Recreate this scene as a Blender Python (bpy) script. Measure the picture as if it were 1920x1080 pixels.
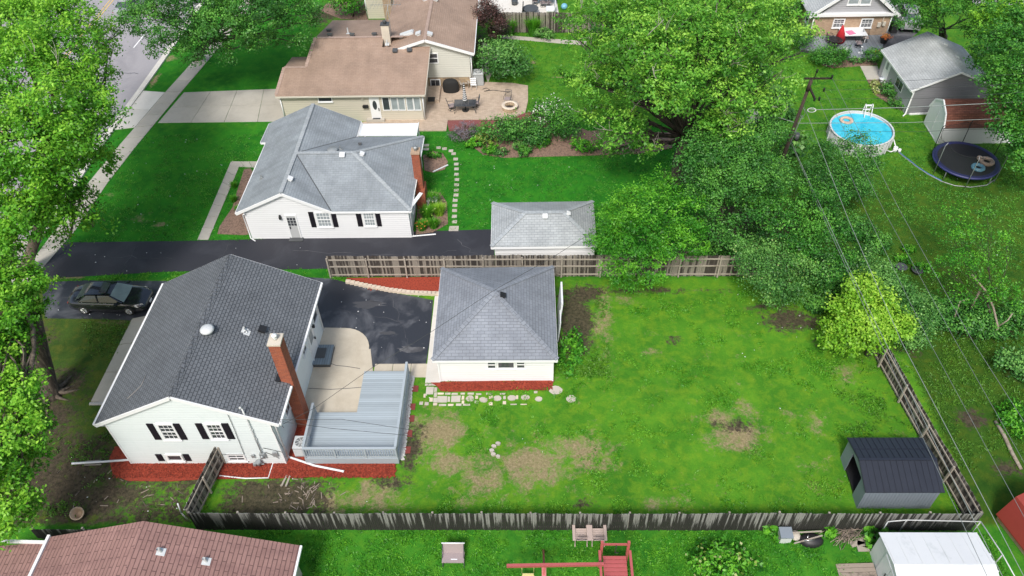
import bpy, math, random
import numpy as np
from mathutils import Vector, Matrix
R_=math.radians
random.seed(7); rng=np.random.default_rng(7)
for o in list(bpy.data.objects): bpy.data.objects.remove(o)
scene=bpy.context.scene; col=scene.collection
# ---------------------------------------------------------------- camera
FPX=1486.8; H=36.0
th,ro,yw=R_(45.58),R_(-1.795),R_(2.0)
F0=np.array([0,math.cos(th),-math.sin(th)]);U0=np.array([0,math.sin(th),math.cos(th)]);X0=np.array([1.,0,0])
Rr=math.cos(ro)*X0+math.sin(ro)*U0; Ur=-math.sin(ro)*X0+math.cos(ro)*U0
Mz=np.array([[math.cos(yw),-math.sin(yw),0],[math.sin(yw),math.cos(yw),0],[0,0,1]])
CR,CU,CF=Mz@Rr,Mz@Ur,Mz@F0; CC=np.array([0,0,H])
cam=bpy.data.cameras.new('camera'); camo=bpy.data.objects.new('camera',cam); col.objects.link(camo)
cam.sensor_width=36; cam.lens=36*FPX/1920; cam.clip_end=600; cam.clip_start=.5
camo.matrix_world=Matrix(((CR[0],CU[0],-CF[0],0),(CR[1],CU[1],-CF[1],0),(CR[2],CU[2],-CF[2],H),(0,0,0,1)))
scene.camera=camo
# ---------------------------------------------------------------- light
SUN_EL,SUN_AZ=52,192     # azimuth clockwise from +Y: the light comes from the viewer's side, a little from the left
w=bpy.data.worlds.new('World'); scene.world=w; w.use_nodes=True
nt=w.node_tree; bg=nt.nodes['Background']; sky=nt.nodes.new('ShaderNodeTexSky'); sky.sky_type='NISHITA'; sky.sun_disc=False
sky.sun_elevation=R_(SUN_EL); sky.sun_rotation=R_(SUN_AZ); sky.air_density=1.6; sky.dust_density=4.0
nt.links.new(sky.outputs[0],bg.inputs[0]); bg.inputs[1].default_value=.118
sl=bpy.data.lights.new('sun','SUN'); sl.energy=2.35; sl.angle=R_(12); sl.color=(1,.98,.95)
so=bpy.data.objects.new('sun',sl); col.objects.link(so)
sd=Vector((math.sin(R_(SUN_AZ))*math.cos(R_(SUN_EL)),math.cos(R_(SUN_AZ))*math.cos(R_(SUN_EL)),math.sin(R_(SUN_EL))))
so.rotation_euler=sd.to_track_quat('Z','Y').to_euler()
scene.view_settings.view_transform='Standard'; scene.view_settings.look='None'
scene.view_settings.exposure=.34; scene.view_settings.gamma=1; scene.view_settings.use_curve_mapping=False
# ---------------------------------------------------------------- photo point -> place
def ray(u,v): return CR*(u-960)/FPX+CU*(540-v)/FPX+CF
def at(u,v,z=0.):
    d=ray(u,v); t=(z-H)/d[2]; return Vector(CC+d*t)
def onp(u,v,P0,N):
    d=ray(u,v); P0=np.array(P0); N=np.array(N); t=((P0-CC)@N)/(d@N); return Vector(CC+d*t)
# ---------------------------------------------------------------- materials
def newmat(name):
    m=bpy.data.materials.new(name); m.use_nodes=True; n=m.node_tree
    return m,n,n.nodes,n.links,n.nodes['Principled BSDF']
def nd(n,t,**k):
    x=n.nodes.new(t)
    for a,b in k.items(): setattr(x,a,b)
    return x
def C4(c): return (*c,1) if len(c)==3 else c
def noise(n,vec,scale,detail=4,rough=.6,dist=0):
    x=nd(n,'ShaderNodeTexNoise'); x.inputs['Scale'].default_value=scale; x.inputs['Detail'].default_value=detail; x.inputs['Roughness'].default_value=rough; x.inputs['Distortion'].default_value=dist
    if vec is not None: n.links.new(vec,x.inputs['Vector'])
    return x.outputs['Fac']
def ramp(n,fac,stops):
    r=nd(n,'ShaderNodeValToRGB'); cr=r.color_ramp
    while len(cr.elements)<len(stops): cr.elements.new(.5)
    for e,(p,c) in zip(cr.elements,stops): e.position=p; e.color=C4(c) if not isinstance(c,(int,float)) else (c,c,c,1)
    n.links.new(fac,r.inputs[0]); return r.outputs[0]
def mix(n,f,a,b,mode='MIX'):
    x=nd(n,'ShaderNodeMix',data_type='RGBA',blend_type=mode)
    for i,v in ((0,f),(6,a),(7,b)):
        if isinstance(v,(int,float)): x.inputs[i].default_value=v if i==0 else (v,v,v,1)
        elif isinstance(v,tuple): x.inputs[i].default_value=C4(v)
        else: n.links.new(v,x.inputs[i])
    return x.outputs[2]
def mth(n,op,a,b=None,c=None):
    x=nd(n,'ShaderNodeMath',operation=op)
    for i,v in enumerate((a,b,c)):
        if v is None: continue
        if isinstance(v,(int,float)): x.inputs[i].default_value=v
        else: n.links.new(v,x.inputs[i])
    return x.outputs[0]
def attr(n,name,out='Fac'):
    x=nd(n,'ShaderNodeAttribute',attribute_name=name); return x.outputs[out]
def bump(n,h,strength,dist,bs):
    b=nd(n,'ShaderNodeBump'); b.inputs['Strength'].default_value=strength; b.inputs['Distance'].default_value=dist
    n.links.new(h,b.inputs['Height']); n.links.new(b.outputs[0],bs.inputs['Normal'])
def pos(n): return nd(n,'ShaderNodeNewGeometry').outputs['Position']
def mapp(n,vec,sc):
    x=nd(n,'ShaderNodeMapping'); x.inputs['Scale'].default_value=sc; n.links.new(vec,x.inputs['Vector']); return x.outputs[0]
def simple(name,c,rough=.6,var=.12,scale=6,metal=0,spec=.5,dirt=None):
    m,n,ns,lk,bs=newmat(name); p=pos(n)
    f=noise(n,p,scale,4); f2=attr(n,'rnd')
    col_=mix(n,mth(n,'ADD',mth(n,'MULTIPLY',f,.7),mth(n,'MULTIPLY',f2,.3)),tuple(x*(1-var) for x in c),tuple(min(1,x*(1+var)) for x in c))
    if dirt:
        k=ramp(n,noise(n,p,dirt[2],6,.7),[(dirt[3],0.),(dirt[3]+.18,1.)]); col_=mix(n,mth(n,'MULTIPLY',k,dirt[1]),col_,dirt[0])
    lk.new(col_,bs.inputs['Base Color']); bs.inputs['Roughness'].default_value=rough; bs.inputs['Metallic'].default_value=metal; bs.inputs['Specular IOR Level'].default_value=spec
    return m
def shingle(name,c1,c2,mortar,bw=.33,bh=.15,stain=None,var=.5,stainfac=.4,bmp=.6,ms=.012):
    m,n,ns,lk,bs=newmat(name); uv=nd(n,'ShaderNodeUVMap').outputs[0]; p=pos(n)
    b=nd(n,'ShaderNodeTexBrick'); b.inputs['Scale'].default_value=1; b.inputs['Brick Width'].default_value=bw; b.inputs['Row Height'].default_value=bh; b.inputs['Mortar Size'].default_value=ms; b.inputs['Mortar Smooth'].default_value=.3; b.inputs['Bias'].default_value=0
    b.inputs['Color1'].default_value=C4(c1); b.inputs['Color2'].default_value=C4(c2); b.inputs['Mortar'].default_value=C4(mortar); lk.new(uv,b.inputs['Vector'])
    f=noise(n,p,.55,5,.65); col_=mix(n,ramp(n,f,[(.3,0.),(.7,1.)]),mix(n,1.,b.outputs[0],(1-var*.5,)*3,'MULTIPLY'),mix(n,1.,b.outputs[0],(1+var*.3,)*3,'MULTIPLY'))
    if stain:
        k=ramp(n,noise(n,mapp(n,uv,(.9,.16,1)),1.3,5,.7),[(.48,0.),(.72,1.)]); col_=mix(n,mth(n,'MULTIPLY',k,stainfac),col_,stain)
    g=noise(n,p,38,3,.8); col_=mix(n,.55,col_,mix(n,g,(.35,)*3,(1.65,)*3),'MULTIPLY')
    lk.new(col_,bs.inputs['Base Color']); bs.inputs['Roughness'].default_value=.88
    s=nd(n,'ShaderNodeSeparateXYZ'); lk.new(uv,s.inputs[0])
    h=mth(n,'ADD',mth(n,'MULTIPLY',mth(n,'FRACT',mth(n,'DIVIDE',s.outputs[1],bh)),-.6),mth(n,'MULTIPLY',b.outputs['Fac'],-.5))
    bump(n,h,bmp,.02,bs); return m
def siding(name,c,lap=.2,dirt=(.35,.36,.33),dfac=.25,shadeamt=.3):
    m,n,ns,lk,bs=newmat(name); uv=nd(n,'ShaderNodeUVMap').outputs[0]; p=pos(n)
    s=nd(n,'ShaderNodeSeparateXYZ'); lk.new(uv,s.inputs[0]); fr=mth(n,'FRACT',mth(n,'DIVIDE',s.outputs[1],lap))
    lapshade=ramp(n,fr,[(0.,1.),(.07,1.),(.14,0.),(1.,0.)])  # shadow under each lap, painted into the siding colour as a dark line
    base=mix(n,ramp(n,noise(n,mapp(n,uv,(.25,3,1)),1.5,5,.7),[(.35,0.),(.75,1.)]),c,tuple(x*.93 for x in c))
    col_=mix(n,mth(n,'MULTIPLY',lapshade,shadeamt),base,tuple(x*.5 for x in c))
    k=ramp(n,noise(n,mapp(n,uv,(1.2,.35,1)),2.2,6,.72),[(.52,0.),(.78,1.)]); col_=mix(n,mth(n,'MULTIPLY',k,dfac),col_,dirt)
    lk.new(col_,bs.inputs['Base Color']); bs.inputs['Roughness'].default_value=.5
    bump(n,mth(n,'MULTIPLY',fr,-1.),.8,.015,bs); return m
def brick(name,c1,c2,mortar,bw=.21,bh=.075):
    m,n,ns,lk,bs=newmat(name); uv=nd(n,'ShaderNodeUVMap').outputs[0]; p=pos(n)
    b=nd(n,'ShaderNodeTexBrick'); b.inputs['Scale'].default_value=1; b.inputs['Brick Width'].default_value=bw; b.inputs['Row Height'].default_value=bh; b.inputs['Mortar Size'].default_value=.006
    b.inputs['Color1'].default_value=C4(c1); b.inputs['Color2'].default_value=C4(c2); b.inputs['Mortar'].default_value=C4(mortar); lk.new(uv,b.inputs['Vector'])
    sp=ramp(n,noise(n,p,14,4,.7),[(.62,0.),(.72,1.)]); c=mix(n,mth(n,'MULTIPLY',sp,.55),b.outputs[0],tuple(min(1,x*2.2) for x in mortar))
    c=mix(n,.6,c,mix(n,noise(n,p,3,4),(.6,)*3,(1.4,)*3),'MULTIPLY')
    lk.new(c,bs.inputs['Base Color']); bs.inputs['Roughness'].default_value=.85; bump(n,b.outputs['Fac'],-.5,.01,bs); return m
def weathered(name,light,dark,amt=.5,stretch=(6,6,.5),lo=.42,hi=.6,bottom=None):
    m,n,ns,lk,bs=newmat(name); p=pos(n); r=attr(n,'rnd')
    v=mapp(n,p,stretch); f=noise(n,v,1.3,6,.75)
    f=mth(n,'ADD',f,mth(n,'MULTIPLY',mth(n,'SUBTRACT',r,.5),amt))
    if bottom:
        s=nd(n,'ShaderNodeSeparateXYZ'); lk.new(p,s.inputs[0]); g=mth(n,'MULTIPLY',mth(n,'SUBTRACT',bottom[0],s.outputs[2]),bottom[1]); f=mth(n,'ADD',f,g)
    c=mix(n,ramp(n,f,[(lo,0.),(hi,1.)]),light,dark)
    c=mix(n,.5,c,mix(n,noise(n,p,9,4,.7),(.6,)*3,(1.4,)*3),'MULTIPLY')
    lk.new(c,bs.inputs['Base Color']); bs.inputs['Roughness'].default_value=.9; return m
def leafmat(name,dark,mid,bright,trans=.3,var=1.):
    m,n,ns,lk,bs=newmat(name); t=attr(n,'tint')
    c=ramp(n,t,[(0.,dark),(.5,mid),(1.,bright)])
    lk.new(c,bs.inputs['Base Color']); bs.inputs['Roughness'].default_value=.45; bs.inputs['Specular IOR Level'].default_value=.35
    tr=nd(n,'ShaderNodeBsdfTranslucent'); lk.new(mix(n,.5,c,(.35,.6,.05)),tr.inputs[0]); ms=nd(n,'ShaderNodeMixShader'); ms.inputs[0].default_value=trans
    lk.new(bs.outputs[0],ms.inputs[1]); lk.new(tr.outputs[0],ms.inputs[2]); lk.new(ms.outputs[0],ns['Material Output'].inputs[0]); return m
def glassmat(name,c,rough=.06):
    m,n,ns,lk,bs=newmat(name); f=noise(n,pos(n),2.2,3); lk.new(mix(n,f,tuple(x*.6 for x in c),tuple(x*1.5 for x in c)),bs.inputs['Base Color'])
    bs.inputs['Roughness'].default_value=rough; bs.inputs['Specular IOR Level'].default_value=.9; return m
def asphaltmat(name,c,patch,pf=.6,sc=.45,lo=.55,seed=0,gloss=.75):
    m,n,ns,lk,bs=newmat(name); p=mapp(n,pos(n),(1,1,1)); p.node.inputs['Location'].default_value=(seed,seed*2,0)
    k=ramp(n,noise(n,p,sc,6,.62,.6),[(lo,0.),(lo+.17,1.)]); c_=mix(n,mth(n,'MULTIPLY',k,pf),c,patch)
    k2=ramp(n,noise(n,p,1.7,5,.7,1.),[(.62,0.),(.7,1.)]); c_=mix(n,mth(n,'MULTIPLY',k2,pf*.35),c_,tuple(x*1.7 for x in c))
    c_=mix(n,.6,c_,mix(n,noise(n,p,22,4,.8),(.55,)*3,(1.45,)*3),'MULTIPLY')
    lk.new(c_,bs.inputs['Base Color']); bs.inputs['Roughness'].default_value=gloss; bump(n,noise(n,p,60,2),.3,.01,bs); return m
def concretemat(name,c,stain,sf=.4,crack=False):
    m,n,ns,lk,bs=newmat(name); p=pos(n)
    k=ramp(n,noise(n,p,.8,7,.7,.4),[(.42,0.),(.7,1.)]); c_=mix(n,mth(n,'MULTIPLY',k,sf),c,stain)
    c_=mix(n,.25,c_,mix(n,attr(n,'rnd'),(.75,)*3,(1.25,)*3),'MULTIPLY')
    c_=mix(n,.35,c_,mix(n,noise(n,p,15,4,.8),(.7,)*3,(1.3,)*3),'MULTIPLY')
    lk.new(c_,bs.inputs['Base Color']); bs.inputs['Roughness'].default_value=.85; return m
M={}
M['white']=simple('white_paint',(.74,.755,.77),.45,.04,3,dirt=((.45,.45,.42),.3,2.5,.6))
M['trim']=simple('white_trim',(.82,.83,.84),.4,.03)
M['cream']=simple('cream_trim',(.62,.58,.50),.5,.05)
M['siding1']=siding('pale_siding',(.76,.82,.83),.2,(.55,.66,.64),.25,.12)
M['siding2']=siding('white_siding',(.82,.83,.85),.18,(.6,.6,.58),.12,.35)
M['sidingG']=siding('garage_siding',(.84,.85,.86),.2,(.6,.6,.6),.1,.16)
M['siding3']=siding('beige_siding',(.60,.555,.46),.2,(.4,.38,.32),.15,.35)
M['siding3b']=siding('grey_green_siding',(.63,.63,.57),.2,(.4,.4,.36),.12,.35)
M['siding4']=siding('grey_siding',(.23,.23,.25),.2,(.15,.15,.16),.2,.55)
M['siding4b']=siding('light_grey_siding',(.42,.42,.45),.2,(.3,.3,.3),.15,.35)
M['roof1']=shingle('charcoal_shingles',(.125,.137,.153),(.152,.165,.183),(.055,.062,.072),.27,.17,None,.3,bmp=1.,ms=.020)
M['roofG1']=shingle('slate_blue_shingles',(.225,.245,.28),(.26,.282,.318),(.13,.145,.17),.40,.18,(.15,.165,.195),.45,.5)
M['cap']=shingle('ridge_cap_shingles',(.225,.245,.28),(.265,.288,.325),(.14,.155,.18),.5,.25,None,.2)
M['roof2']=shingle('light_grey_shingles',(.262,.292,.318),(.298,.33,.356),(.20,.225,.245),.36,.17,(.165,.185,.20),.45,.6)
M['cap2']=shingle('light_ridge_caps',(.33,.36,.38),(.38,.41,.43),(.26,.28,.3),.5,.25,None,.2)
M['roofG2']=shingle('pale_grey_shingles',(.33,.355,.37),(.385,.41,.425),(.22,.235,.245),.34,.17,(.22,.235,.24),.4,.35)
M['roof3']=shingle('brown_shingles',(.335,.238,.182),(.365,.262,.203),(.28,.195,.142),.36,.17,(.24,.165,.12),.4,.5)
M['cap3']=shingle('pale_brown_ridge',(.38,.28,.23),(.42,.31,.26),(.33,.24,.195),.5,.25,None,.2)
M['roof4']=shingle('silver_shingles',(.40,.42,.43),(.46,.48,.49),(.28,.295,.305),.36,.18,(.28,.29,.3),.4,.3)
M['roof5']=shingle('rust_red_shingles',(.285,.162,.142),(.32,.185,.163),(.15,.08,.074),.85,.19,(.14,.07,.07),.4,.5,bmp=.9,ms=.02)
M['roofbarn']=shingle('red_brown_barn_shingles',(.17,.06,.04),(.24,.09,.06),(.09,.04,.03),.34,.15,None,.4)
M['brick']=brick('red_brick',(.36,.085,.035),(.24,.055,.028),(.30,.17,.12))
M['brickb']=brick('tan_brick',(.44,.31,.21),(.36,.24,.16),(.42,.34,.26))
M['stone']=brick('stone_veneer',(.40,.30,.18),(.25,.18,.12),(.45,.38,.3),.35,.16)
M['cappad']=concretemat('chimney_cap_concrete',(.62,.56,.47),(.35,.3,.25))
M['shutter']=simple('black_shutter',(.014,.012,.018),.6,.2,spec=.2)
M['black']=simple('black_plastic',(.018,.018,.02),.5,.2)
M['dgrey']=simple('dark_grey_metal',(.07,.075,.08),.5,.2)
M['grey']=simple('grey_metal',(.32,.34,.35),.45,.1,metal=.3)
M['lgrey']=simple('pale_grey_metal',(.58,.60,.61),.4,.08)
M['glass']=glassmat('dark_window_glass',(.05,.055,.065))
M['glassl']=glassmat('pale_curtained_glass',(.30,.34,.36),.15)
M['asph1']=asphaltmat('fresh_asphalt',(.026,.027,.036),(.050,.052,.064),.6,.35,.5,3)
M['asph2']=asphaltmat('sealed_asphalt',(.030,.034,.044),(.125,.13,.145),.9,.42,.50,11,.5)
M['asph3']=asphaltmat('worn_driveway_asphalt',(.06,.062,.07),(.2,.2,.21),.7,.5,.5,5)
M['road']=asphaltmat('road_surface',(.33,.315,.33),(.24,.23,.245),.6,.3,.5,2)
M['conc']=concretemat('sidewalk_concrete',(.46,.43,.375),(.33,.305,.26),.5)
M['concw']=concretemat('pale_concrete',(.66,.63,.58),(.52,.50,.45),.5)
M['concp']=concretemat('patio_concrete',(.56,.50,.40),(.42,.36,.27),.6)
M['paver']=brick('paver_patio',(.50,.40,.31),(.42,.33,.25),(.33,.25,.19),.3,.12)
M['mulch']=simple('red_mulch',(.31,.048,.024),.95,.5,22,dirt=((.075,.012,.008),.8,11,.47))
M['mulchb']=simple('brown_mulch',(.24,.155,.115),.95,.5,22,dirt=((.055,.038,.03),.85,8,.47))
M['mulchr']=simple('dark_red_gravel',(.19,.055,.052),.95,.5,20,dirt=((.40,.26,.23),.7,16,.52))
M['deck']=None
def plankmat(name,c,gap,pitch,axis=1,rough=.5):
    m,n,ns,lk,bs=newmat(name); p=pos(n); s=nd(n,'ShaderNodeSeparateXYZ'); lk.new(p,s.inputs[0]); v=mth(n,'DIVIDE',s.outputs[axis],pitch)
    fl=mth(n,'FLOOR',v); wn=nd(n,'ShaderNodeTexWhiteNoise',noise_dimensions='1D'); lk.new(fl,wn.inputs['W'])
    c_=mix(n,wn.outputs[0],tuple(x*.86 for x in c),tuple(x*1.12 for x in c)); fr=mth(n,'FRACT',v)
    c_=mix(n,ramp(n,fr,[(0.,1.),(.09,1.),(.13,0.),(1.,0.)]),c_,gap); c_=mix(n,.4,c_,mix(n,noise(n,mapp(n,p,(.6,3,1)),2,5,.7),(.75,)*3,(1.25,)*3),'MULTIPLY')
    lk.new(c_,bs.inputs['Base Color']); bs.inputs['Roughness'].default_value=rough; return m
M['deck']=plankmat('blue_grey_deck_boards',(.37,.425,.46),(.20,.235,.26),.145)
M['step']=plankmat('slate_blue_step_boards',(.17,.22,.26),(.06,.08,.1),.145,0)
M['deckp']=simple('blue_grey_deck_paint',(.37,.42,.455),.5,.1)
M['deck4']=plankmat('grey_deck_paint',(.22,.25,.28),(.12,.14,.16),.3,0)
M['wood']=weathered('weathered_fence_wood',(.245,.218,.185),(.045,.036,.031),.6,(14,14,1.),.42,.60)
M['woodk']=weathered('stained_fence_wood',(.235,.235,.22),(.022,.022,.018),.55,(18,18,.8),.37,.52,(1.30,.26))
M['rail']=weathered('fence_rail_wood',(.36,.32,.27),(.18,.15,.12),.3,(3,3,3),.55,.8)
M['woodo']=weathered('old_plank_wood',(.30,.245,.2),(.10,.08,.065),.5,(3,3,3),.5,.7)
M['bark']=weathered('tree_bark',(.17,.135,.105),(.055,.042,.033),.2,(5,5,1.),.42,.62)
M['barkd']=weathered('dark_bark',(.075,.06,.05),(.028,.022,.02),.2,(5,5,1.),.42,.62)
M['barkl']=weathered('pale_bark',(.36,.31,.25),(.2,.16,.12),.2,(3,3,1.),.42,.62)
M['twig']=simple('dead_twig_wood',(.42,.38,.34),.9,.2)
M['polewood']=weathered('utility_pole_wood',(.065,.045,.035),(.018,.013,.011),.2,(9,9,.5),.4,.6)
M['redpaver']=simple('red_paver',(.20,.042,.035),.85,.25,9)
M['flag']=concretemat('pale_flagstone',(.50,.46,.40),(.32,.28,.23),.6)
M['block']=concretemat('pinkish_edging_block',(.66,.56,.45),(.42,.33,.26),.4)
M['gravel']=simple('white_gravel',(.55,.54,.52),.9,.4,30,dirt=((.2,.19,.18),.7,16,.5))
M['shedk']=simple('black_shed_roof_metal',(.020,.024,.036),.42,.25,2)
M['shedg']=simple('grey_shed_metal',(.20,.235,.275),.5,.12,3)
M['shedw']=simple('white_shed_metal',(.70,.715,.73),.4,.05,2,dirt=((.42,.46,.46),.5,1.4,.55))
M['barnred']=simple('red_barn_roof',(.26,.035,.025),.7,.2,3)
M['playred']=simple('faded_red_paint',(.42,.10,.10),.4,.15,5,dirt=((.6,.3,.3),.4,6,.6))
M['adir']=simple('tan_plastic_lumber',(.45,.36,.32),.6,.08)
M['mauve']=simple('mauve_vinyl',(.33,.27,.27),.6,.1)
M['water']=None
m,n,ns,lk,bs=newmat('pool_water'); lk.new(ramp(n,noise(n,pos(n),1.2,3),[(.3,(.02,.42,.60)),(.7,(.10,.62,.78))]),bs.inputs['Base Color']); bs.inputs['Roughness'].default_value=.08; bump(n,noise(n,pos(n),5,3),.15,.05,bs); M['water']=m
M['poolw']=simple('pool_wall_vinyl',(.48,.49,.50),.5,.1)
M['mat']=simple('trampoline_mat',(.022,.022,.026),.7,.2)
M['tpad']=simple('blue_trampoline_pad',(.03,.035,.14),.5,.2)
m,n,ns,lk,bs=newmat('mesh_netting'); bs.inputs['Base Color'].default_value=(.03,.035,.04,1); tr=nd(n,'ShaderNodeBsdfTransparent'); ms=nd(n,'ShaderNodeMixShader'); ms.inputs[0].default_value=.30; lk.new(tr.outputs[0],ms.inputs[1]); lk.new(bs.outputs[0],ms.inputs[2]); lk.new(ms.outputs[0],ns['Material Output'].inputs[0]); M['net']=m
M['red']=simple('red_fabric',(.52,.02,.03),.7,.2,4)
M['blue']=simple('blue_plastic',(.04,.16,.48),.4,.15)
M['lblue']=simple('pale_blue_vinyl',(.16,.42,.56),.4,.3,4,dirt=((.7,.75,.78),.8,7,.55))
M['tanv']=simple('tan_vinyl_float',(.55,.38,.28),.45,.25,4,dirt=((.75,.7,.65),.7,5,.5))
M['pink']=simple('pink_towel',(.65,.2,.35),.8,.3,6)
M['terra']=simple('sandstone_pot',(.50,.38,.27),.7,.15,6)
M['carp']=None
m,n,ns,lk,bs=newmat('black_car_paint'); lk.new(mix(n,noise(n,pos(n),3,3),(.008,.009,.014),(.014,.015,.022)),bs.inputs['Base Color']); bs.inputs['Roughness'].default_value=.22; bs.inputs['Coat Weight'].default_value=1; bs.inputs['Coat Roughness'].default_value=.04; M['carp']=m
M['carg']=glassmat('tinted_car_glass',(.02,.03,.03)); M['carw']=glassmat('green_tinted_windscreen',(.14,.19,.18))
M['chrome']=simple('chrome_trim',(.7,.7,.7),.2,.05,metal=.9)
M['lamp']=simple('clear_headlight_plastic',(.62,.60,.56),.15,.1)
M['tyre']=simple('tyre_rubber',(.015,.015,.015),.85,.2)
M['silverp']=simple('grey_car_paint',(.30,.31,.33),.3,.05)
M['yellow']=simple('yellow_road_paint',(.60,.42,.16),.8,.2,8)
M['wline']=simple('white_road_paint',(.74,.73,.73),.7,.15,8)
M['wire']=simple('grey_cable',(.17,.19,.19),.5,.2); M['wirel']=simple('pale_cable',(.26,.29,.28),.5,.1)
M['wired']=simple('dark_cable',(.04,.045,.045),.6,.2)
M['lime']=simple('yellow_plastic',(.66,.58,.25),.5,.1)
# leaves: dark, mid, bright
L={}
L['maple']=leafmat('maple_leaves',(.024,.115,.008),(.115,.38,.024),(.36,.68,.06),.33)
L['maple2']=leafmat('deep_green_leaves',(.010,.065,.010),(.040,.19,.022),(.15,.42,.05),.22)
L['silver']=leafmat('silver_maple_leaves',(.020,.10,.012),(.115,.36,.034),(.38,.68,.09),.3)
L['bright']=leafmat('bright_green_leaves',(.015,.10,.010),(.055,.27,.018),(.19,.52,.035),.3)
L['dark']=leafmat('dark_green_leaves',(.012,.065,.012),(.048,.19,.032),(.15,.40,.06),.2)
L['blueg']=leafmat('blue_green_leaves',(.016,.080,.018),(.075,.235,.048),(.22,.46,.10),.2)
L['lime']=leafmat('lime_leaves',(.06,.20,.010),(.20,.46,.03),(.46,.72,.08),.32)
L['gold']=leafmat('gold_variegated_leaves',(.12,.24,.03),(.38,.48,.10),(.75,.75,.42),.3)
L['purple']=leafmat('purple_leaves',(.018,.014,.012),(.06,.032,.032),(.16,.07,.065),.15)
L['lav']=leafmat('lavender_spikes',(.05,.08,.05),(.16,.15,.16),(.34,.26,.36),.2)
L['white']=leafmat('white_blossom',(.5,.52,.45),(.75,.75,.7),(.9,.9,.86),.2)
L['orange']=leafmat('orange_blossom',(.5,.1,.03),(.75,.2,.06),(.8,.35,.1),.2)
L['grass']=leafmat('grass_blades',(.022,.14,.008),(.070,.29,.016),(.19,.46,.035),.25)
L['weed']=leafmat('weed_leaves',(.025,.08,.01),(.06,.18,.018),(.12,.28,.03),.25)
HARD=[]; REC=[False]
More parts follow.
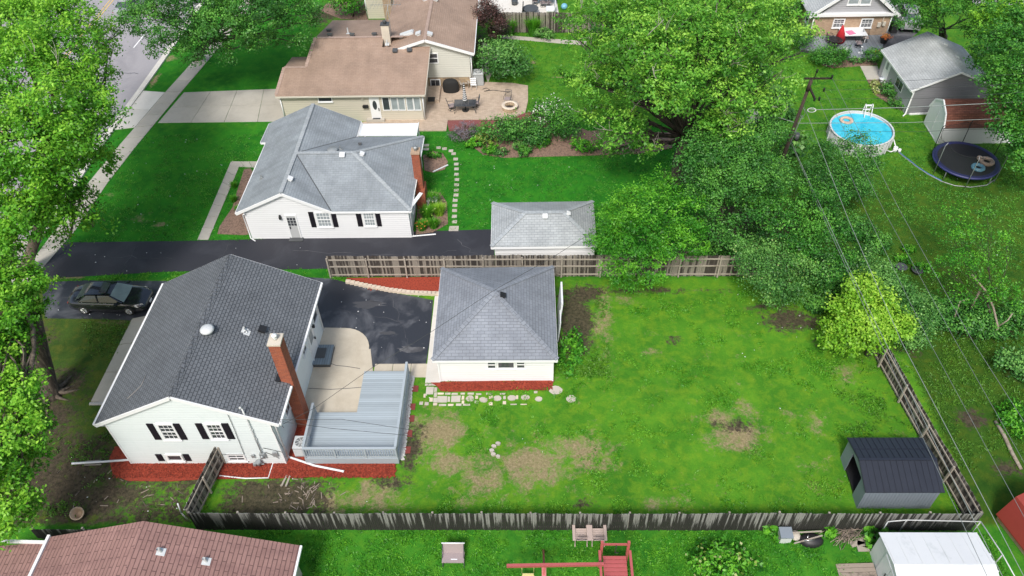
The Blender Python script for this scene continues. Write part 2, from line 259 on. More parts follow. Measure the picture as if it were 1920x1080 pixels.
# ---------------------------------------------------------------- mesh builder
class MB:
    def __init__(s): s.v=[];s.f=[];s.r=[];s.sm=[]
    def _a(s,vs,fs,sm=False,r=None):
        b=len(s.v); s.v+= [Vector(p) for p in vs]; r=random.random() if r is None else r
        for f in fs: s.f.append([b+i for i in f]); s.r.append(r); s.sm.append(sm)
        return s
    def box(s,x0,x1,y0,y1,z0,z1,r=None):
        return s._a([(x0,y0,z0),(x1,y0,z0),(x1,y1,z0),(x0,y1,z0),(x0,y0,z1),(x1,y0,z1),(x1,y1,z1),(x0,y1,z1)],[(0,3,2,1),(4,5,6,7),(0,1,5,4),(1,2,6,5),(2,3,7,6),(3,0,4,7)],r=r)
    def obox(s,c,ax,ay,az,r=None):   # centre and three half-axis vectors
        c,ax,ay,az=map(Vector,(c,ax,ay,az)); return s._a([c+ax*i+ay*j+az*k for k in(-1,1) for (i,j) in((-1,-1),(1,-1),(1,1),(-1,1))],[(0,3,2,1),(4,5,6,7),(0,1,5,4),(1,2,6,5),(2,3,7,6),(3,0,4,7)],r=r)
    def bar(s,p,q,w,h,up=(0,0,1),r=None):
        p,q=Vector(p),Vector(q); d=q-p
        if d.length<1e-6: return s
        up=Vector(up); x=d.cross(up)
        if x.length<1e-5: x=d.cross(Vector((0,1,0)))
        x.normalize(); z=x.cross(d).normalized(); return s.obox((p+q)/2,d/2,x*w/2,z*h/2,r)
    def tube(s,pts,r,n=6,caps=True,rr=None):
        pts=[Vector(p) for p in pts]; rs=r if isinstance(r,(list,tuple)) else [r]*len(pts); vs=[];N=len(pts);px=None
        for i,p in enumerate(pts):
            d=(pts[min(i+1,N-1)]-pts[max(i-1,0)]).normalized()
            if px is None: px=d.cross(Vector((0,0,1))) if abs(d.z)<.95 else d.cross(Vector((1,0,0)))
            px=(px-d*px.dot(d)).normalized(); py=d.cross(px)
            for k in range(n): a=2*math.pi*k/n; vs.append(p+(px*math.cos(a)+py*math.sin(a))*rs[i])
        fs=[(i*n+k,i*n+(k+1)%n,(i+1)*n+(k+1)%n,(i+1)*n+k) for i in range(N-1) for k in range(n)]
        if caps: fs+= [tuple(range(n-1,-1,-1)),tuple((N-1)*n+k for k in range(n))]
        return s._a(vs,fs,True,rr)
    def cyl(s,c,r,h,n=20,r2=None,sm=True):
        c=Vector(c); r2=r if r2 is None else r2; vs=[c+Vector((math.cos(2*math.pi*k/n)*rr,math.sin(2*math.pi*k/n)*rr,z)) for rr,z in((r,0),(r2,h)) for k in range(n)]
        s._a(vs,[(k,(k+1)%n,n+(k+1)%n,n+k) for k in range(n)],sm); b=len(s.v)-2*n
        s.f+= [[b+k for k in range(n-1,-1,-1)],[b+n+k for k in range(n)]]; s.r+=[s.r[-1]]*2; s.sm+=[False]*2; return s
    def lathe(s,c,prof,n=20,sx=1,sy=1):
        c=Vector(c); vs=[c+Vector((math.cos(2*math.pi*k/n)*r*sx,math.sin(2*math.pi*k/n)*r*sy,z)) for r,z in prof for k in range(n)]
        return s._a(vs,[(i*n+k,i*n+(k+1)%n,(i+1)*n+(k+1)%n,(i+1)*n+k) for i in range(len(prof)-1) for k in range(n)],True)
    def prism(s,poly,z0,z1,r=None):
        if REC[0]: HARD.append([(a[0],a[1]) for a in poly])
        n=len(poly); p=[(a[0],a[1]) for a in poly]
        if sum(p[i][0]*p[(i+1)%n][1]-p[(i+1)%n][0]*p[i][1] for i in range(n))<0: p=p[::-1]
        vs=[(x,y,z0) for x,y in p]+[(x,y,z1) for x,y in p]
        return s._a(vs,[tuple(range(n-1,-1,-1)),tuple(range(n,2*n))]+[(i,(i+1)%n,n+(i+1)%n,n+i) for i in range(n)],r=r)
    def slab(s,poly,t,r=None):     # 3D polygon thickened downwards
        n=len(poly); P=[Vector(p) for p in poly]; nn=Vector((0,0,0))
        for i in range(n): nn+=P[i].cross(P[(i+1)%n])
        if nn.z<0: P=P[::-1]
        return s._a(P+[p-Vector((0,0,t)) for p in P],[tuple(range(n)),tuple(range(2*n-1,n-1,-1))]+[(i,n+i,n+(i+1)%n,(i+1)%n) for i in range(n)],r=r)
    def face(s,poly,r=None): return s._a(poly,[tuple(range(len(poly)))],r=r)
    def wall(s,a,b,z0,z1,t=.12,inward=None):    # upright wall with outer face through a,b ; thickness to the left of a->b
        a,b=Vector((a[0],a[1],0)),Vector((b[0],b[1],0)); d=(b-a).normalized(); n=Vector((-d.y,d.x,0))*t
        return s.prism([a,b,b+n,a+n],z0,z1)
    def ell(s,c,r,seg=14,rings=8,jit=0):
        c=Vector(c); vs=[];
        for i in range(1,rings):
            a=math.pi*i/rings
            for k in range(seg): b=2*math.pi*k/seg; j=1+random.uniform(-jit,jit); vs.append(c+Vector((math.sin(a)*math.cos(b)*r[0]*j,math.sin(a)*math.sin(b)*r[1]*j,math.cos(a)*r[2]*j)))
        t=len(vs); vs+= [c+Vector((0,0,r[2])),c-Vector((0,0,r[2]))]
        fs=[(i*seg+k,(i+1)*seg+k,(i+1)*seg+(k+1)%seg,i*seg+(k+1)%seg) for i in range(rings-2) for k in range(seg)]
        fs+=[(t,k,(k+1)%seg) for k in range(seg)]+[(t+1,(rings-2)*seg+(k+1)%seg,(rings-2)*seg+k) for k in range(seg)]
        return s._a(vs,fs,True)
    def torus(s,c,R,r,n=28,m=10,rz=1):
        c=Vector(c); vs=[c+Vector(((R+r*math.cos(b))*math.cos(a),(R+r*math.cos(b))*math.sin(a),r*rz*math.sin(b))) for a in [2*math.pi*i/n for i in range(n)] for b in [2*math.pi*k/m for k in range(m)]]
        return s._a(vs,[(i*m+k,((i+1)%n)*m+k,((i+1)%n)*m+(k+1)%m,i*m+(k+1)%m) for i in range(n) for k in range(m)],True)
    def xf(s,mat): s.v=[mat@p for p in s.v]; return s
    def build(s,name,mat,parent=None,world=True):
        me=bpy.data.meshes.new(name); inv=RM[parent.name].inverted() if (parent is not None and world) else None
        me.from_pydata([inv@p if inv else p for p in s.v],[],s.f)
        me.materials.append(M[mat] if isinstance(mat,str) else mat)
        me.polygons.foreach_set('use_smooth',s.sm)
        at_=me.attributes.new('rnd','FLOAT','FACE'); at_.data.foreach_set('value',np.array(s.r,'f'))
        uvl=me.uv_layers.new(name='UVMap'); uv=np.zeros((len(me.loops),2),'f')
        for p,f in zip(me.polygons,s.f):
            P=[s.v[i] for i in f]; nn=Vector((0,0,0))
            for i in range(len(P)): nn+=(P[i]-P[0]).cross(P[(i+1)%len(P)]-P[0])
            if nn.length<1e-12: continue
            nn.normalize(); u=Vector((0,0,1)).cross(nn)
            if u.length<.02: u=Vector((1,0,0))
            u.normalize(); v=nn.cross(u)
            for li,pp in zip(p.loop_indices,P): uv[li]=(pp.dot(u),pp.dot(v))
        uvl.data.foreach_set('uv',uv.ravel())
        o=bpy.data.objects.new(name,me); col.objects.link(o)
        if parent is not None: o.parent=parent; RM[o.name]=RM[parent.name] if world else Matrix()
        else: RM[o.name]=Matrix()
        return o
RM={}
def tag(o,label=None,cat=None,group=None,kind=None):
    if label: o['label']=label
    if cat: o['category']=cat
    if group: o['group']=group
    if kind: o['kind']=kind
    return o
def thing(name,label,cat,loc=(0,0,0),rz=0,group=None):
    o=bpy.data.objects.new(name,None); col.objects.link(o); o.location=Vector(loc); o.rotation_euler=(0,0,rz); o.empty_display_size=.3
    RM[o.name]=Matrix.Translation(Vector(loc))@Matrix.Rotation(rz,4,'Z'); return tag(o,label,cat,group)
def single(mb,name,mat,label,cat,loc,group=None):     # a thing that is one mesh, origin at its base
    loc=Vector(loc); s=MB(); s.v=[p-loc for p in mb.v]; s.f,s.r,s.sm=mb.f,mb.r,mb.sm
    o=s.build(name,mat); o.location=loc; RM[o.name]=Matrix.Translation(loc); return tag(o,label,cat,group)
def children(o): return [c for c in bpy.data.objects if c.parent==o]
def dup(o,loc=None,rz=None,label=None,parent=None,kids=None):
    c=o.copy(); col.objects.link(c)
    if parent is not None: c.parent=parent
    if loc is not None: c.location=Vector(loc)
    if rz is not None: c.rotation_euler=(0,0,rz)
    if label: c['label']=label
    for ch in children(o): dup(ch,parent=c)
    return c
def struct(mb,name,mat,kind='structure'):
    o=mb.build(name,mat); o['kind']=kind; return o
def gpoly(px,z=0): return [at(u,v,z) for u,v in px]
# ---------------------------------------------------------------- foliage
def leafmesh(name,P,D,size,tint,mat,parent=None,world=True,asp=.55):
    N=len(P); P=np.asarray(P,'f'); D=np.asarray(D,'f'); D/=np.linalg.norm(D,axis=1)[:,None]+1e-9
    a=rng.normal(size=(N,3)); t=np.cross(D,a); t/=np.linalg.norm(t,axis=1)[:,None]+1e-9; b=np.cross(D,t)
    size=np.asarray(size,'f')*np.ones(N); sz=size[:,None]
    V=np.stack([P-t*sz*.5,P-b*sz*.5*asp+t*sz*.08,P+t*sz*.5-D*sz*.12,P+b*sz*.5*asp+t*sz*.08],1).reshape(-1,3)
    if parent is not None and world:
        inv=np.array(RM[parent.name].inverted()); V=V@inv[:3,:3].T+inv[:3,3]
    me=bpy.data.meshes.new(name); me.vertices.add(4*N); me.vertices.foreach_set('co',V.astype('f').ravel())
    me.loops.add(4*N); me.loops.foreach_set('vertex_index',np.arange(4*N,dtype='i')); me.polygons.add(N); me.polygons.foreach_set('loop_start',np.arange(0,4*N,4,dtype='i'))
    me.update(calc_edges=True); at_=me.attributes.new('tint','FLOAT','FACE'); at_.data.foreach_set('value',np.clip(tint,0,1).astype('f'))
    me.materials.append(L[mat] if isinstance(mat,str) else mat)
    o=bpy.data.objects.new(name,me); col.objects.link(o); RM[o.name]=Matrix()
    if parent is not None: o.parent=parent; RM[o.name]=RM[parent.name]
    return o
def unit(n): d=rng.normal(size=(n,3)); return d/np.linalg.norm(d,axis=1)[:,None]
def crown(lobes,ntuft,k,leaf,tr=.55,flat=.55,low=-.35,droop=0.,expand=True):
    """lobes: (cx,cy,cz,rx,ry,rz); returns leaf points, normals, tints, tuft centres"""
    sub_=[]
    for l in (lobes if expand else []):
        l=np.array(l,float); m_=max(3,int(round(4.2*(l[3]/1.2)**.8)))
        for j in range(m_):
            dd=rng.normal(size=3); dd/=np.linalg.norm(dd); dd[2]=dd[2]*.75+.18; q=rng.uniform(.34,.56); sub_.append([*(l[:3]+dd*l[3:]*rng.uniform(.55,.86)),*(l[3:]*q*np.array([1.12,1.12,.82]))])
        sub_.append([*l[:3],*(l[3:]*.62)])
    lobes=sub_ if expand else lobes
    lob=np.array(lobes,'f'); area=(lob[:,3]*lob[:,4]+lob[:,3]*lob[:,5]+lob[:,4]*lob[:,5]); idx=rng.choice(len(lob),ntuft*2,p=area/area.sum())
    d=unit(ntuft*2); keep=d[:,2]>low-rng.random(ntuft*2)*.25; idx=idx[keep][:ntuft]; d=d[keep][:ntuft]; n=len(idx)
    rad=rng.choice([1.,.82,.6],n,p=[.62,.26,.12])*rng.uniform(.88,1.12,n)
    C=lob[idx,:3]+d*lob[idx,3:]*rad[:,None]
    # drop the tufts buried deep inside another lobe
    deep=np.zeros(n,bool)
    for l in lob: deep|=(((C-l[:3])/l[3:])**2).sum(1)<.38
    C=C[~deep];d=d[~deep];idx=idx[~deep];n=len(C)
    tt=rng.normal(.40,.13,n)+.27*d[:,2]+rng.normal(0,.13,len(lob))[idx]  # toplight painted into tint: upward tufts brighter, undersides darker
    s=tr*rng.uniform(.6,1.35,n)
    off=rng.normal(size=(n,k,3))*np.array([.52,.52,.52*flat]); off*=s[:,None,None]
    outd=d.copy(); outd[:,2]+=.15
    off+=outd[:,None,:]*rng.uniform(-.5,1.,(n,k,1))*s[:,None,None]*.7
    off[:,:,2]-=droop*(off[:,:,0]**2+off[:,:,1]**2)
    P=(C[:,None,:]+off).reshape(-1,3)
    D=(rng.normal(size=(n,k,3))*.62+outd[:,None,:]*.45+np.array([0,0,.75])).reshape(-1,3)
    T=(tt[:,None]+rng.normal(0,.09,(n,k))+off[:,:,2]/(s[:,None]+.01)*.22).reshape(-1)  # leaves high in a tuft tinted brighter, as painted lit tops
    return P,D,T,C
def lobes_in(c,r,n,f=.45,low=.35,seed=0):
    g=np.random.default_rng(seed); out=[]
    for i in range(n):
        d=g.normal(size=3); d/=np.linalg.norm(d); d[2]=abs(d[2]) if g.random()<1-low else d[2]
        q=g.uniform(.35,.78) if i else 0; s=f*g.uniform(.72,1.22)
        out.append((c[0]+d[0]*r[0]*q,c[1]+d[1]*r[1]*q,c[2]+d[2]*r[2]*q,r[0]*s,r[1]*s,r[2]*s*.9))
    return out
def limb(mb,a,b,r0,r1,bend=.12,n=6,segs=5):
    a,b=Vector(a),Vector(b); L_=(b-a).length; pts=[];o=Vector((random.uniform(-1,1),random.uniform(-1,1),random.uniform(-.2,.8)))*L_*bend
    for i in range(segs+1):
        t=i/segs; pts.append(a.lerp(b,t)+o*math.sin(math.pi*t)+Vector((random.uniform(-1,1),random.uniform(-1,1),0))*L_*.015*(0<i<segs))
    mb.tube(pts,[r0+(r1-r0)*i/segs for i in range(segs+1)],n); return pts
def tree(name,label,cat,base,lobes,ntuft,leaf,lmat,k=26,tr=.55,r0=.28,bark='bark',fork=.35,path=None,group=None,limbs=True,dead=0,flat=.55,low=-.35,asp=.55,strays=0,flower=None,multi=1):
    base=Vector(base); o=thing(name,label,cat,base,group=group)
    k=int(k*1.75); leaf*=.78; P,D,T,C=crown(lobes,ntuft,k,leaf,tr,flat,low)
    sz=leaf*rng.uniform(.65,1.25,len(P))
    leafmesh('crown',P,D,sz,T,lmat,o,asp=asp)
    tb=MB(); lob=sorted(lobes,key=lambda l:l[2]); top=Vector((np.mean([l[0] for l in lobes]),np.mean([l[1] for l in lobes]),max(l[2] for l in lobes)))
    if path is None:
        zf=base.z+(top.z-base.z)*fork; path=[base,base.lerp(Vector((top.x,top.y,zf)),.5)*1.0,Vector((base.x*.6+top.x*.4,base.y*.6+top.y*.4,zf))]; path[1]=base.lerp(path[2],.5)
    path=[Vector(p) for p in path]
    for mt in range(multi):
        sh=Vector((random.uniform(-.4,.4),random.uniform(-.3,.3),0))*(mt>0)
        rs=[r0*(1.45 if i==0 else 1-.35*i/len(path)) for i in range(len(path))]
        fl=[path[0]+sh*.3-Vector((0,0,.1)),path[0]+sh*.3+Vector((0,0,.35))]+[p+sh for p in path[1:]]
        tb.tube(fl,[r0*1.55,r0*1.08]+rs[1:],10)
    end=path[-1]
    if limbs:
        for l in lob:
            c=Vector(l[:3]); st=end if c.z>end.z else path[max(0,len(path)-2)].lerp(end,.7)
            pp=limb(tb,st,c,r0*.33,r0*.12,segs=6)
            for j in range(4):
                d=Vector(unit(1)[0]); d.z=abs(d.z)*.8; q=c+Vector((d.x*l[3],d.y*l[4],d.z*l[5]))*.85; limb(tb,pp[random.choice([2,3,4])],q,r0*.14,r0*.04,n=5,segs=4)
    tb.build('trunk',bark,o)
    if dead:
        for j in range(dead):
            db=MB(); i=rng.integers(len(C)); q=Vector(C[i]); e=q+Vector((random.uniform(-1.1,1.1),random.uniform(-1.2,.3),random.uniform(.3,1.2))); pp=limb(db,q-Vector((0,0,.3)),e,.035,.012,n=4,segs=4)
            for w_ in range(3): limb(db,pp[random.choice([1,2,3])],pp[-1]+Vector((random.uniform(-.7,.7),random.uniform(-.7,.7),random.uniform(-.1,.5))),.018,.006,n=3,segs=3)
            db.build('dead_branch','twig',o)
    if flower:
        fm,nf,fs=flower; i=rng.integers(0,len(P),nf); leafmesh('blossom',P[i]+D[i]/np.linalg.norm(D[i],axis=1)[:,None]*.1,D[i],fs,rng.random(nf),fm,o,asp=.9)
    return o
def shrub(name,label,cat,p,rx,ry,h,lmat,n=900,leaf=.16,flower=None,group=None,lob=5,stem=True,seed=None,asp=.55,up=0.):
    p=Vector(p); o=thing(name,label,cat,p,group=group); sd=seed if seed is not None else random.randint(0,9999)
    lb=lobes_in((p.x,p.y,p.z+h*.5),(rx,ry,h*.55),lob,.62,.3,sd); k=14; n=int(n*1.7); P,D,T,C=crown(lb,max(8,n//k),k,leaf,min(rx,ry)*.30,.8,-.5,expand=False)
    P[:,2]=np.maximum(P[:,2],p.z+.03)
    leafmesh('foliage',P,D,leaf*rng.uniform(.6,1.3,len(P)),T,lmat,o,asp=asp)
    if stem:
        sb=MB()
        for j in range(7):
            a=random.uniform(0,6.28); sb.tube([p-Vector((0,0,.05)),p+Vector((math.cos(a)*rx*.3,math.sin(a)*ry*.3,h*.4)),p+Vector((math.cos(a)*rx*.6,math.sin(a)*ry*.6,h*.75))],[.025,.018,.008],5)
        sb.build('stem','barkd',o)
    if flower:
        fm,nf,fs=flower; i=rng.integers(0,len(P),nf); leafmesh('blossom',P[i]+np.array([0,0,.06]),D[i],fs,rng.random(nf),fm,o,asp=.9)
    return o
def spikes(name,label,cat,p,r,h,lmat,n=260,wd=.03,group=None,spread=.55,tip=None):   # clump of blades: ornamental grass, daylily
    p=Vector(p); o=thing(name,label,cat,p,group=group); V=[];F=[];T=[]
    for i in range(n):
        a=random.uniform(0,6.283); q=random.random()**.7; b=p+Vector((math.cos(a),math.sin(a),0))*r*.28*random.random(); L_=h*random.uniform(.65,1.1); lean=spread*q
        d=Vector((math.cos(a),math.sin(a),0)); s=Vector((-d.y,d.x,0))*wd
        m1=b+d*L_*lean*.35+Vector((0,0,L_*.6)); m2=b+d*L_*lean*(.95)+Vector((0,0,L_*(1-.45*lean)))
        j=len(V); V+= [b-s*.5,b+s*.5,m1+s*.5,m1-s*.5,m2]; F+=[(j,j+1,j+2,j+3),(j+3,j+2,j+4)]; t=random.gauss(.5,.22); T+=[t,min(1,t+.2)]
    me=bpy.data.meshes.new('foliage'); inv=RM[o.name].inverted(); me.from_pydata([inv@x for x in V],[],F); at_=me.attributes.new('tint','FLOAT','FACE'); at_.data.foreach_set('value',np.clip(np.array(T,'f'),0,1)); me.materials.append(L[lmat])
    c=bpy.data.objects.new('foliage',me); col.objects.link(c); c.parent=o
    if tip:
        fm,nf,fs=tip; i=rng.integers(0,n,nf); P=np.array([tuple(RM[o.name].inverted()@V[5*k+4]) for k in i]); leafmesh('blossom',P,unit(nf)+np.array([0,0,.8]),fs,rng.random(nf),fm,o,world=False,asp=.8)
    return o
# ================================================================ THE SETTING
def srgb(c): return tuple((x/255/12.92 if x/255<=.04045 else ((x/255+.055)/1.055)**2.4) for x in c)
# ground sheet: fine grid where the photo looks, attributes carry the kind of turf, bare soil and straw
gx=np.arange(-66,66.01,.3); gy=np.arange(8,96.01,.3); nx,ny=len(gx),len(gy)
GX,GY=np.meshgrid(gx,gy); base=np.zeros((ny,nx,3)); soil=np.zeros((ny,nx)); straw=np.zeros((ny,nx))
def sm(x,a,b): t=np.clip((x-a)/(b-a),0,1); return t*t*(3-2*t)
DEEP=np.array([.020,.170,.011]); MID=np.array([.050,.19,.014]); BR=np.array([.062,.222,.014]); DULL=np.array([.042,.095,.016]); OL=np.array([.034,.105,.010]); SOUTH=np.array([.035,.19,.014])
base[:]=MID
def zone(mask,c): base[:]=base*(1-mask[...,None])+c*mask[...,None]
zone(sm(GY,36.0,36.4)*(1-sm(GX,13,17))*(1-sm(GY,53,54.5)),DEEP)
zone(sm(GY,53,54.5)*(1-sm(GX,-22,-18)),DEEP*1.0)
zone(sm(GX,13,17)*sm(GY,29,33)*(1-sm(GY,44,50)),OL)
zone(sm(GX,21.6,21.9)*(1-sm(GY,34,40)),OL*.9)
zone((1-sm(GX,-21.5,-20.5))*(1-sm(GY,35.5,36)),DULL)
zone((GX>-20.5)*(GX<21.6)*(GY>19)*(GY<36.2)*1.,BR)
zone(((GY<18.9)*1.),SOUTH)
def blob(A,px,ru,rv,s=1.):     # an oval patch seen round photo point px, ru by rv metres
    c=at(*px); A[:]=np.maximum(A,s*np.exp(-(((GX-c.x)/ru)**2+((GY-c.y)/rv)**2)**1.15))
for px,ru,rv,s in [((1080,600),1.5,3.6,1.15),((1090,550),2.4,1.0,1.),((770,840),.9,2.2,.95),((735,905),1.6,.8,.9),((1385,800),1.5,.9,.85),((1345,790),.8,.8,.8),((1200,545),4,.5,.85),((1450,575),2,.6,.9),((120,900),5,3.2,1.),((200,930),4,2.,.95),((330,930),3,1.2,.75),((90,790),2.6,2.2,1.),((230,820),1.4,1.6,.9),((150,740),2.2,1.5,.65),((480,930),2.6,1.4,1.),((590,925),1.6,1.2,.9),((560,950),2.,.7,.8),
    ((790,800),1.0,1.4,.6),((760,850),.9,1.2,.75),((1085,580),1.0,2.6,.95),((1060,640),1.,2.4,.8),((1100,545),2.6,.8,.85),((1250,545),2.4,.45,.9),((1340,545),2.6,.5,.75),((1265,637),.95,.6,.9),((1480,600),2.6,1.4,1.),((1420,580),2,1.,.6),((1530,640),1.6,1.2,.6),((1380,800),1.6,1.0,.72),((1640,650),1.5,1.8,.8),
    ((1820,785),1.3,.95,1.),((1890,880),1.1,.9,.9),((1700,640),1.6,2,.8),((1745,560),2.6,3,.6),((1840,610),3.2,1.6,.95),((1090,945),1.,.45,.9),((1690,930),3.2,.45,.7),((1900,700),1.2,1.3,.7),((1400,420),6,5,.9),((1290,330),3,1.6,.9),((105,720),2.6,1.8,1.),((60,640),2.2,2.5,.9),
    ((900,90),1.3,5.,.9),((885,140),1.0,2.2,.8),((1640,920),.5,.6,.5),((610,30),2.5,3.,.9),((330,405),.7,.5,.6),((860,300),.9,.6,.3),((1190,140),2.5,2,.4),((1730,80),2,2,.5),((1310,560),.8,.4,.6)]: blob(soil,px,ru,rv,s)
for px,ru,rv,s in [((1000,870),2.6,1.6,.72),((1090,850),1.8,1.4,.7),((900,900),1.6,1.4,.65),((820,810),1.8,1.8,.8),((850,870),1.4,1.2,.6),((700,930),2.2,1.2,.62),((1380,820),1.8,1.1,.75),((1350,790),1.4,1.,.5),((1130,600),.8,3.,.55),((1215,660),.6,.4,.7),((1400,770),.9,.8,.5),((1170,560),1.5,1,.4),((1590,700),1.,.7,.5),((640,945),1.4,1,.6),
    ((300,420),1.0,.35,.7),((270,410),1.6,.7,.55),((285,400),.5,.3,.6),((205,365),1.,.4,.55),((1010,45),.1,.1,0),((1000,118),.5,.35,.9),((1018,160),.15,.9,.8),((1050,145),1.2,.12,.8),((1045,176),1.2,.16,.75),((1060,191),1.2,.12,.5),((290,150),.4,1.6,.8),((320,110),.9,.9,.7),((1090,260),.8,1.,.6),((270,238),.8,.25,.5),((455,232),1.6,.25,.5),((1690,650),2,.8,.3),((1870,420),2,2,.35),((120,520),2.6,.28,.9),((220,605),2.2,.25,.6),((1010,90),2,.2,.2),((1060,60),.1,.1,0),((1520,790),1.4,1,.35),((1540,900),1.5,1,.3),((1250,950),1.6,.7,.45),((955,1010),1,.25,.2),((830,1055),.8,.7,.35),((1655,1010),1.4,.4,.5)]: blob(straw,px,ru,rv,s)
inside=(GX>-16.2)*(GX<21.4)*(GY>19.2)*(GY<35.9)
soil*=.84; soil=np.where((GX<-16.9)*(GX>-28)*(GY>19.1)*(GY<24.5),np.maximum(soil,.66),soil); soil=np.maximum(soil,.88*np.exp(-(((GX+13.0)/3.6)**4+((GY-20.4)/1.35)**4))); straw=np.where(inside,np.clip(straw*.66+.24,0,.82),straw*.9); soil=np.where(inside,np.maximum(soil,.19),soil)
co=np.stack([GX,GY,np.zeros_like(GX)],-1).reshape(-1,3); ii=np.arange(nx*ny).reshape(ny,nx)
F=np.stack([ii[:-1,:-1],ii[:-1,1:],ii[1:,1:],ii[1:,:-1]],-1).reshape(-1,4)
# outer ring of the same sheet, far past the frame
Rg=900.; ex=[(-Rg,-Rg),(Rg,-Rg),(Rg,Rg),(-Rg,Rg)]; n0=len(co); cor=[ii[0,0],ii[0,-1],ii[-1,-1],ii[-1,0]]
me=bpy.data.meshes.new('ground'); ringf=[[int(cor[k])if False else None] for k in range(0)]
V=[tuple(c) for c in co]+[(x,y,0) for x,y in ex]
faces=F.tolist(); edges_=[list(ii[0,:]),list(ii[:,-1]),list(ii[-1,::-1]),list(ii[::-1,0])]
for k in range(4): e=[int(q) for q in edges_[k]]; faces.append([n0+k,n0+(k+1)%4]+e[::-1])
me.from_pydata(V,[],faces)
def vattr(nm,A,ty='FLOAT'):
    a=me.attributes.new(nm,ty,'POINT')
    if ty=='FLOAT': a.data.foreach_set('value',np.concatenate([A.ravel(),np.zeros(4)]).astype('f'))
    else: a.data.foreach_set('color',np.concatenate([np.concatenate([A.reshape(-1,3),np.ones((nx*ny,1))],1).ravel(),np.tile([*MID,1],4)]).astype('f'))
vattr('soil',soil); vattr('straw',straw); vattr('turf',base,'FLOAT_COLOR')
m,n,ns,lk,bs=newmat('turf'); p=pos(n)
tc=attr(n,'turf','Color')
c=mix(n,ramp(n,noise(n,p,.35,6,.65,.5),[(.32,0.),(.68,1.)]),mix(n,1.,tc,(.62,.72,.8),'MULTIPLY'),mix(n,1.,tc,(1.5,1.22,1.2),'MULTIPLY'))
c=mix(n,ramp(n,noise(n,p,1.6,5,.7,.3),[(.45,0.),(.72,.6)]),c,mix(n,1.,tc,(3.2,1.45,1.3),'MULTIPLY'))
c=mix(n,.75,c,mix(n,noise(n,mapp(n,p,(1,1,1)),9,6,.85),(.35,)*3,(1.65,)*3),'MULTIPLY')
sd_=mth(n,'ADD',attr(n,'straw'),mth(n,'MULTIPLY',mth(n,'SUBTRACT',mth(n,'ADD',mth(n,'MULTIPLY',noise(n,p,1.0,4,.6,.5),.5),mth(n,'MULTIPLY',noise(n,p,5.5,6,.8),.5)),.5),2.3))
c=mix(n,ramp(n,sd_,[(.43,0.),(.72,.88)]),c,mix(n,ramp(n,noise(n,p,7,6,.85),[(.33,0.),(.66,1.)]),(.13,.10,.045),(.44,.33,.215)))
so_=mth(n,'ADD',attr(n,'soil'),mth(n,'MULTIPLY',mth(n,'SUBTRACT',mth(n,'ADD',mth(n,'MULTIPLY',noise(n,p,1.2,5,.7,1.),.5),mth(n,'MULTIPLY',noise(n,p,5.0,6,.8,.5),.5)),.5),2.4))
c=mix(n,ramp(n,so_,[(.52,0.),(.72,.95)]),c,mix(n,ramp(n,noise(n,p,4.5,6,.8),[(.35,0.),(.7,1.)]),(.020,.016,.013),(.13,.098,.07)))
lk.new(c,bs.inputs['Base Color']); bs.inputs['Roughness'].default_value=.95; bs.inputs['Specular IOR Level'].default_value=.15; bump(n,noise(n,p,14,5,.8),.7,.05,bs)
me.materials.append(m); me.polygons.foreach_set('use_smooth',[True]*len(faces))
g=bpy.data.objects.new('ground',me); col.objects.link(g); g['kind']='structure'
def lerp2(q,s,t): a=q[0].lerp(q[1],s); b=q[3].lerp(q[2],s); return a.lerp(b,t)
def slabs(name,px,nu,nv,mat,z0,z1,gap=.03,us=None,world=None):
    q=world or gpoly(px); mb=MB(); us=us or [i/nu for i in range(nu+1)]; lu=((q[1]-q[0]).length+(q[2]-q[3]).length)/2; lv=((q[3]-q[0]).length+(q[2]-q[1]).length)/2
    for i in range(len(us)-1):
        for j in range(nv):
            a,b=us[i]+gap/lu/2,us[i+1]-gap/lu/2; c,d=j/nv+gap/lv/2,(j+1)/nv-gap/lv/2
            mb.prism([lerp2(q,a,c),lerp2(q,b,c),lerp2(q,b,d),lerp2(q,a,d)],z0,z1)
    return struct(mb,name,mat)
# street along the left edge
REC[0]=True
ROAD=[(-34.1,30),(-33.95,50),(-33.72,55),(-33.45,59.2),(-33.2,64.5),(-32.9,72),(-32.2,96),(-52,96),(-53,30)]
struct(MB().prism(ROAD,-.02,.012),'road','road')
cb=MB()
for (a,b) in zip(ROAD[:6],ROAD[1:7]):
    a,b=Vector((*a,0)),Vector((*b,0))
    if b.y<=55.1 and a.y<53.1: pass
    cb.bar(a+Vector((.28,0,.05)),b+Vector((.28,0,.05)),.16,.16); cb.bar(a+Vector((-.02,0,.018)),b+Vector((-.02,0,.018)),.42,.016)
struct(cb,'kerb','concw')
rm=MB()
for a,b in [((-36.55,66.6),(-36.35,69.6)),((-36.9,57),(-36.75,60)),((-36.2,75),(-36.,78)),((-37.3,48),(-37.15,51))]: rm.bar((*a,.02),(*b,.02),.13,.006)
for s in (0,.32): rm2=MB() if s==0 else rm2; rm2.bar((-42.5-s,40,.02),(-41.8-s,96,.02),.12,.006)
struct(rm,'road_markings','wline'); struct(rm2,'centre_line','yellow')
cr=MB()
for a,b in [((-39.6,60),(-38.9,78)),((-45,60),(-44.2,80)),((-34.5,62),(-41,62.4)),((-34.4,52.3),(-39,52.2))]:
    a,b=Vector((*a,.016)),Vector((*b,.016)); pp=[a.lerp(b,i/14)+Vector((random.uniform(-.12,.12),random.uniform(-.12,.12),0)) for i in range(15)]
    for c,d in zip(pp,pp[1:]): cr.bar(c,d,.06,.004)
struct(cr,'crack_sealer','dgrey')
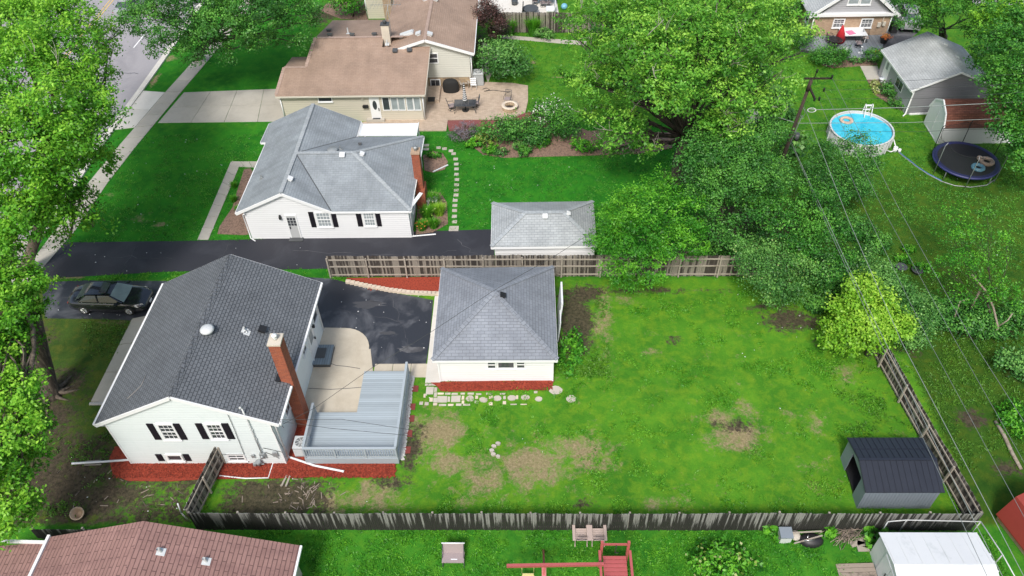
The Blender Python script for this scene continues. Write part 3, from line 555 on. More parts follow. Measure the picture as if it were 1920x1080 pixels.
# sidewalk in slabs
SWL=[(-33.6,36.0),(-33.2,41),(-32.9,46.5),(-32.35,50.8),(-31.9,53.7),(-31.1,58.9),(-30.45,62.6),(-29.3,70),(-28,80),(-27,90)]
SWR=[(-32.7,36.0),(-31.75,41),(-31.45,46.5),(-30.95,50.8),(-30.5,53.9),(-29.75,58.9),(-29.15,62.6),(-28.0,70),(-26.7,80),(-25.7,90)]
sw=MB()
for i in range(len(SWL)-1):
    q=[Vector((*SWL[i],0)),Vector((*SWR[i],0)),Vector((*SWR[i+1],0)),Vector((*SWL[i+1],0))]; L_=(q[3]-q[0]).length; k=max(1,round(L_/1.75))
    for j in range(k):
        a,b=j/k+.012/L_*1,(j+1)/k-.035/L_; sw.prism([lerp2(q,0,a),lerp2(q,1,a),lerp2(q,1,b),lerp2(q,0,b)],0,.035)
struct(sw,'sidewalk','conc')
struct(MB().prism([(-34.5,36.6),(-34.5,40.2),(-42,40),(-42,36)],.0,.02),'driveway_apron','conc')
slabs('driveway_apron',[(214,244),(252.8,239.4),(309.7,173.6),(258,170)],1,2,'concw',0,.045)
slabs('concrete_driveway',[(296,231),(545,228),(545,166),(345,173.6)],4,2,'conc',0,.03)
struct(MB().prism([(-33.2,36.3),(-24.,36.95),(-12.6,37.15),(-2.45,37.2),(-2.45,40.9),(-7.5,40.75),(-19.3,40.05),(-24,39.95),(-32.35,39.9),(-32.8,38)],0,.014),'asphalt_driveway','asph1')
struct(MB().prism(gpoly([(78,530),(150,526),(300,527),(430,527),(560,519),(625,523),(690,541),(760,553),(812,563),(806,640),(798,686),(640,690),(560,640),(500,600),(300,603),(230,600),(170,598),(85,597)]),0,.016),'asphalt_driveway','asph2')
slabs('front_walk',[(370,450),(391,450),(449,312),(433,303)],1,7,'conc',0,.03)
slabs('front_walk',[(446,313),(500,316),(500,303),(434,303)],4,1,'conc',0,.034)
slabs('side_walk',[(170,754),(204,757),(278,592),(248,598)],1,3,'conc',0,.05,.04)
struct(MB().bar(at(168,757,.05),at(196,757,.05),.14,.1),'kerb','gravel')
# concrete patio with rounded corners beside the white house
def arc(c,r,a0,a1,k=8): return [(c[0]+r*math.cos(R_(a0+(a1-a0)*i/k)),c[1]+r*math.sin(R_(a0+(a1-a0)*i/k))) for i in range(k+1)]
pa=at(605,615); pb=at(694,660); pc=at(672,775); 
PATIO=[(-13.2,25.2),(-9.9,25.2)]+[(-9.45,25.5),(-9.2,25.9)]+[(-9.2,28.6)]+[(pb.x-.0,at(692,655).y)]+arc((at(692,655).x-1.7,at(670,616).y-1.7),1.7,0,90)+[(-13.2,at(605,615).y)]
struct(MB().prism(PATIO,0,.06),'patio','concp')
pw=at(640,692); 
slabs('concrete_path',None,3,1,'concp',0,.05,.03,world=[Vector((-9.15,28.1,0)),Vector((-5.95,28.1,0)),Vector((-5.95,29.1,0)),Vector((-9.15,29.1,0))])
slabs('garage_apron',None,1,4,'concw',0,.06,.03,world=[Vector((-6.1,27.7,0)),Vector((-5.22,27.7,0)),Vector((-5.22,34.55,0)),Vector((-6.1,34.55,0))])
# expansion joint and cracks in the patio
ck=MB()
for pts in ([at(578,728,.064),at(620,730,.064),at(655,728,.064),at(678,726,.064)],[at(617,680,.064),at(630,685,.064),at(650,687,.064),at(675,691,.064)]):
    for a,b in zip(pts,pts[1:]): ck.bar(a,b,.035,.005)
struct(ck,'patio_joint','dgrey')
# mulch and soil beds
def bed(name,px,mat,z=.05,n=0):
    q=gpoly(px); mb=MB(); mb.prism(q,0,z); return struct(mb,name,mat)
bed('red_mulch_bed',[(205,862),(216,838),(236,838),(250,868),(540,866),(556,790),(592,760),(574,862),(742,864),(740,893),(700,895),(620,893),(560,896),(490,898),(380,899),(320,903),(240,902),(212,890)],'mulch')
bed('red_mulch_bed',[(806,717),(1040,713),(1034,724),(1008,730),(840,735),(826,733),(820,725)],'mulch')
bed('red_mulch_bed',[(650,523),(836,521),(836,550),(800,549),(760,546),(720,540),(680,530)],'mulch',.1)
bed('brown_mulch_bed',[(458,318),(470,316),(480,330),(468,440),(455,441),(408,439),(412,425),(436,390),(446,355)],'mulchb')
bed('brown_mulch_bed',[(840,238),(870,262),(905,290),(945,296),(1100,292),(1210,288),(1260,278),(1270,250),(1100,245),(1050,225),(1000,205),(985,215),(945,230)],'mulchb')
bed('dark_red_mulch_bed',[(838,227),(945,225),(990,212),(1010,205),(1005,222),(950,245),(842,246)],'mulchr',.06)
bed('brown_mulch_bed',[(793,292),(812,284),(830,288),(840,304),(834,318),(812,324),(796,320)],'mulchb')
bed('garden_bed',[(783,374),(800,358),(826,362),(838,380),(840,420),(812,436),(780,440)],'mulchb',.04)
bed('brown_mulch_bed',[(1625,150),(1650,150),(1680,185),(1690,208),(1676,200),(1640,178)],'mulchb',.04)
bed('brown_mulch_bed',[(1540,122),(1590,112),(1640,112),(1646,122),(1600,125),(1560,128)],'mulchb',.04)
bed('brown_mulch_bed',[(620,0),(690,0),(690,38),(640,36),(600,20)],'mulchb',.04)
struct(MB().prism([(-13,53.4),(at(838,226).x,at(838,226).y),(at(945,226).x,at(945,226).y),(at(957,225).x,at(957,225).y),(at(985,212).x,at(985,212).y),(at(990,190).x,at(990,190).y),(at(990,162).x,at(990,162).y),(at(960,157).x,at(960,157).y),(at(905,155).x,at(905,155).y),(-5.2,60),(-13,60)],0,.09),'paver_patio','paver')
struct(MB().prism([(-13.5,at(800,246).y),(at(837,246).x,at(837,246).y),(at(840,225).x,at(840,225).y+.5),(-13.5,54)],0,.086),'paver_patio','paver')
struct(MB().prism(gpoly([(925,130),(960,120),(940,95),(905,80),(902,120),(915,155)]),0,.02),'gravel_path','conc')
struct(MB().prism(gpoly([(940,72),(1100,86),(1100,78),(940,66)]),0,.03),'gravel_path','conc')
struct(MB().prism(gpoly([(905,30),(1048,28),(1040,-20),(860,-20)]),0,.05),'concrete_patio','concw')
slabs('concrete_slab',[(1625,150),(1655,150),(1645,124),(1612,124)],1,1,'conc',0,.04)
struct(MB().prism(gpoly([(1660,112),(1720,62),(1690,20),(1668,-20),(1640,-20),(1665,70),(1650,90)]),0,.015),'asphalt_driveway','asph3')
struct(MB().prism(gpoly([(1400,205),(1422,205),(1424,232),(1398,232)]),0,.03),'gravel_path','conc')
struct(MB().prism(gpoly([(1780,-40),(2100,-40),(2100,8),(1830,10)]),0,.02),'road','road')
REC[0]=False
# white gravel strip against the deck: stuff
gs=MB(); a0,a1=at(748,862),at(768,706)
for i in range(1500):
    t=random.random(); c=a0.lerp(a1,t)+Vector((random.uniform(-.22,.28),0,.02)); s=random.uniform(.02,.05); gs.obox(c,(s,random.uniform(-.01,.01),0),(0,s,0),(0,0,s*.7))
struct(gs,'white_gravel','gravel','stuff')
# short uneven grass of the fenced yard and the other lawns
def field(A,x,y):
    i=np.clip(((x-gx[0])/.3).astype(int),0,nx-1); j=np.clip(((y-gy[0])/.3).astype(int),0,ny-1); return A[j,i]
HS=.12; hx0,hy0=-66.,8.; HM=np.zeros((int(88/HS),int(132/HS)),bool); YY,XX=np.mgrid[0:HM.shape[0],0:HM.shape[1]]
for pl_ in HARD:
    xs=[p[0] for p in pl_]; ys=[p[1] for p in pl_]; i0,i1=max(0,int((min(xs)-hx0)/HS)),min(HM.shape[1],int((max(xs)-hx0)/HS)+2); j0,j1=max(0,int((min(ys)-hy0)/HS)),min(HM.shape[0],int((max(ys)-hy0)/HS)+2)
    if i1<=i0 or j1<=j0: continue
    X_=XX[j0:j1,i0:i1]*HS+hx0; Y_=YY[j0:j1,i0:i1]*HS+hy0; ins=np.zeros(X_.shape,bool)
    for k in range(len(pl_)):
        (xa,ya),(xb,yb)=pl_[k],pl_[k-1]
        if ya!=yb: ins^=((ya>Y_)!=(yb>Y_))&(X_<(xb-xa)*(Y_-ya)/(yb-ya)+xa)
    HM[j0:j1,i0:i1]|=ins
def vnoise(x,y,s,seed):
    g=np.random.default_rng(seed).random((64,64)); u,v=(x/s)%63,(y/s)%63; i,j=u.astype(int),v.astype(int); fu,fv=u-i,v-j; fu=fu*fu*(3-2*fu); fv=fv*fv*(3-2*fv)
    return (g[j,i]*(1-fu)+g[j,i+1]*fu)*(1-fv)+(g[j+1,i]*(1-fu)+g[j+1,i+1]*fu)*fv
def grass(name,x0,x1,y0,y1,n,h,mat,size,bias=0.,off=0.):
    x=rng.uniform(x0,x1,n); y=rng.uniform(y0,y1,n); s=field(soil,x,y)+.5*field(straw,x,y)
    keep=(vnoise(x,y,1.1,3)*.6+vnoise(x,y,.4,4)*.4+s*.9)<rng.uniform(.35,.75,n)+bias; keep&=~HM[np.clip(((y-hy0)/HS).round().astype(int),0,HM.shape[0]-1),np.clip(((x-hx0)/HS).round().astype(int),0,HM.shape[1]-1)]; x,y=x[keep],y[keep]; m_=len(x); k=4
    P=np.stack([np.repeat(x,k)+rng.normal(0,.07,m_*k),np.repeat(y,k)+rng.normal(0,.07,m_*k),rng.uniform(.02,h,m_*k)],1)
    D=rng.normal(size=(m_*k,3))*.8+np.array([0,0,.8]); T=np.repeat(vnoise(x,y,.5,5)*.45+vnoise(x,y,3,6)*.3+.28,k)+rng.normal(0,.15,m_*k)+off
    o=leafmesh(name,P,D,rng.uniform(.6,1.3,m_*k)*size,T,mat,asp=.3); o['kind']='stuff'; return o
grass('grass',-5.2,21.2,19.1,36,60000,.11,'grass',.14)
grass('grass',-13,-5,19.1,22.2,2600,.10,'grass',.13,-.1)
grass('grass',-14,22,15.2,18.6,14000,.09,'bright',.13,0,-.02)
grass('grass',-31,13,36.9,52.5,26000,.07,'maple2',.11,0,-.02)
grass('grass',-12,30,52.5,75,22000,.07,'bright',.12,0,-.1)
grass('grass',13,36,36.5,53,18000,.08,'maple2',.13,0,.05)
grass('grass',-31,-21.5,22,33,7000,.08,'weed',.13,0,-.15)
grass('grass',-31,-12,36.05,36.85,2500,.10,'grass',.11,-.08)
grass('weeds',-26,-16.5,19.3,24.5,2600,.14,'weed',.17,.35)
grass('weeds',1.4,4.5,28,35.5,1300,.25,'weed',.2,.35,.2)
grass('weeds',17,30,22,37,9000,.12,'weed',.15,.15,.1)

# small pale litter on the drives and lawns
s=MB()
for i in range(170):
    a,b_,c_,d_=random.choice([(-30,-13,36.9,40),(-30,-22,33,36),(-12,-6,29,36),(12,21,29,36),(12,21,29,36),(-13,18,19.5,28),(-25,-17,19.5,24),(20,35,30,50),(-30,-22,41,52),(-6,12,41,50)])
    x,y=random.uniform(a,b_),random.uniform(c_,d_); r=random.uniform(.012,.032); s.obox((x,y,.03),(r,random.uniform(-.02,.02),0),(0,r*.7,0),(0,0,.012))
struct(s,'litter','white','stuff')
s=MB()
for i in range(90):
    c=at(random.gauss(560,40),random.gauss(925,18)) if i<60 else at(random.uniform(100,340),random.uniform(880,950)); a_=random.uniform(0,6.28); l_=random.uniform(.05,.22); s.obox(c+Vector((0,0,.02)),(math.cos(a_)*l_,math.sin(a_)*l_,random.uniform(-.02,.04)),(-math.sin(a_)*.018,math.cos(a_)*.018,0),(0,0,.012))
struct(s,'wood_scraps','woodo','stuff')
s=MB()
for i in range(5200):
    k=random.random()
    if k<.62: c=at(random.uniform(212,742),random.uniform(869,897))
    elif k<.84: c=at(random.uniform(826,1036),random.uniform(717,733))
    else: c=at(random.uniform(690,834),random.uniform(523,534 if random.random()<.5 else 545))
    a_=random.uniform(0,6.28); l_=random.uniform(.025,.07); s.obox(c+Vector((0,0,.06)),(math.cos(a_)*l_,math.sin(a_)*l_,random.uniform(-.03,.03)),(-math.sin(a_)*.015,math.cos(a_)*.015,.01),(0,0,.012))
struct(s,'mulch_chips','mulch','stuff')

s=MB()
def crack(a,b,z,w=.022,k=12,j=.16):
    a,b=Vector((*a,z)),Vector((*b,z)); pp=[a.lerp(b,i/k)+Vector((random.uniform(-j,j),random.uniform(-j,j),0))*(0<i<k) for i in range(k+1)]
    for c,d in zip(pp,pp[1:]): s.bar(c,d,w*random.uniform(.6,1.3),.003)
for a,b in (((-30,38.6),(-24,38.2)),((-21,37.6),(-20.4,39.7)),((-16,38.9),(-9,38.4)),((-10.5,37.6),(-5,38.8)),((-12.3,33.6),(-8,32.4)),((-9,35),(-7.2,30)),((-30,34.6),(-26,35.1)),((-5,39.9),(-3,37.6)),((-27,36.6),(-26.7,39.6))): crack(a,b,.019)
struct(s,'asphalt_cracks','asph3')
s=MB()
for c,r in (((-10.2,33.9),1.1),((-7.2,30.2),.7),((-8.6,31.5),.5),((-29,35.1),.4),((-12.2,31.7),.6)):   # worn bare spots where the sealer has gone
    pts=[(c[0]+math.cos(a)*r*random.uniform(.5,1.3)*1.2,c[1]+math.sin(a)*r*random.uniform(.35,.9)*.5) for a in np.linspace(0,6.283,22)[:-1]]; s.prism(pts,.0,.0185)
struct(s,'worn_asphalt','asph3')
# ================================================================ BUILDINGS
def rect(P0,U,N,px):       # rectangle on a wall plane from its four photo corners (tl,tr,br,bl) -> u0,u1,z0,z1
    q=[onp(u,v,P0,N) for u,v in px]; P0=Vector(P0); U=Vector(U); us=[(p-P0).dot(U) for p in q]; zs=[p.z for p in q]
    return (us[0]+us[3])/2,(us[1]+us[2])/2,(zs[2]+zs[3])/2,(zs[0]+zs[1])/2
def pbox(mb,P0,U,N,u0,u1,z0,z1,d0,d1):   # box lying on a wall: along U, up Z, out N from d0 to d1
    P0,U,N=Vector(P0),Vector(U),Vector(N); c=P0+U*(u0+u1)/2+N*(d0+d1)/2; c.z=(z0+z1)/2
    return mb.obox(c,U*(u1-u0)/2,N*(d1-d0)/2,Vector((0,0,(z1-z0)/2)))
def window(par,P0,U,N,r,cols=1,rows=1,fr=.07,glass='glass',mid=True,shut=None,sill=True,mat='trim',shw=.38):
    P0,U,N=Vector(P0),Vector(U).normalized(),Vector(N).normalized(); u0,u1,z0,z1=r; mb=MB()
    for a in ((u0-fr,u0,z0-fr,z1+fr),(u1,u1+fr,z0-fr,z1+fr),(u0,u1,z1,z1+fr),(u0,u1,z0-fr,z0)): pbox(mb,P0,U,N,*a,0,.06)
    if mid: pbox(mb,P0,U,N,u0,u1,(z0+z1)/2-.03,(z0+z1)/2+.03,0,.045)
    f=mb.build('window',mat,par)
    g=MB(); pbox(g,P0,U,N,u0,u1,z0,z1,0,.02); g.build('pane',glass,f)
    if cols>1 or rows>1:
        k=MB()
        for i in range(1,cols): u=u0+(u1-u0)*i/cols; pbox(k,P0,U,N,u-.012,u+.012,z0,z1,.02,.034)
        for j in range(1,rows):
            z=z0+(z1-z0)*j/rows
            if not(mid and abs(z-(z0+z1)/2)<.05): pbox(k,P0,U,N,u0,u1,z-.012,z+.012,.02,.036)
        k.build('glazing_bars',mat,f)
    if sill: s=MB(); pbox(s,P0,U,N,u0-fr-.04,u1+fr+.04,z0-fr-.05,z0-fr,0,.1); s.build('sill',mat,f)
    if shut:
        for a,b in shut:
            s=MB(); h0,h1=z0-fr,z1+fr; pbox(s,P0,U,N,a,b,h0,h1,0,.035)
            for (q0,q1) in ((h0+.05,(h0+h1)/2-.03),((h0+h1)/2+.03,h1-.05)): pbox(s,P0,U,N,a+.05,b-.05,q0,q1,.035,.045)
            s.build('shutter','shutter',par)
    return f
def roofpart(par,polys,mat,t=.07,capm=None,caps=(),name='roof'):
    mb=MB()
    for p in polys: mb.slab(p,t)
    r=mb.build(name,mat,par)
    if capm:
        c=MB()
        for a,b in caps: 
            a,b=Vector(a),Vector(b); n=max(2,int((b-a).length/.28))
            for i in range(n): c.bar(a.lerp(b,i/n)+Vector((0,0,.018)),a.lerp(b,(i+1)/n)+Vector((0,0,.006)),.26,.03)
        c.build('ridge_cap',capm,r)
    return r
def edging(par,segs,name,mat,w=.1,h=.14,dz=-.08,out=0):
    for a,b in segs: mb=MB(); mb.bar(Vector(a)+Vector((0,0,dz)),Vector(b)+Vector((0,0,dz)),w,h); mb.build(name,mat,par)
def roofz(poly):           # plane of a roof polygon
    a,b,c=map(Vector,poly[:3]); n=(b-a).cross(c-a).normalized(); return a,(n if n.z>0 else -n)
def boxvent(par,poly,px,mat,w=.28,h=.14,name='roof_vent'):
    a,n=roofz(poly); p=onp(*px,a,n); s=MB(); u=Vector((0,0,1)).cross(n).normalized(); v=n.cross(u); s.obox(p+n*h*.35,u*w*.42,v*w*.42,n*h*.4); s.obox(p+n*h*.85,u*w*.55,v*w*.55,n*h*.18); s.build(name,mat,par)
def pipevent(par,poly,px,mat='lgrey',r=.06,h=.3):
    a,n=roofz(poly); p=onp(*px,a,n); s=MB(); u=Vector((0,0,1)).cross(n).normalized(); v=n.cross(u); s.obox(p+n*.01,u*.16,v*.16,n*.015); s.tube([p,p+Vector((0,0,h))],r,10,caps=False); s.tube([p+Vector((0,0,.02)),p+Vector((0,0,.09))],[r*1.6,r*1.02],10); s.cyl(p+Vector((0,0,h*.8)),r*.86,.01,10); s.build('vent_pipe',mat,par)

# ---------------- white two-storey house with the charcoal roof (front left)
def sh1(x,y,z=0): return Vector((x+.03*(y-22.4),y,z))
h1=thing('white_house','white sided house with charcoal shingle roof, red brick chimney and black shutters','house',sh1(-17,27))
x0,x1,y0,y1=-21.2,-12.92,22.42,31.85; ez,rz_=3.86,6.12; xr=-17.08
mb=MB(); wt=.12
def gable(mb,xa,xb,y,z0,ze,xr,zr,t,sh=lambda x,y,z:Vector((x,y,z))):
    P=[(xa,z0),(xb,z0),(xb,ze),(xr,zr),(xa,ze)]; A=[sh(x,y,z) for x,z in P]; B=[sh(x,y+t,z) for x,z in P]
    mb._a(A+B,[(0,1,2,3,4),(9,8,7,6,5)]+[(i,5+i,5+(i+1)%5,(i+1)%5) for i in range(5)])
sl_l=(rz_-ez)/(xr-x0+.36); sl_r=(rz_-ez)/(x1+.5-xr)
gable(mb,x0,x1,y0,0,ez-.12+.36*sl_l,xr,rz_-.1,.12,sh1); gable(mb,x0,x1,y1-.12,0,ez+.02,xr,rz_-.1,.12,sh1)
for xa,xb,ze in ((x0,x0+.12,ez-.02),(x1-.12,x1,ez-.02)):
    a,b,c,d=sh1(xa,y0+.123),sh1(xb,y0+.123),sh1(xb,y1-.123),sh1(xa,y1-.123); mb.prism([a,b,c,d],0,ze)
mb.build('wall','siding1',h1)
e=[sh1(x0-.36,22.28,ez),sh1(x0-.36,32.05,ez),sh1(x1+.5,22.28,ez),sh1(x1+.5,32.05,ez)]; rg=[sh1(xr,22.28,rz_),sh1(xr,32.05,rz_)]
RL=[e[0],rg[0],rg[1],e[1]]; RRt=[rg[0],e[2],e[3],rg[1]]
r1=roofpart(h1,[RL,RRt],'roof1',.09,None)
cc=MB(); n=34
for i in range(n):
    a=rg[0].lerp(rg[1],i/n); b=rg[0].lerp(rg[1],(i+.93)/n)
    cc.slab([a+Vector((-.17,0,-.045)),a+Vector((0,0,.035)),b+Vector((0,0,.012)),b+Vector((-.17,0,-.07))],.02); cc.slab([a+Vector((0,0,.035)),a+Vector((.17,0,-.045)),b+Vector((.17,0,-.07)),b+Vector((0,0,.012))],.02)
cc.build('ridge_cap','roof1',r1)
edging(h1,[(e[0]+Vector((0,-.03,0)),rg[0]+Vector((0,-.03,0))),(rg[0]+Vector((0,-.03,0)),e[2]+Vector((0,-.03,0))),(e[1],rg[1]),(rg[1],e[3])],'rake_board','trim',.06,.2,-.13)
edging(h1,[(e[0]+Vector((-.06,0,0)),e[1]+Vector((-.06,0,0)))],'gutter','trim',.11,.12,-.08)
gq=lambda y: sh1(x1+.56,y,ez)
edging(h1,[(gq(22.28),gq(24.62)),(gq(25.5),gq(32.05))],'gutter','trim',.11,.12,-.10)
P0=(x0,y0,0);U=(1,0,0);N=(0,-1,0)
def px2(l,s,ox,oy): return [(ox+a/s,oy+b/s) for a,b in l]
Z2=lambda l:px2(l,4.32,130,700)
for win,sL,sR in (([(727,415),(835,415),(880,525),(777,525)],[(625,412),(680,412),(757,550),(705,550)],[(838,410),(895,410),(967,547),(913,547)]),([(1117,413),(1220,413),(1265,520),(1165,520)],[(1020,408),(1075,408),(1143,547),(1090,547)],[(1233,406),(1290,406),(1350,545),(1295,545)])):
    r=rect(P0,U,N,Z2(win)); a=rect(P0,U,N,Z2(sL)); b=rect(P0,U,N,Z2(sR)); window(h1,P0,U,N,r,3,4,.1,shut=[a[:2],b[:2]])
r=rect(P0,U,N,Z2([(795,662),(895,662),(920,698),(815,698)])); a=rect(P0,U,N,Z2([(695,657),(745,657),(790,728),(740,728)])); b=rect(P0,U,N,Z2([(915,655),(965,655),(1007,728),(960,728)]))
window(h1,P0,U,N,r,1,1,.1,shut=[a[:2],b[:2]],mid=False)
window(h1,P0,U,N,rect(P0,U,N,Z2([(1292,659),(1405,659),(1425,697),(1305,697)])),2,1,.1,mid=True)
r=rect(P0,U,N,Z2([(770,195),(930,195),(930,212),(770,212)])); s=MB(); pbox(s,P0,U,N,*r[:2],r[2]-.05,r[3],0,.03)
for i in range(3): pbox(s,P0,U,N,r[0]+.05,r[1]-.05,r[2]+.02*i*2-.03,r[2]+.02*i*2-.015,.03,.045)
s.build('gable_vent','trim',h1)
PE=sh1(x1,y0); UE=Vector((.03,1,0)).normalized(); NE=Vector((1,-.03,0)).normalized()
def ewin(cy,cz,w,h,**k): window(h1,PE,UE,NE,(cy-y0-w/2,cy-y0+w/2,cz-h/2,cz+h/2),**k)
p=onp(590,594,PE,NE); ewin(p.y,2.35,.8,1.15,cols=1,rows=1)
p=onp(570,657,PE,NE); ewin(p.y,2.35,.6,.75,cols=2,rows=2)
p=onp(530,746,PE,NE); ewin(p.y,2.3,.6,.8,cols=2,rows=2)
p=onp(583,636,PE,NE); dy=p.y-y0; s=MB(); pbox(s,PE,UE,NE,dy-.5,dy+.5,.35,2.45,0,.05); d=s.build('door','trim',h1)
s=MB()
for a in ((dy-.56,dy-.5,.3,2.52),(dy+.5,dy+.56,.3,2.52),(dy-.5,dy+.5,2.45,2.52)): pbox(s,PE,UE,NE,*a,0,.08)
s.build('frame','white',d); s=MB(); pbox(s,PE,UE,NE,dy-.3,dy+.3,1.4,2.2,.05,.056); s.build('pane','glassl',d); s=MB(); pbox(s,PE,UE,NE,dy+.36,dy+.42,1.2,1.36,.05,.13); s.build('handle','black',d)
p=onp(582,606,PE,NE); s=MB(); q=PE+UE*(p.y-y0)+NE*.12+Vector((0,0,2.1)); s.obox(q,(.07,0,0),(0,.06,0),(0,0,.1)); s.obox(q-NE*.07,(.05,0,0),(0,.03,0),(0,0,.03)); s.build('wall_lamp','black',h1)
# corner trim and downspouts
for xx in (x0-.005,x1-.075): s=MB(); s.box(xx,xx+.08,y0-.02,y0+.06,0,ez-.1); s.build('corner_trim','trim',h1)
s=MB(); q=[e[0]+Vector((.1,0,-.15)),sh1(x0-.09,y0+.25,3.2),sh1(x0-.09,y0+.25,.25)]; s.tube(q,.045,6); s.build('downspout','trim',h1)
s=MB(); q=[e[2]+Vector((-.05,.3,-.15)),sh1(x1+.09,y0+.2,3.3),sh1(x1+.09,y0+.2,.25)]; s.tube(q,.045,6); s.build('downspout','trim',h1)
s=MB(); q=[e[3]+Vector((-.05,-.4,-.15)),sh1(x1+.09,y1-.3,3.3),sh1(x1+.09,y1-.3,.25)]; s.tube(q,.045,6); s.build('downspout','trim',h1)
# conduit mast, meter boxes and cables on the front wall
def fp(u,v,d=.08): p=onp(130+u/4.32,700+v/4.32,(0,y0-d,0),N); return p
s=MB(); tp=fp(1405,272); bt=fp(1590,715,.08); s.tube([Vector((bt.x,y0-.09,tp.z)),Vector((bt.x,y0-.09,.9))],.04,8); s.tube([Vector((bt.x,y0-.09,tp.z)),Vector((bt.x-.02,y0-.2,tp.z+.08))],.055,8)
for z in (1.5,2.4,3.2): s.box(bt.x-.07,bt.x+.07,y0-.1,y0-.02,z,z+.04)
s.build('conduit_mast','lgrey',h1)
s=MB(); s.box(bt.x-.14,bt.x+.14,y0-.16,y0-.01,.75,1.15); s.tube([(bt.x,y0-.15,.98),(bt.x,y0-.27,.98)],.09,12); s.build('electric_meter','grey',h1)
s=MB(); s.box(bt.x+.55,bt.x+.8,y0-.12,y0-.01,.85,1.2); s.box(bt.x-.62,bt.x-.45,y0-.1,y0-.01,.7,.95); s.build('junction_box','grey',h1)
s=MB(); s.cyl((bt.x-.32,y0-.22,.32),.13,.28,12); s.tube([(bt.x-.32,y0-.22,.1),(bt.x-.32,y0-.22,.34)],.03); s.tube([(bt.x-.6,y0-.2,.3),(bt.x-.05,y0-.2,.3)],.035); s.box(bt.x-.62,bt.x-.48,y0-.28,y0-.12,.2,.38); s.build('gas_meter','grey',h1)
s=MB()
for pts in ([(1255,272),(1330,440),(1415,655)],[(1620,390),(1650,470),(1700,560),(1728,600)],[(1570,605),(1640,620),(1728,640)],[(1590,640),(1650,665),(1700,690)],[(1230,660),(1300,655),(1415,655)],[(1690,340),(1720,420),(1735,440)]): s.tube([fp(a,b,.05) for a,b in pts],.014,5)
s.build('wall_cables','wired',h1)
# chimney outside the east wall
cx0,cx1=-12.92+.12,-12.92+.72; cyA,cyB=24.72,25.42
c1=MB(); c1.box(cx0+.02,cx1,cyA,cyB,0,6.85); ch=c1.build('chimney','brick',h1)
s=MB(); s.box(cx0-.02,cx1+.04,cyA-.04,cyB+.04,6.85,6.94); s.build('cap','cappad',ch)
s=MB(); s.cyl(((cx0+cx1)/2+.03,(cyA+cyB)/2,6.97),.1,.22,12); s.lathe(((cx0+cx1)/2+.03,(cyA+cyB)/2,7.17),[(.02,-.02),(.14,0),(.14,.07),(.10,.12),(.01,.14)],14); s.build('flue_cap','white',ch)
s=MB(); s.box(cx0-.28,cx0+.0,cyA-.1,cyA+.4,4.12,4.2); s.build('flashing','black',ch)
# roof fittings
a,n_=roofz(RRt); p=onp(390,622,a,n_); s=MB(); s.cyl(p-Vector((0,0,.12)),.2,.3,16); s.lathe(p,[(.30,.1),(.34,.13),(.36,.2),(.28,.29),(.12,.34),(.01,.345)],24); s.build('roof_fan','lgrey',h1)
boxvent(h1,RRt,(491,620),'black',.36,.2)
pipevent(h1,RRt,(459,620),'lgrey',.055,.28); pipevent(h1,RRt,(463,624),'lgrey',.04,.12)
s=MB(); a,n_=roofz(RL); pts=[onp(u,v,a+n_*.03,n_) for u,v in ((238,748),(252,735),(265,722),(274,702))]; s.tube(pts,.012,4); single(s,'twig','twig','thin bare twig fallen on the left slope of the charcoal roof','twig',pts[0])

# ---------------- garage with the pyramid roof
G=thing('white_garage','white detached garage with slate blue pyramid roof beside the fenced lawn','garage',(-2,31.1,0))
gx0,gx1,gy0,gy1=-5.2,1.16,27.83,34.5; ez=2.32
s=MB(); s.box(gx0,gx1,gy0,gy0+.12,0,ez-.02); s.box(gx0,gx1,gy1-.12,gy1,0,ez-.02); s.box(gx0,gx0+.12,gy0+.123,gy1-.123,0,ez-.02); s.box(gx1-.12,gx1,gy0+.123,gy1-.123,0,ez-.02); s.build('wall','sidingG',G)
E_=[Vector((-5.46,27.5,ez)),Vector((1.4,27.5,ez)),Vector((1.36,34.8,ez)),Vector((-5.5,34.72,ez))]; A1=Vector((-2.07,31.05,3.98)); A2=Vector((-2.07,31.15,3.98))
PG=[[E_[0],E_[1],A1],[E_[1],E_[2],A2,A1],[E_[2],E_[3],A2],[E_[3],E_[0],A1,A2]]
rr=roofpart(G,PG,'roofG1',.08,'cap',[(E_[0],A1),(E_[1],A1),(E_[2],A2),(E_[3],A2)])
edging(G,[(E_[i],E_[(i+1)%4]) for i in range(4)],'fascia','trim',.05,.16,-.15)
boxvent(G,PG[1],(941,556),'black',.3,.2)
P0=(gx0,gy0,0);Z5=lambda l:px2(l,3.6,760,480)
for q,m_ in (([(558,710),(606,710),(606,750),(558,750)],True),([(628,710),(731,710),(731,748),(628,748)],False),([(754,708),(803,708),(803,748),(754,748)],True)):
    r=rect(P0,(1,0,0),(0,-1,0),Z5(q)); window(G,P0,(1,0,0),(0,-1,0),(r[0],r[1],r[2]-.05,r[3]-.02),1,1,.07,mid=m_)
s=MB(); s.box(gx0-.03,gx0-.003,28.3,33.5,.05,2.1)
for i in range(1,4): s.box(gx0-.045,gx0-.03,28.3,33.5,.05+.51*i-.01,.05+.51*i+.01)
s.build('garage_door','trim',G)
s=MB(); s.box(gx0-.06,gx0+.03,gy0-.06,gy0+.02,0,2.2); s.build('corner_trim','trim',G); s=MB(); s.box(gx1-.03,gx1+.05,gy0-.06,gy0+.02,0,2.2); s.build('corner_trim','trim',G)
s=MB(); s.tube([(1.3,34.3,2.1),(1.24,34.3,.2)],.045,6); s.build('downspout','trim',G)
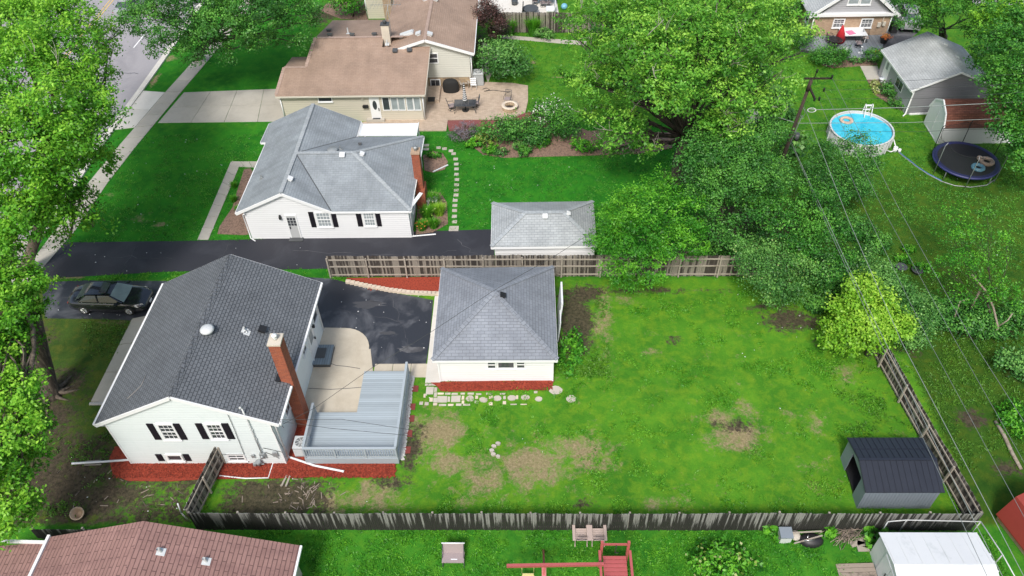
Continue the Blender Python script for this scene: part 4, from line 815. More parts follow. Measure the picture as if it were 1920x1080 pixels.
s=MB(); s.obox((1.72,32.6,1.2),(.05,0,.0),(0,.9,0),(.08,0,1.1)); s.obox((1.62,31.2,.9),(.03,0,.0),(0,.5,0),(.06,0,.85)); single(s,'door_panel','white','old white door panels leaning on the right side of the garage','door panel',(1.7,32.4,0))

# ---------------- neighbour house with light grey roof
h2=thing('neighbour_house','white sided house with pale grey hipped roof and black shutters facing the long driveway','house',(-14,44,0))
ez=2.5; wz=ez-.03
s=MB(); X0,X1,Y0=-19.05,-8.1,40.12
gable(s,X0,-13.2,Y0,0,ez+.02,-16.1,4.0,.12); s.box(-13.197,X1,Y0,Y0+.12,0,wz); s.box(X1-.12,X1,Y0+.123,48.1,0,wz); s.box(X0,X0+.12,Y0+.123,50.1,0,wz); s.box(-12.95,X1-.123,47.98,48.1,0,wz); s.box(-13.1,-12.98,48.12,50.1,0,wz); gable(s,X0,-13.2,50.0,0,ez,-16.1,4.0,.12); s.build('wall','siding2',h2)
W0=Vector((-19.5,39.95,ez));W1=Vector((-19.3,47.9,ez));W1b=Vector((-19.7,47.9,ez));W2=Vector((-19.62,50.3,ez));Rf=Vector((-16.12,39.95,4.12));Rm=Vector((-16.02,44.25,4.12));Rb=Vector((-15.98,50.35,4.12));Vf=Vector((-13.15,40.0,ez));Vb=Vector((-12.75,48.4,ez));Eb=Vector((-12.72,50.45,ez));Hr=Vector((-12.1,44.27,4.1));Ef=Vector((-7.9,40.0,ez));Eb2=Vector((-7.8,48.4,ez))
RH=[[W0,Rf,Rm+Vector((0,0,0)),Vector((-19.35,44.25,ez))],[Vector((-19.35,44.25,ez)),Rm,Rb,W2,W1b,W1],[Rf,Vf,Rm],[Rm,Vb,Eb,Rb],[Vf,Ef,Hr,Rm],[Ef,Eb2,Hr],[Eb2,Vb,Rm,Hr]]
roofpart(h2,RH,'roof2',.08,'cap2',[(Rf,Rm),(Rm,Rb),(Rm,Hr),(Hr,Ef),(Hr,Eb2)])
edging(h2,[(W0+Vector((0,-.03,0)),Rf+Vector((0,-.03,0))),(Rf+Vector((0,-.03,0)),Vf+Vector((0,-.03,0))),(W2,Rb),(Rb,Eb)],'rake_board','trim',.06,.2,-.13)
edging(h2,[(W0,W1),(W1b,W2),(Vf,Ef),(Ef,Eb2),(Vb,Eb),(W1,W1b)],'gutter','trim',.12,.13,-.12)
s=MB()
for a,b in ((Rm,Vf),(Rm,Vb)):
    a,b=Vector(a),Vector(b); s.bar(a.lerp(b,.05)+Vector((0,0,.01)),b+Vector((0,0,.012)),.07,.012)
s.build('valley_flashing','dgrey',h2)
P0=(X0,Y0,0);Z6=lambda l:px2(l,3.6,430,170)
for win,sL,sR in (([(590,825),(670,825),(690,912),(605,912)],[(530,817),(565,817),(592,930),(560,930)],[(682,817),(715,817),(742,930),(710,930)]),([(908,823),(970,823),(985,907),(918,907)],[(850,815),(885,815),(907,928),(873,928)],[(982,815),(1013,815),(1034,928),(1003,928)])):
    r=rect(P0,U,N,Z6(win)); a=rect(P0,U,N,Z6(sL)); b=rect(P0,U,N,Z6(sR)); window(h2,P0,U,N,r,4,4,.1,glass='glassl',shut=[a[:2],b[:2]])
r=rect(P0,U,N,Z6([(375,835),(450,835),(485,978),(412,980)])); r=(r[0],r[1],.12,2.12); s=MB(); pbox(s,P0,U,N,r[0]+.08,r[1]-.08,r[2],r[3]-.08,0,.04); d=s.build('door','poolw',h2)
s=MB(); 
for a in ((r[0],r[0]+.08,r[2],r[3]),(r[1]-.08,r[1],r[2],r[3]),(r[0]+.08,r[1]-.08,r[3]-.08,r[3])): pbox(s,P0,U,N,*a,0,.06)
s.build('frame','trim',d); s=MB(); m0=(r[0]+r[1])/2
for i in range(3):
    for j in range(3): pbox(s,P0,U,N,m0-.3+i*.205,m0-.3+i*.205+.17,1.2+j*.24,1.4+j*.24,.04,.046)
s.build('pane','glass',d); s=MB(); pbox(s,P0,U,N,r[0]+.13,r[0]+.18,.95,1.15,.04,.1); s.build('handle','black',d)
s=MB(); pbox(s,P0,U,N,r[0]-.1,r[1]+.1,0.0,.1,0,.35); s.build('doorstep','dgrey',h2)
p=onp(430+345/3.6,170+853/3.6,P0,N); s=MB(); s.obox(p+Vector((0,-.1,0)),(.07,0,0),(0,.07,0),(0,0,.11)); s.obox(p+Vector((0,-.08,.17)),(.05,0,0),(0,.05,0),(0,0,.04)); s.obox(p+Vector((0,-.02,0)),(.03,0,0),(0,.03,0),(0,0,.16)); s.build('wall_lamp','black',h2)
s=MB(); s.tube([(X0+.1,39.95,2.35),(X0-.06,40.05,2.2),(X0-.06,40.05,.15),(X0+.3,39.8,.08)],.045,6); s.build('downspout','trim',h2)
s=MB(); s.tube([(X1+.1,40.1,2.35),(X1+.1,40.2,2.2),(X1+.1,40.2,.15)],.045,6); s.build('downspout','trim',h2)
# east wall window
window(h2,(X1,Y0,0),(0,1,0),(1,0,0),(1.5,2.3,1.0,2.1),1,1,.07); window(h2,(X1,Y0,0),(0,1,0),(1,0,0),(5.6,6.6,1.0,2.1),1,1,.07)
for px,poly,mt in (((407+0,0),None,None),): pass
boxvent(h2,RH[2],(543,337),'white',.3,.2); boxvent(h2,RH[4],(642.5,293),'white',.32,.22); boxvent(h2,RH[5],(678,290.5),'white',.28,.2)
a,n_=roofz(RH[6]); p=onp(624,283,a,n_); s=MB(); s.cyl(p-Vector((0,0,.1)),.22,.22,16); s.lathe(p,[(.3,.05),(.38,.1),(.34,.16),(.01,.2)],20); s.build('roof_fan','grey',h2)
boxvent(h2,RH[6],(675,272),'dgrey',.2,.15); pipevent(h2,RH[0],(491,334),'grey',.05,.25); pipevent(h2,RH[6],(638,280),'grey',.05,.25)
c1=MB(); c1.box(-7.98,-7.45,43.35,44.0,0,4.55); c1.box(-7.98,-7.35,43.1,44.25,0,1.6); ch=c1.build('chimney','brick',h2); s=MB(); s.box(-8.02,-7.41,43.3,44.05,4.55,4.63); s.build('cap','brickb',ch)
s=MB(); s.cyl((-7.7,43.7,4.63),.11,.2,12); s.lathe((-7.7,43.7,4.82),[(.02,0),(.17,.02),(.17,.08),(.01,.14)],14); s.build('flue_cap','grey',ch)
s=MB(); s.bar((-7.95,40.6,2.35),(-7.4,42.0,2.35),.25,.05); s.build('rain_diverter','trim',h2)
# patio cover
pc=MB(); pc.slab([(-12.62,48.5,2.56),(-8.3,48.45,2.56),(-8.3,50.1,2.5),(-12.6,50.1,2.5)],.08); c_=pc.build('patio_cover','white',h2); s=MB()
for x in (-12.5,-8.4): s.box(x-.05,x+.05,49.95,50.05,0,2.42)
for x in (-12.55,-8.32): s.bar((x,48.5,2.58),(x,50.1,2.53),.05,.08)
s.build('post','trim',c_)

# ---------------- neighbour's small garage
g2=thing('neighbour_garage','small white garage with pale grey hipped roof at the end of the long driveway','garage',(.8,38.6,0))
ez=2.45; s=MB(); s.box(-2.3,4.0,36.75,36.87,0,ez); s.box(-2.3,4.0,40.5,40.62,0,ez); s.box(-2.3,-2.18,36.873,40.497,0,ez); s.box(3.88,4.0,36.873,40.497,0,ez); s.build('wall','sidingG',g2)
E_=[Vector((-2.5,36.5,ez)),Vector((4.08,36.55,ez)),Vector((4.12,40.85,ez)),Vector((-2.56,40.78,ez))];A1=Vector((-.35,38.5,3.5));A2=Vector((2.03,38.52,3.5))
PG=[[E_[0],E_[1],A2,A1],[E_[1],E_[2],A2],[E_[2],E_[3],A1,A2],[E_[3],E_[0],A1]]
roofpart(g2,PG,'roofG2',.08,'cap2',[(E_[0],A1),(E_[1],A2),(E_[2],A2),(E_[3],A1),(A1,A2)])
edging(g2,[(E_[i],E_[(i+1)%4]) for i in range(4)],'fascia','trim',.05,.16,-.15)
boxvent(g2,PG[0],(1022,407),'white',.28,.2); boxvent(g2,PG[1],(1064,402),'white',.24,.18)
s=MB(); s.box(-2.33,-2.303,37.3,40.1,.05,2.15); s.build('garage_door','trim',g2)

# ---------------- tan split-level house
h3=thing('split_level_house','beige split-level house with brown roof, paver patio and rooftop antenna','house',(-12,58,0))
ze=2.6; pl=lambda y: ze+.254*(y-53.87); yr=60.1; zr=pl(yr)
s=MB(); s.box(-19.75,-8.55,54.2,54.32,0,ze-.05); s.box(-19.75,-19.63,54.323,59.4,0,ze-.05)
s._a([(-8.67,54.323,0),(-8.55,54.323,0),(-8.55,58.7,0),(-8.67,58.7,0),(-8.67,54.323,ze-.02),(-8.55,54.323,ze-.02),(-8.55,58.7,pl(58.7)-.15),(-8.67,58.7,pl(58.7)-.15)],[(0,3,2,1),(4,5,6,7),(0,1,5,4),(1,2,6,5),(2,3,7,6),(3,0,4,7)])
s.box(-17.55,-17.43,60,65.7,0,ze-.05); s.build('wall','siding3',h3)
q=lambda x,y: Vector((x,y,pl(y)))
bk=lambda y,yr_: pl(yr_)-.254*(y-yr_)
RF=[[q(-19.95,53.87),q(-8.2,53.87),q(-8.1,58.95),q(-12.0,58.95),q(-12.0,yr),q(-17.65,yr),q(-17.95,56.87),q(-19.7,56.87)],
    [q(-17.65,yr),q(-9.8,yr),Vector((-9.8,66.1,bk(66.1,yr))),Vector((-17.5,66.1,bk(66.1,yr)))],
    [q(-19.7,56.87),q(-17.95,56.87),Vector((-17.8,59.87,bk(59.87,56.87))),Vector((-19.85,59.87,bk(59.87,56.87)))]]
roofpart(h3,RF,'roof3',.08,'cap3',[(q(-17.65,yr),q(-10.4,yr)),(q(-19.7,56.87),q(-17.95,56.87)),(q(-19.9,54.0),q(-19.7,56.87)),(q(-17.95,56.87),q(-17.65,yr))])
edging(h3,[(q(-19.95,53.87),q(-8.2,53.87))],'gutter','cream',.1,.13,-.1); edging(h3,[(q(-8.18,53.87),q(-8.08,58.9))],'rake_board','cream',.05,.16,-.12)
s=MB(); tx0,tx1,ty=-11.9,-4.95,59.05; tz=3.45; tr_=-8.45; trz=4.62
gable(s,tx0,tx1,ty,1.0,tz+.03,tr_,trz-.1,.12); s.box(tx1-.12,tx1,ty+.123,67,1.0,tz); s.build('upper_wall','siding3b',h3)
s=MB(); s.box(tx0,tx1-.03,ty+.03,ty+.15,0,.997); s.box(tx1-.15,tx1-.03,ty+.153,67,0,.997); s.build('stone_base','stone',h3)
T0=Vector((-12.25,58.75,tz-.1));T1=Vector((-4.55,58.75,tz-.1));T2=Vector((-4.6,69,tz-.1));T3=Vector((-12.25,69,tz-.1));Q0=Vector((tr_,58.75,trz));Q1=Vector((tr_+.02,69,trz))
RT=[[T0,Q0,Q1,T3],[Q0,T1,T2,Q1]]; roofpart(h3,RT,'roof3',.08,'cap3',[(Q0,Q1)],'upper_roof')
edging(h3,[(T0+Vector((0,-.04,0)),Q0+Vector((0,-.04,0))),(Q0+Vector((0,-.04,0)),T1+Vector((0,-.04,0)))],'rake_board','trim',.06,.22,-.1); edging(h3,[(T1,T2)],'gutter','trim',.12,.13,-.08)
for a_,b_ in (((tx1+.1,59.1,3.3),(tx1+.1,59.15,.2)),((-19.7,54.1,2.5),(-19.7,54.1,.1)),((-8.45,54.15,2.5),(-8.45,54.15,.1))): s=MB(); s.tube([a_,b_],.05,6); s.build('downspout','trim',h3)
P0=(-19.75,54.2,0);Z3=lambda l:px2(l,3.6,480,0)
window(h3,P0,U,N,rect(P0,U,N,Z3([(422,655),(508,655),(512,682),(425,682)])),1,1,.06,mid=False)
for a,b,gl in ((855,897,'glass'),(912,952,'glassl'),(960,1000,'glassl'),(1017,1057,'glassl'),(1066,1106,'glassl')):
    r=rect(P0,U,N,Z3([(a,658),(b,658),(b+5,740),(a+6,740)])); window(h3,P0,U,N,(r[0],r[1],r[2],min(r[3],ze-.25)),1,1,.06,glass=gl,mid=False,sill=False)
r=rect(P0,U,N,Z3([(765,650),(825,650),(845,790),(782,790)])); r=(r[0]-.03,r[1]+.03,.15,2.2); s=MB(); pbox(s,P0,U,N,r[0],r[1],r[2],r[3],0,.05); d=s.build('door','trim',h3)
s=MB(); c0=Vector((P0[0]+(r[0]+r[1])/2,54.2-.055,1.5)); s._a([c0+Vector((math.cos(t)*.17,0,math.sin(t)*.42)) for t in np.linspace(0,6.283,20)[:-1]]+[c0+Vector((math.cos(t)*.17,.004,math.sin(t)*.42)) for t in np.linspace(0,6.283,20)[:-1]],[tuple(range(19))]+[(i,19+i,19+(i+1)%19,(i+1)%19) for i in range(19)]); s.build('oval_pane','glass',d)
s=MB(); pbox(s,P0,U,N,r[1]-.14,r[1]-.08,1.0,1.25,.05,.12); s.build('handle','black',d)
s=MB(); p=onp(480+740/3.6,716/3.6,P0,N); s.obox(p+Vector((0,-.1,0)),(.22,0,0),(0,.1,0),(0,0,.09)); s.obox(p+Vector((0,-.1,.11)),(.2,0,0),(0,.07,0),(0,0,.03)); s.build('mailbox','black',h3)
s=MB(); p=onp(480+718/3.6,661/3.6,P0,N); s.obox(p+Vector((0,-.08,0)),(.06,0,0),(0,.08,0),(0,0,.07)); s.obox(p,(.08,0,0),(0,.02,0),(0,0,.09)); s.build('wall_lamp','cream',h3)
P0=(tx0,ty,0); window(h3,P0,U,N,rect(P0,U,N,Z3([(1162,362),(1222,362),(1226,422),(1162,422)])),1,1,.07,sill=False); window(h3,P0,U,N,rect(P0,U,N,Z3([(1182,537),(1240,540),(1240,580),(1184,580)])),2,1,.08,mid=False)
for px,poly,mt in (((617,59),1,'dgrey'),((618.5,67.8),1,'dgrey'),((660.5,67.5),1,'dgrey'),((702,66.5),1,'dgrey'),((741,97),0,'dgrey'),((768,96),0,'dgrey')): boxvent(h3,RF[poly],px,mt,.36,.2)
pipevent(h3,RF[1],(653,63),'lgrey',.06,.5); pipevent(h3,RF[0],(726,83),'lgrey',.06,.35)
for px,k in (((785.5,65),0),((805,66),1),((798,0),0),((816,1),1)): boxvent(h3,RT[k],px,'lgrey',.4,.22)
a,n_=roofz(RT[0]); p=onp(763,65,a,n_); s=MB(); u_=Vector((0,0,1)).cross(n_).normalized(); v_=n_.cross(u_); s.obox(p+n_*.06,u_*.28,v_*.62,n_*.07); s.obox(p+n_*.16,u_*.22,v_*.55,n_*.05); s.build('skylight','lgrey',h3)
p=Vector((-11.75,60.15,4.1)); s=MB(); s.box(p.x-.32,p.x+.32,p.y-.25,p.y+.25,3.3,5.25); ch=s.build('chimney','cappad',h3); s=MB(); s.box(p.x-.36,p.x+.36,p.y-.29,p.y+.29,5.25,5.33); s.cyl((p.x,p.y,5.33),.13,.18,12); s.lathe((p.x,p.y,5.5),[(.01,0),(.17,.01),(.14,.08),(.01,.12)],12); s.build('flue_cap','dgrey',ch)
s=MB(); b=p+Vector((.42,0,0)); s.tube([(b.x,b.y,4.0),(b.x,b.y,6.9)],.022,6); s.tube([(b.x-.75,b.y+.1,4.2),(b.x-.02,b.y,6.6)],.022,6); m_=Vector((b.x-.1,b.y,6.9)); s.tube([m_+Vector((-1.3,0,0)),m_+Vector((1.2,0,0))],.018,5)
for i in range(9): xx=-1.2+i*.28; l_=.75-.045*i; s.tube([m_+Vector((xx,-l_,.0)),m_+Vector((xx+.12,l_,.0))],.011,4)
for i in range(3): s.tube([m_+Vector((.1+.2*i,-.3,-.35)),m_+Vector((.25+.2*i,.3,.35))],.011,4)
single(s,'tv_antenna','grey','old metal antenna with many rods on the brown roof beside the chimney','antenna',(b.x,b.y,4.1))

# ---------------- house beyond the tan one, at the top edge
h6=thing('far_beige_house','pale beige house only just in frame behind the brown roof','house',at(760,-5)); b0=at(690,38); 
s=MB(); s.box(b0.x,b0.x+4.5,b0.y+.3,b0.y+.45,0,3.4); s.box(b0.x,b0.x+.12,b0.y+.453,b0.y+8,0,3.4); s.build('wall','siding3',h6); s=MB(); s.box(b0.x+1.7,b0.x+2.5,b0.y-.25,b0.y+.297,0,4.6); s.build('chimney','brickb',h6)
s=MB(); s.tube([(b0.x-.06,b0.y+.35,3.4),(b0.x-.06,b0.y+.35,.1)],.07,6); s.build('downspout','trim',h6)
roofpart(h6,[[(b0.x-.5,b0.y-.1,3.4),(b0.x+6,b0.y-.1,3.4),(b0.x+6,b0.y+5,4.9),(b0.x-.5,b0.y+5,4.9)]],'roof3'); window(h6,(b0.x,b0.y+.3,0),U,N,(2.9,4.2,1.6,2.7),2,1,.07,mid=False)

# ---------------- brick house top right
h4=thing('brick_house','tan brick house with grey gable siding and white trim above a grey deck','house',(28.6,68,0)); X0,X1,Y0=25.15,32.0,66.55; ez=2.2
s=MB(); s.box(X0,X1,Y0,Y0+.15,0,ez); s.box(X0,X0+.15,Y0+.153,76,0,ez); s.box(X1-.15,X1,Y0+.153,76,0,ez); s.build('wall','brickb',h4)
ga=Vector(((X0+X1)/2+.0,Y0-.02,5.1)); s=MB(); s._a([(X0+.7,Y0+.02,ez+.26),(X1-.3,Y0+.02,ez+.26),(X1-.35,Y0+.02,ez+.3),(ga.x,Y0+.02,5.1),(X0+.8,Y0+.02,ez+.35)]+[(X0+.7,Y0+.14,ez+.26),(X1-.3,Y0+.14,ez+.26),(X1-.35,Y0+.14,ez+.3),(ga.x,Y0+.14,5.1),(X0+.8,Y0+.14,ez+.35)],[(0,1,2,3,4),(9,8,7,6,5)]+[(i,5+i,5+(i+1)%5,(i+1)%5) for i in range(5)]); s.build('gable_wall','siding4b',h4)
s=MB(); s.box(X0-.1,X1+.2,Y0-.3,Y0+.1,ez+.003,ez+.25); s.build('soffit_band','trim',h4)
RQ=[[(X0-.5,Y0-.3,ez+.1),(ga.x,Y0-.3,5.3),(ga.x,77,5.3),(X0-.5,77,ez+.1)],[(ga.x,Y0-.3,5.3),(X1+.5,Y0-.3,ez+.1),(X1+.5,77,ez+.1),(ga.x,77,5.3)]]
roofpart(h4,RQ,'roof4',.08); edging(h4,[(RQ[0][0],RQ[0][1]),(RQ[1][0],RQ[1][1])],'rake_board','trim',.08,.26,-.1)
P0=(X0,Y0,0);Z4=lambda l:px2(l,3.6,1440,0)
for q_ in ([(448,132),(515,132),(500,180),(440,180)],[(637,130),(703,130),(690,180),(625,180)]):
    r=rect(P0,U,N,Z4(q_)); window(h4,P0,U,N,(r[0],r[1],r[2],min(r[3],2.02)),3,4,.1)
P1=(X0,Y0+.02,0)
for q_ in ([(550,-40),(615,-40),(615,25),(550,25)],[(632,-40),(695,-40),(695,25),(632,25)]): r=rect(P1,U,N,Z4(q_)); window(h4,P1,U,N,(r[0],r[1],r[2],r[2]+.95),1,1,.09,glass='glassl')
window(h4,(X0,Y0,0),(0,1,0),(-1,0,0),(1.0,1.8,.9,1.8),1,1,.08)
for a_ in (X0+.02,X1-.02): s=MB(); s.tube([(a_,Y0-.06,ez),(a_,Y0-.06,.1)],.05,6); s.build('downspout','trim',h4)
s=MB(); s.box(30.9,31.2,Y0-.15,Y0-.003,1.1,1.5); s.box(31.35,31.6,Y0-.15,Y0-.003,1.2,1.55); s.tube([(31.3,Y0-.06,2.1),(31.3,Y0-.06,1.2)],.03,6); s.build('meter_box','cream',h4)

# ---------------- grey garage by the pool
yaw=R_(3.2); g4=thing('grey_garage','grey sided garage with silver gable roof beside the round pool','garage',(32.6,57.4,0),yaw)
def L4(x,y,z): return Matrix.Translation((32.6,57.4,0))@Matrix.Rotation(yaw,4,'Z')@Vector((x,y,z))
hw,hl,ez,zr=3.05,3.0,2.3,3.75
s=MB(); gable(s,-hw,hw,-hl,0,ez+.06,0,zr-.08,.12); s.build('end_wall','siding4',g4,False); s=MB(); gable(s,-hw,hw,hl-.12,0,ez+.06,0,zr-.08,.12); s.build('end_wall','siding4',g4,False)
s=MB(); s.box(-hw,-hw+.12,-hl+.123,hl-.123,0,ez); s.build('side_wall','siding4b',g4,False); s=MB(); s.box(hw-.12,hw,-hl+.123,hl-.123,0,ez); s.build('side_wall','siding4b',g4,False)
RP=[[(-hw-.3,-hl-.15,ez),(0,-hl-.15,zr),(0,hl+.15,zr),(-hw-.3,hl+.15,ez)],[(0,-hl-.15,zr),(hw+.3,-hl-.15,ez),(hw+.3,hl+.15,ez),(0,hl+.15,zr)]]
s=MB(); [s.slab(p_,.08) for p_ in RP]; s.build('roof','roof4',g4,False)
for a,b in ((RP[0][0],RP[0][1]),(RP[1][0],RP[1][1]),(RP[0][3],RP[0][0]),(RP[1][1],RP[1][2])): s=MB(); s.bar(Vector(a)+Vector((0,0,-.09)),Vector(b)+Vector((0,0,-.09)),.09,.14); s.build('gutter','trim',g4,False)
s=MB(); s.tube([(-hw-.25,-hl-.1,ez-.1),(-hw-.05,-hl-.08,ez-.35),(-hw-.05,-hl-.08,.15),(-hw-.3,-hl-.3,.06)],.05,6); s.build('downspout','trim',g4,False); s=MB(); s.box(-hw-.02,-hw+.07,-hl-.03,-hl+.04,0,ez-.1); s.build('corner_trim','trim',g4,False); s=MB(); s.box(-hw+.3,hw,-hl-.1,-hl-.003,.0,.12); s.build('plinth','trim',g4,False)
s=MB(); s.box(-hw-.04,-hw-.003,-1.4,-.1,.95,1.75); f=s.build('window','trim',g4,False); s=MB(); s.box(-hw-.055,-hw-.043,-1.32,-.79,1.02,1.68); s.box(-hw-.055,-hw-.043,-.73,-.18,1.02,1.68); s.build('pane','glass',f,False)
s=MB(); s.box(-hw-.04,-hw-.003,1.35,2.3,.05,2.05); d=s.build('door','trim',g4,False); s=MB(); s.box(-hw-.05,-hw-.043,1.65,2.0,1.2,1.8); s.build('pane','glassl',d,False)
s=MB(); s.obox((1.1,-.2,3.25),(.16,0,-.07),(0,.16,0),(.03,0,.07)); s.build('roof_vent','lgrey',g4,False); s=MB(); s.obox((.9,1.6,3.35),(.16,0,-.07),(0,.1,0),(.03,0,.07)); s.build('roof_vent','lgrey',g4,False)

# ---------------- barn shed behind the trampoline
bn=thing('barn_shed','white barn-shaped garden shed with red-brown gambrel roof beside the trampoline','shed',(33.5,51.5,0))
bx0,bx1,by0,by1=30.75,36.4,50.25,53.05; ym=(by0+by1)/2; prof=[(by0,0),(by0,1.55),(by0+.42,2.35),(ym,2.85),(by1-.42,2.35),(by1,1.55),(by1,0)]
s=MB()
for xa,xb in ((bx0,bx0+.08),(bx1-.08,bx1)): s._a([(xa,y,z) for y,z in prof]+[(xb,y,z) for y,z in prof],[tuple(range(7)),tuple(range(13,6,-1))]+[(i,7+i,7+(i+1)%7,(i+1)%7) for i in range(7)])
s.box(bx0+.083,bx1-.083,by0,by0+.08,0,1.55); s.box(bx0+.083,bx1-.083,by1-.08,by1,0,1.55); s.build('wall','white',bn)
pr=[(by0-.08,1.5),(by0+.4,2.42),(ym,2.95),(by1-.4,2.42),(by1+.08,1.5)]; s=MB()
for (a,b),(c,d) in zip(pr,pr[1:]): s.slab([(bx0+.06,a,b),(bx1+.1,a,b),(bx1+.1,c,d),(bx0+.06,c,d)],.05)
s.build('roof','roofbarn',bn); s=MB()
for (a,b),(c,d) in zip(pr,pr[1:]): s.bar((bx0+.0,a,b-.02),(bx0+.0,c,d-.02),.1,.12)
s.build('rake_board','trim',bn); s=MB(); s.box(bx0-.02,bx0-.003,ym-.02,ym+.0,.1,2.4); s.box(bx0-.03,bx0-.003,ym-.9,ym+.9,.05,.11); s.build('door_gap','lgrey',bn)

# ---------------- black roofed metal shed
bs_=thing('metal_shed','open grey metal shed with black ribbed roof in the corner of the fenced lawn','shed',(18,21.3,0))
sx0,sx1,sy0,sy1=16.0,19.55,19.85,22.75; sy=(sy0+sy1)/2; zw=1.7; zp=2.15
s=MB(); s.box(sx0,sx1,sy0,sy0+.04,0,zw); s.box(sx0,sx1,sy1-.04,sy1,0,zw); s.box(sx1-.04,sx1,sy0+.042,sy1-.042,0,zw)
s.box(sx0,sx0+.04,sy0+.042,sy0+.75,0,zw+.02); s.box(sx0,sx0+.04,sy1-.75,sy1-.042,0,zw+.02); s.box(sx0,sx0+.04,sy0+.753,sy1-.753,zw-.12,zw+.15)
for i in range(22): x=sx0+.08+i*(sx1-sx0-.1)/22; s.box(x,x+.05,sy0-.018,sy0-.002,.02,zw-.02)
s.build('wall','shedg',bs_)
s=MB(); R1=[(sx0-.1,sy0-.1,zw),(sx1+.12,sy0-.1,zw),(sx1+.12,sy,zp),(sx0-.1,sy,zp)];R2=[(sx0-.1,sy,zp),(sx1+.12,sy,zp),(sx1+.12,sy1+.1,zw),(sx0-.1,sy1+.1,zw)]; s.slab(R1,.04); s.slab(R2,.04)
for i in range(13):
    x=sx0-.05+i*(sx1-sx0+.1)/12.4; s.bar((x,sy0-.09,zw+.015),(x,sy-.03,zp+.013),.04,.03); s.bar((x,sy+.03,zp+.013),(x,sy1+.09,zw+.015),.04,.03)
s.bar((sx0-.1,sy,zp+.03),(sx1+.12,sy,zp+.03),.14,.03); s.bar((sx0-.1,(sy+sy1)/2,(zp+zw)/2+.03),(sx1+.12,(sy+sy1)/2,(zp+zw)/2+.03),.03,.02); s.build('roof','shedk',bs_)
s=MB(); s.box(sx0+.05,sx1-.05,sy0+.05,sy1-.05,.005,.16); s.build('floor','black',bs_)

# ---------------- white metal shed bottom right, with plank ramp
ws=thing('white_shed','white metal garden shed with double doors cut by the bottom edge of the photo','shed',(18,16.3,0))
wx0,wx1=15.95,20.2; yA,yB=17.55,14.3; ym=(yA+yB)/2; zw,zp=1.75,2.15
s=MB(); s.box(wx0,wx1,yA-.04,yA,0,zw); s.box(wx0,wx1,yB,yB+.04,0,zw); s.box(wx1-.04,wx1,yB+.042,yA-.042,0,zw); s.box(wx0,wx0+.04,yB+.042,yA-.042,0,zw); s._a([(wx0,yB,zw+.002),(wx0,yA,zw+.002),(wx0,ym,zp),(wx0+.04,yB,zw+.002),(wx0+.04,yA,zw+.002),(wx0+.04,ym,zp)],[(0,1,2),(5,4,3),(0,2,5,3),(1,4,5,2)]); s.build('wall','shedw',ws)
s=MB(); s.slab([(wx0-.08,ym,zp+.05),(wx1+.1,ym,zp+.05),(wx1+.1,yA+.1,zw+.05),(wx0-.08,yA+.1,zw+.05)],.05); s.slab([(wx0-.08,yB-.1,zw+.05),(wx1+.1,yB-.1,zw+.05),(wx1+.1,ym,zp+.05),(wx0-.08,ym,zp+.05)],.05)
for i in range(8): x=wx0+i*.6; s.bar((x,ym+.05,zp+.06),(x,yA+.05,zw+.065),.02,.015)
s.build('roof','shedw',ws)
for i,y in enumerate((ym-.75,ym+.02)): s=MB(); s.box(wx0-.03,wx0-.004,y,y+.73,.08,1.7); d=s.build('door','shedw',ws); s=MB(); s.box(wx0-.06,wx0-.032,y+(.62 if i==0 else .05),y+(.68 if i==0 else .11),.8,1.05); s.build('handle','dgrey',d)
rp=MB()
for i in range(9): y=15.0+i*.22; rp.slab([(wx0-1.75,y,.05),(wx0-.06,y,.17),(wx0-.06,y+.2,.17),(wx0-1.75,y+.2,.05)],.04)
rp.bar((wx0-1.72,14.95,-.0),(wx0-1.72,16.95,-.0),.08,.08)
single(rp,'wooden_ramp','woodo','worn plank ramp in front of the white shed doors','ramp',(15,16,0))

# ---------------- red roofed barn at the right edge
rb=thing('red_barn','shed with bright red gambrel roof cut by the right edge of the photo','shed',at(1960,1010)); a=at(1868,975)
bx,by=a.x-.1,a.y+.1; s=MB(); prf=[(-.05,.45),(.35,1.9),(1.4,2.5),(2.45,1.9),(2.85,.45)]; d1=Vector((.27,-.96,0)); d2=Vector((.96,.27,0)); o_=Vector((bx,by,0))
for (p_,z),(q_,w_) in zip(prf,prf[1:]): s.slab([o_+d2*p_+Vector((0,0,z)),o_+d2*q_+Vector((0,0,w_)),o_+d2*q_+d1*3.6+Vector((0,0,w_)),o_+d2*p_+d1*3.6+Vector((0,0,z))],.06)
s.build('roof','barnred',rb); s=MB()
for k in (.08,3.5): P_=[o_+d2*(p_*.96+.05)+d1*k+Vector((0,0,z-.1)) for p_,z in prf]+[o_+d2*2.7+d1*k,o_+d2*.1+d1*k]; s._a(P_+[q_+d1*.06 for q_ in P_],[tuple(range(7)),tuple(range(13,6,-1))]+[(i,7+i,7+(i+1)%7,(i+1)%7) for i in range(7)])
s.prism([o_+d2*.1+d1*.15,o_+d2*.16+d1*.15,o_+d2*.16+d1*3.48,o_+d2*.1+d1*3.48],0,.4); s.build('wall','brickb',rb)

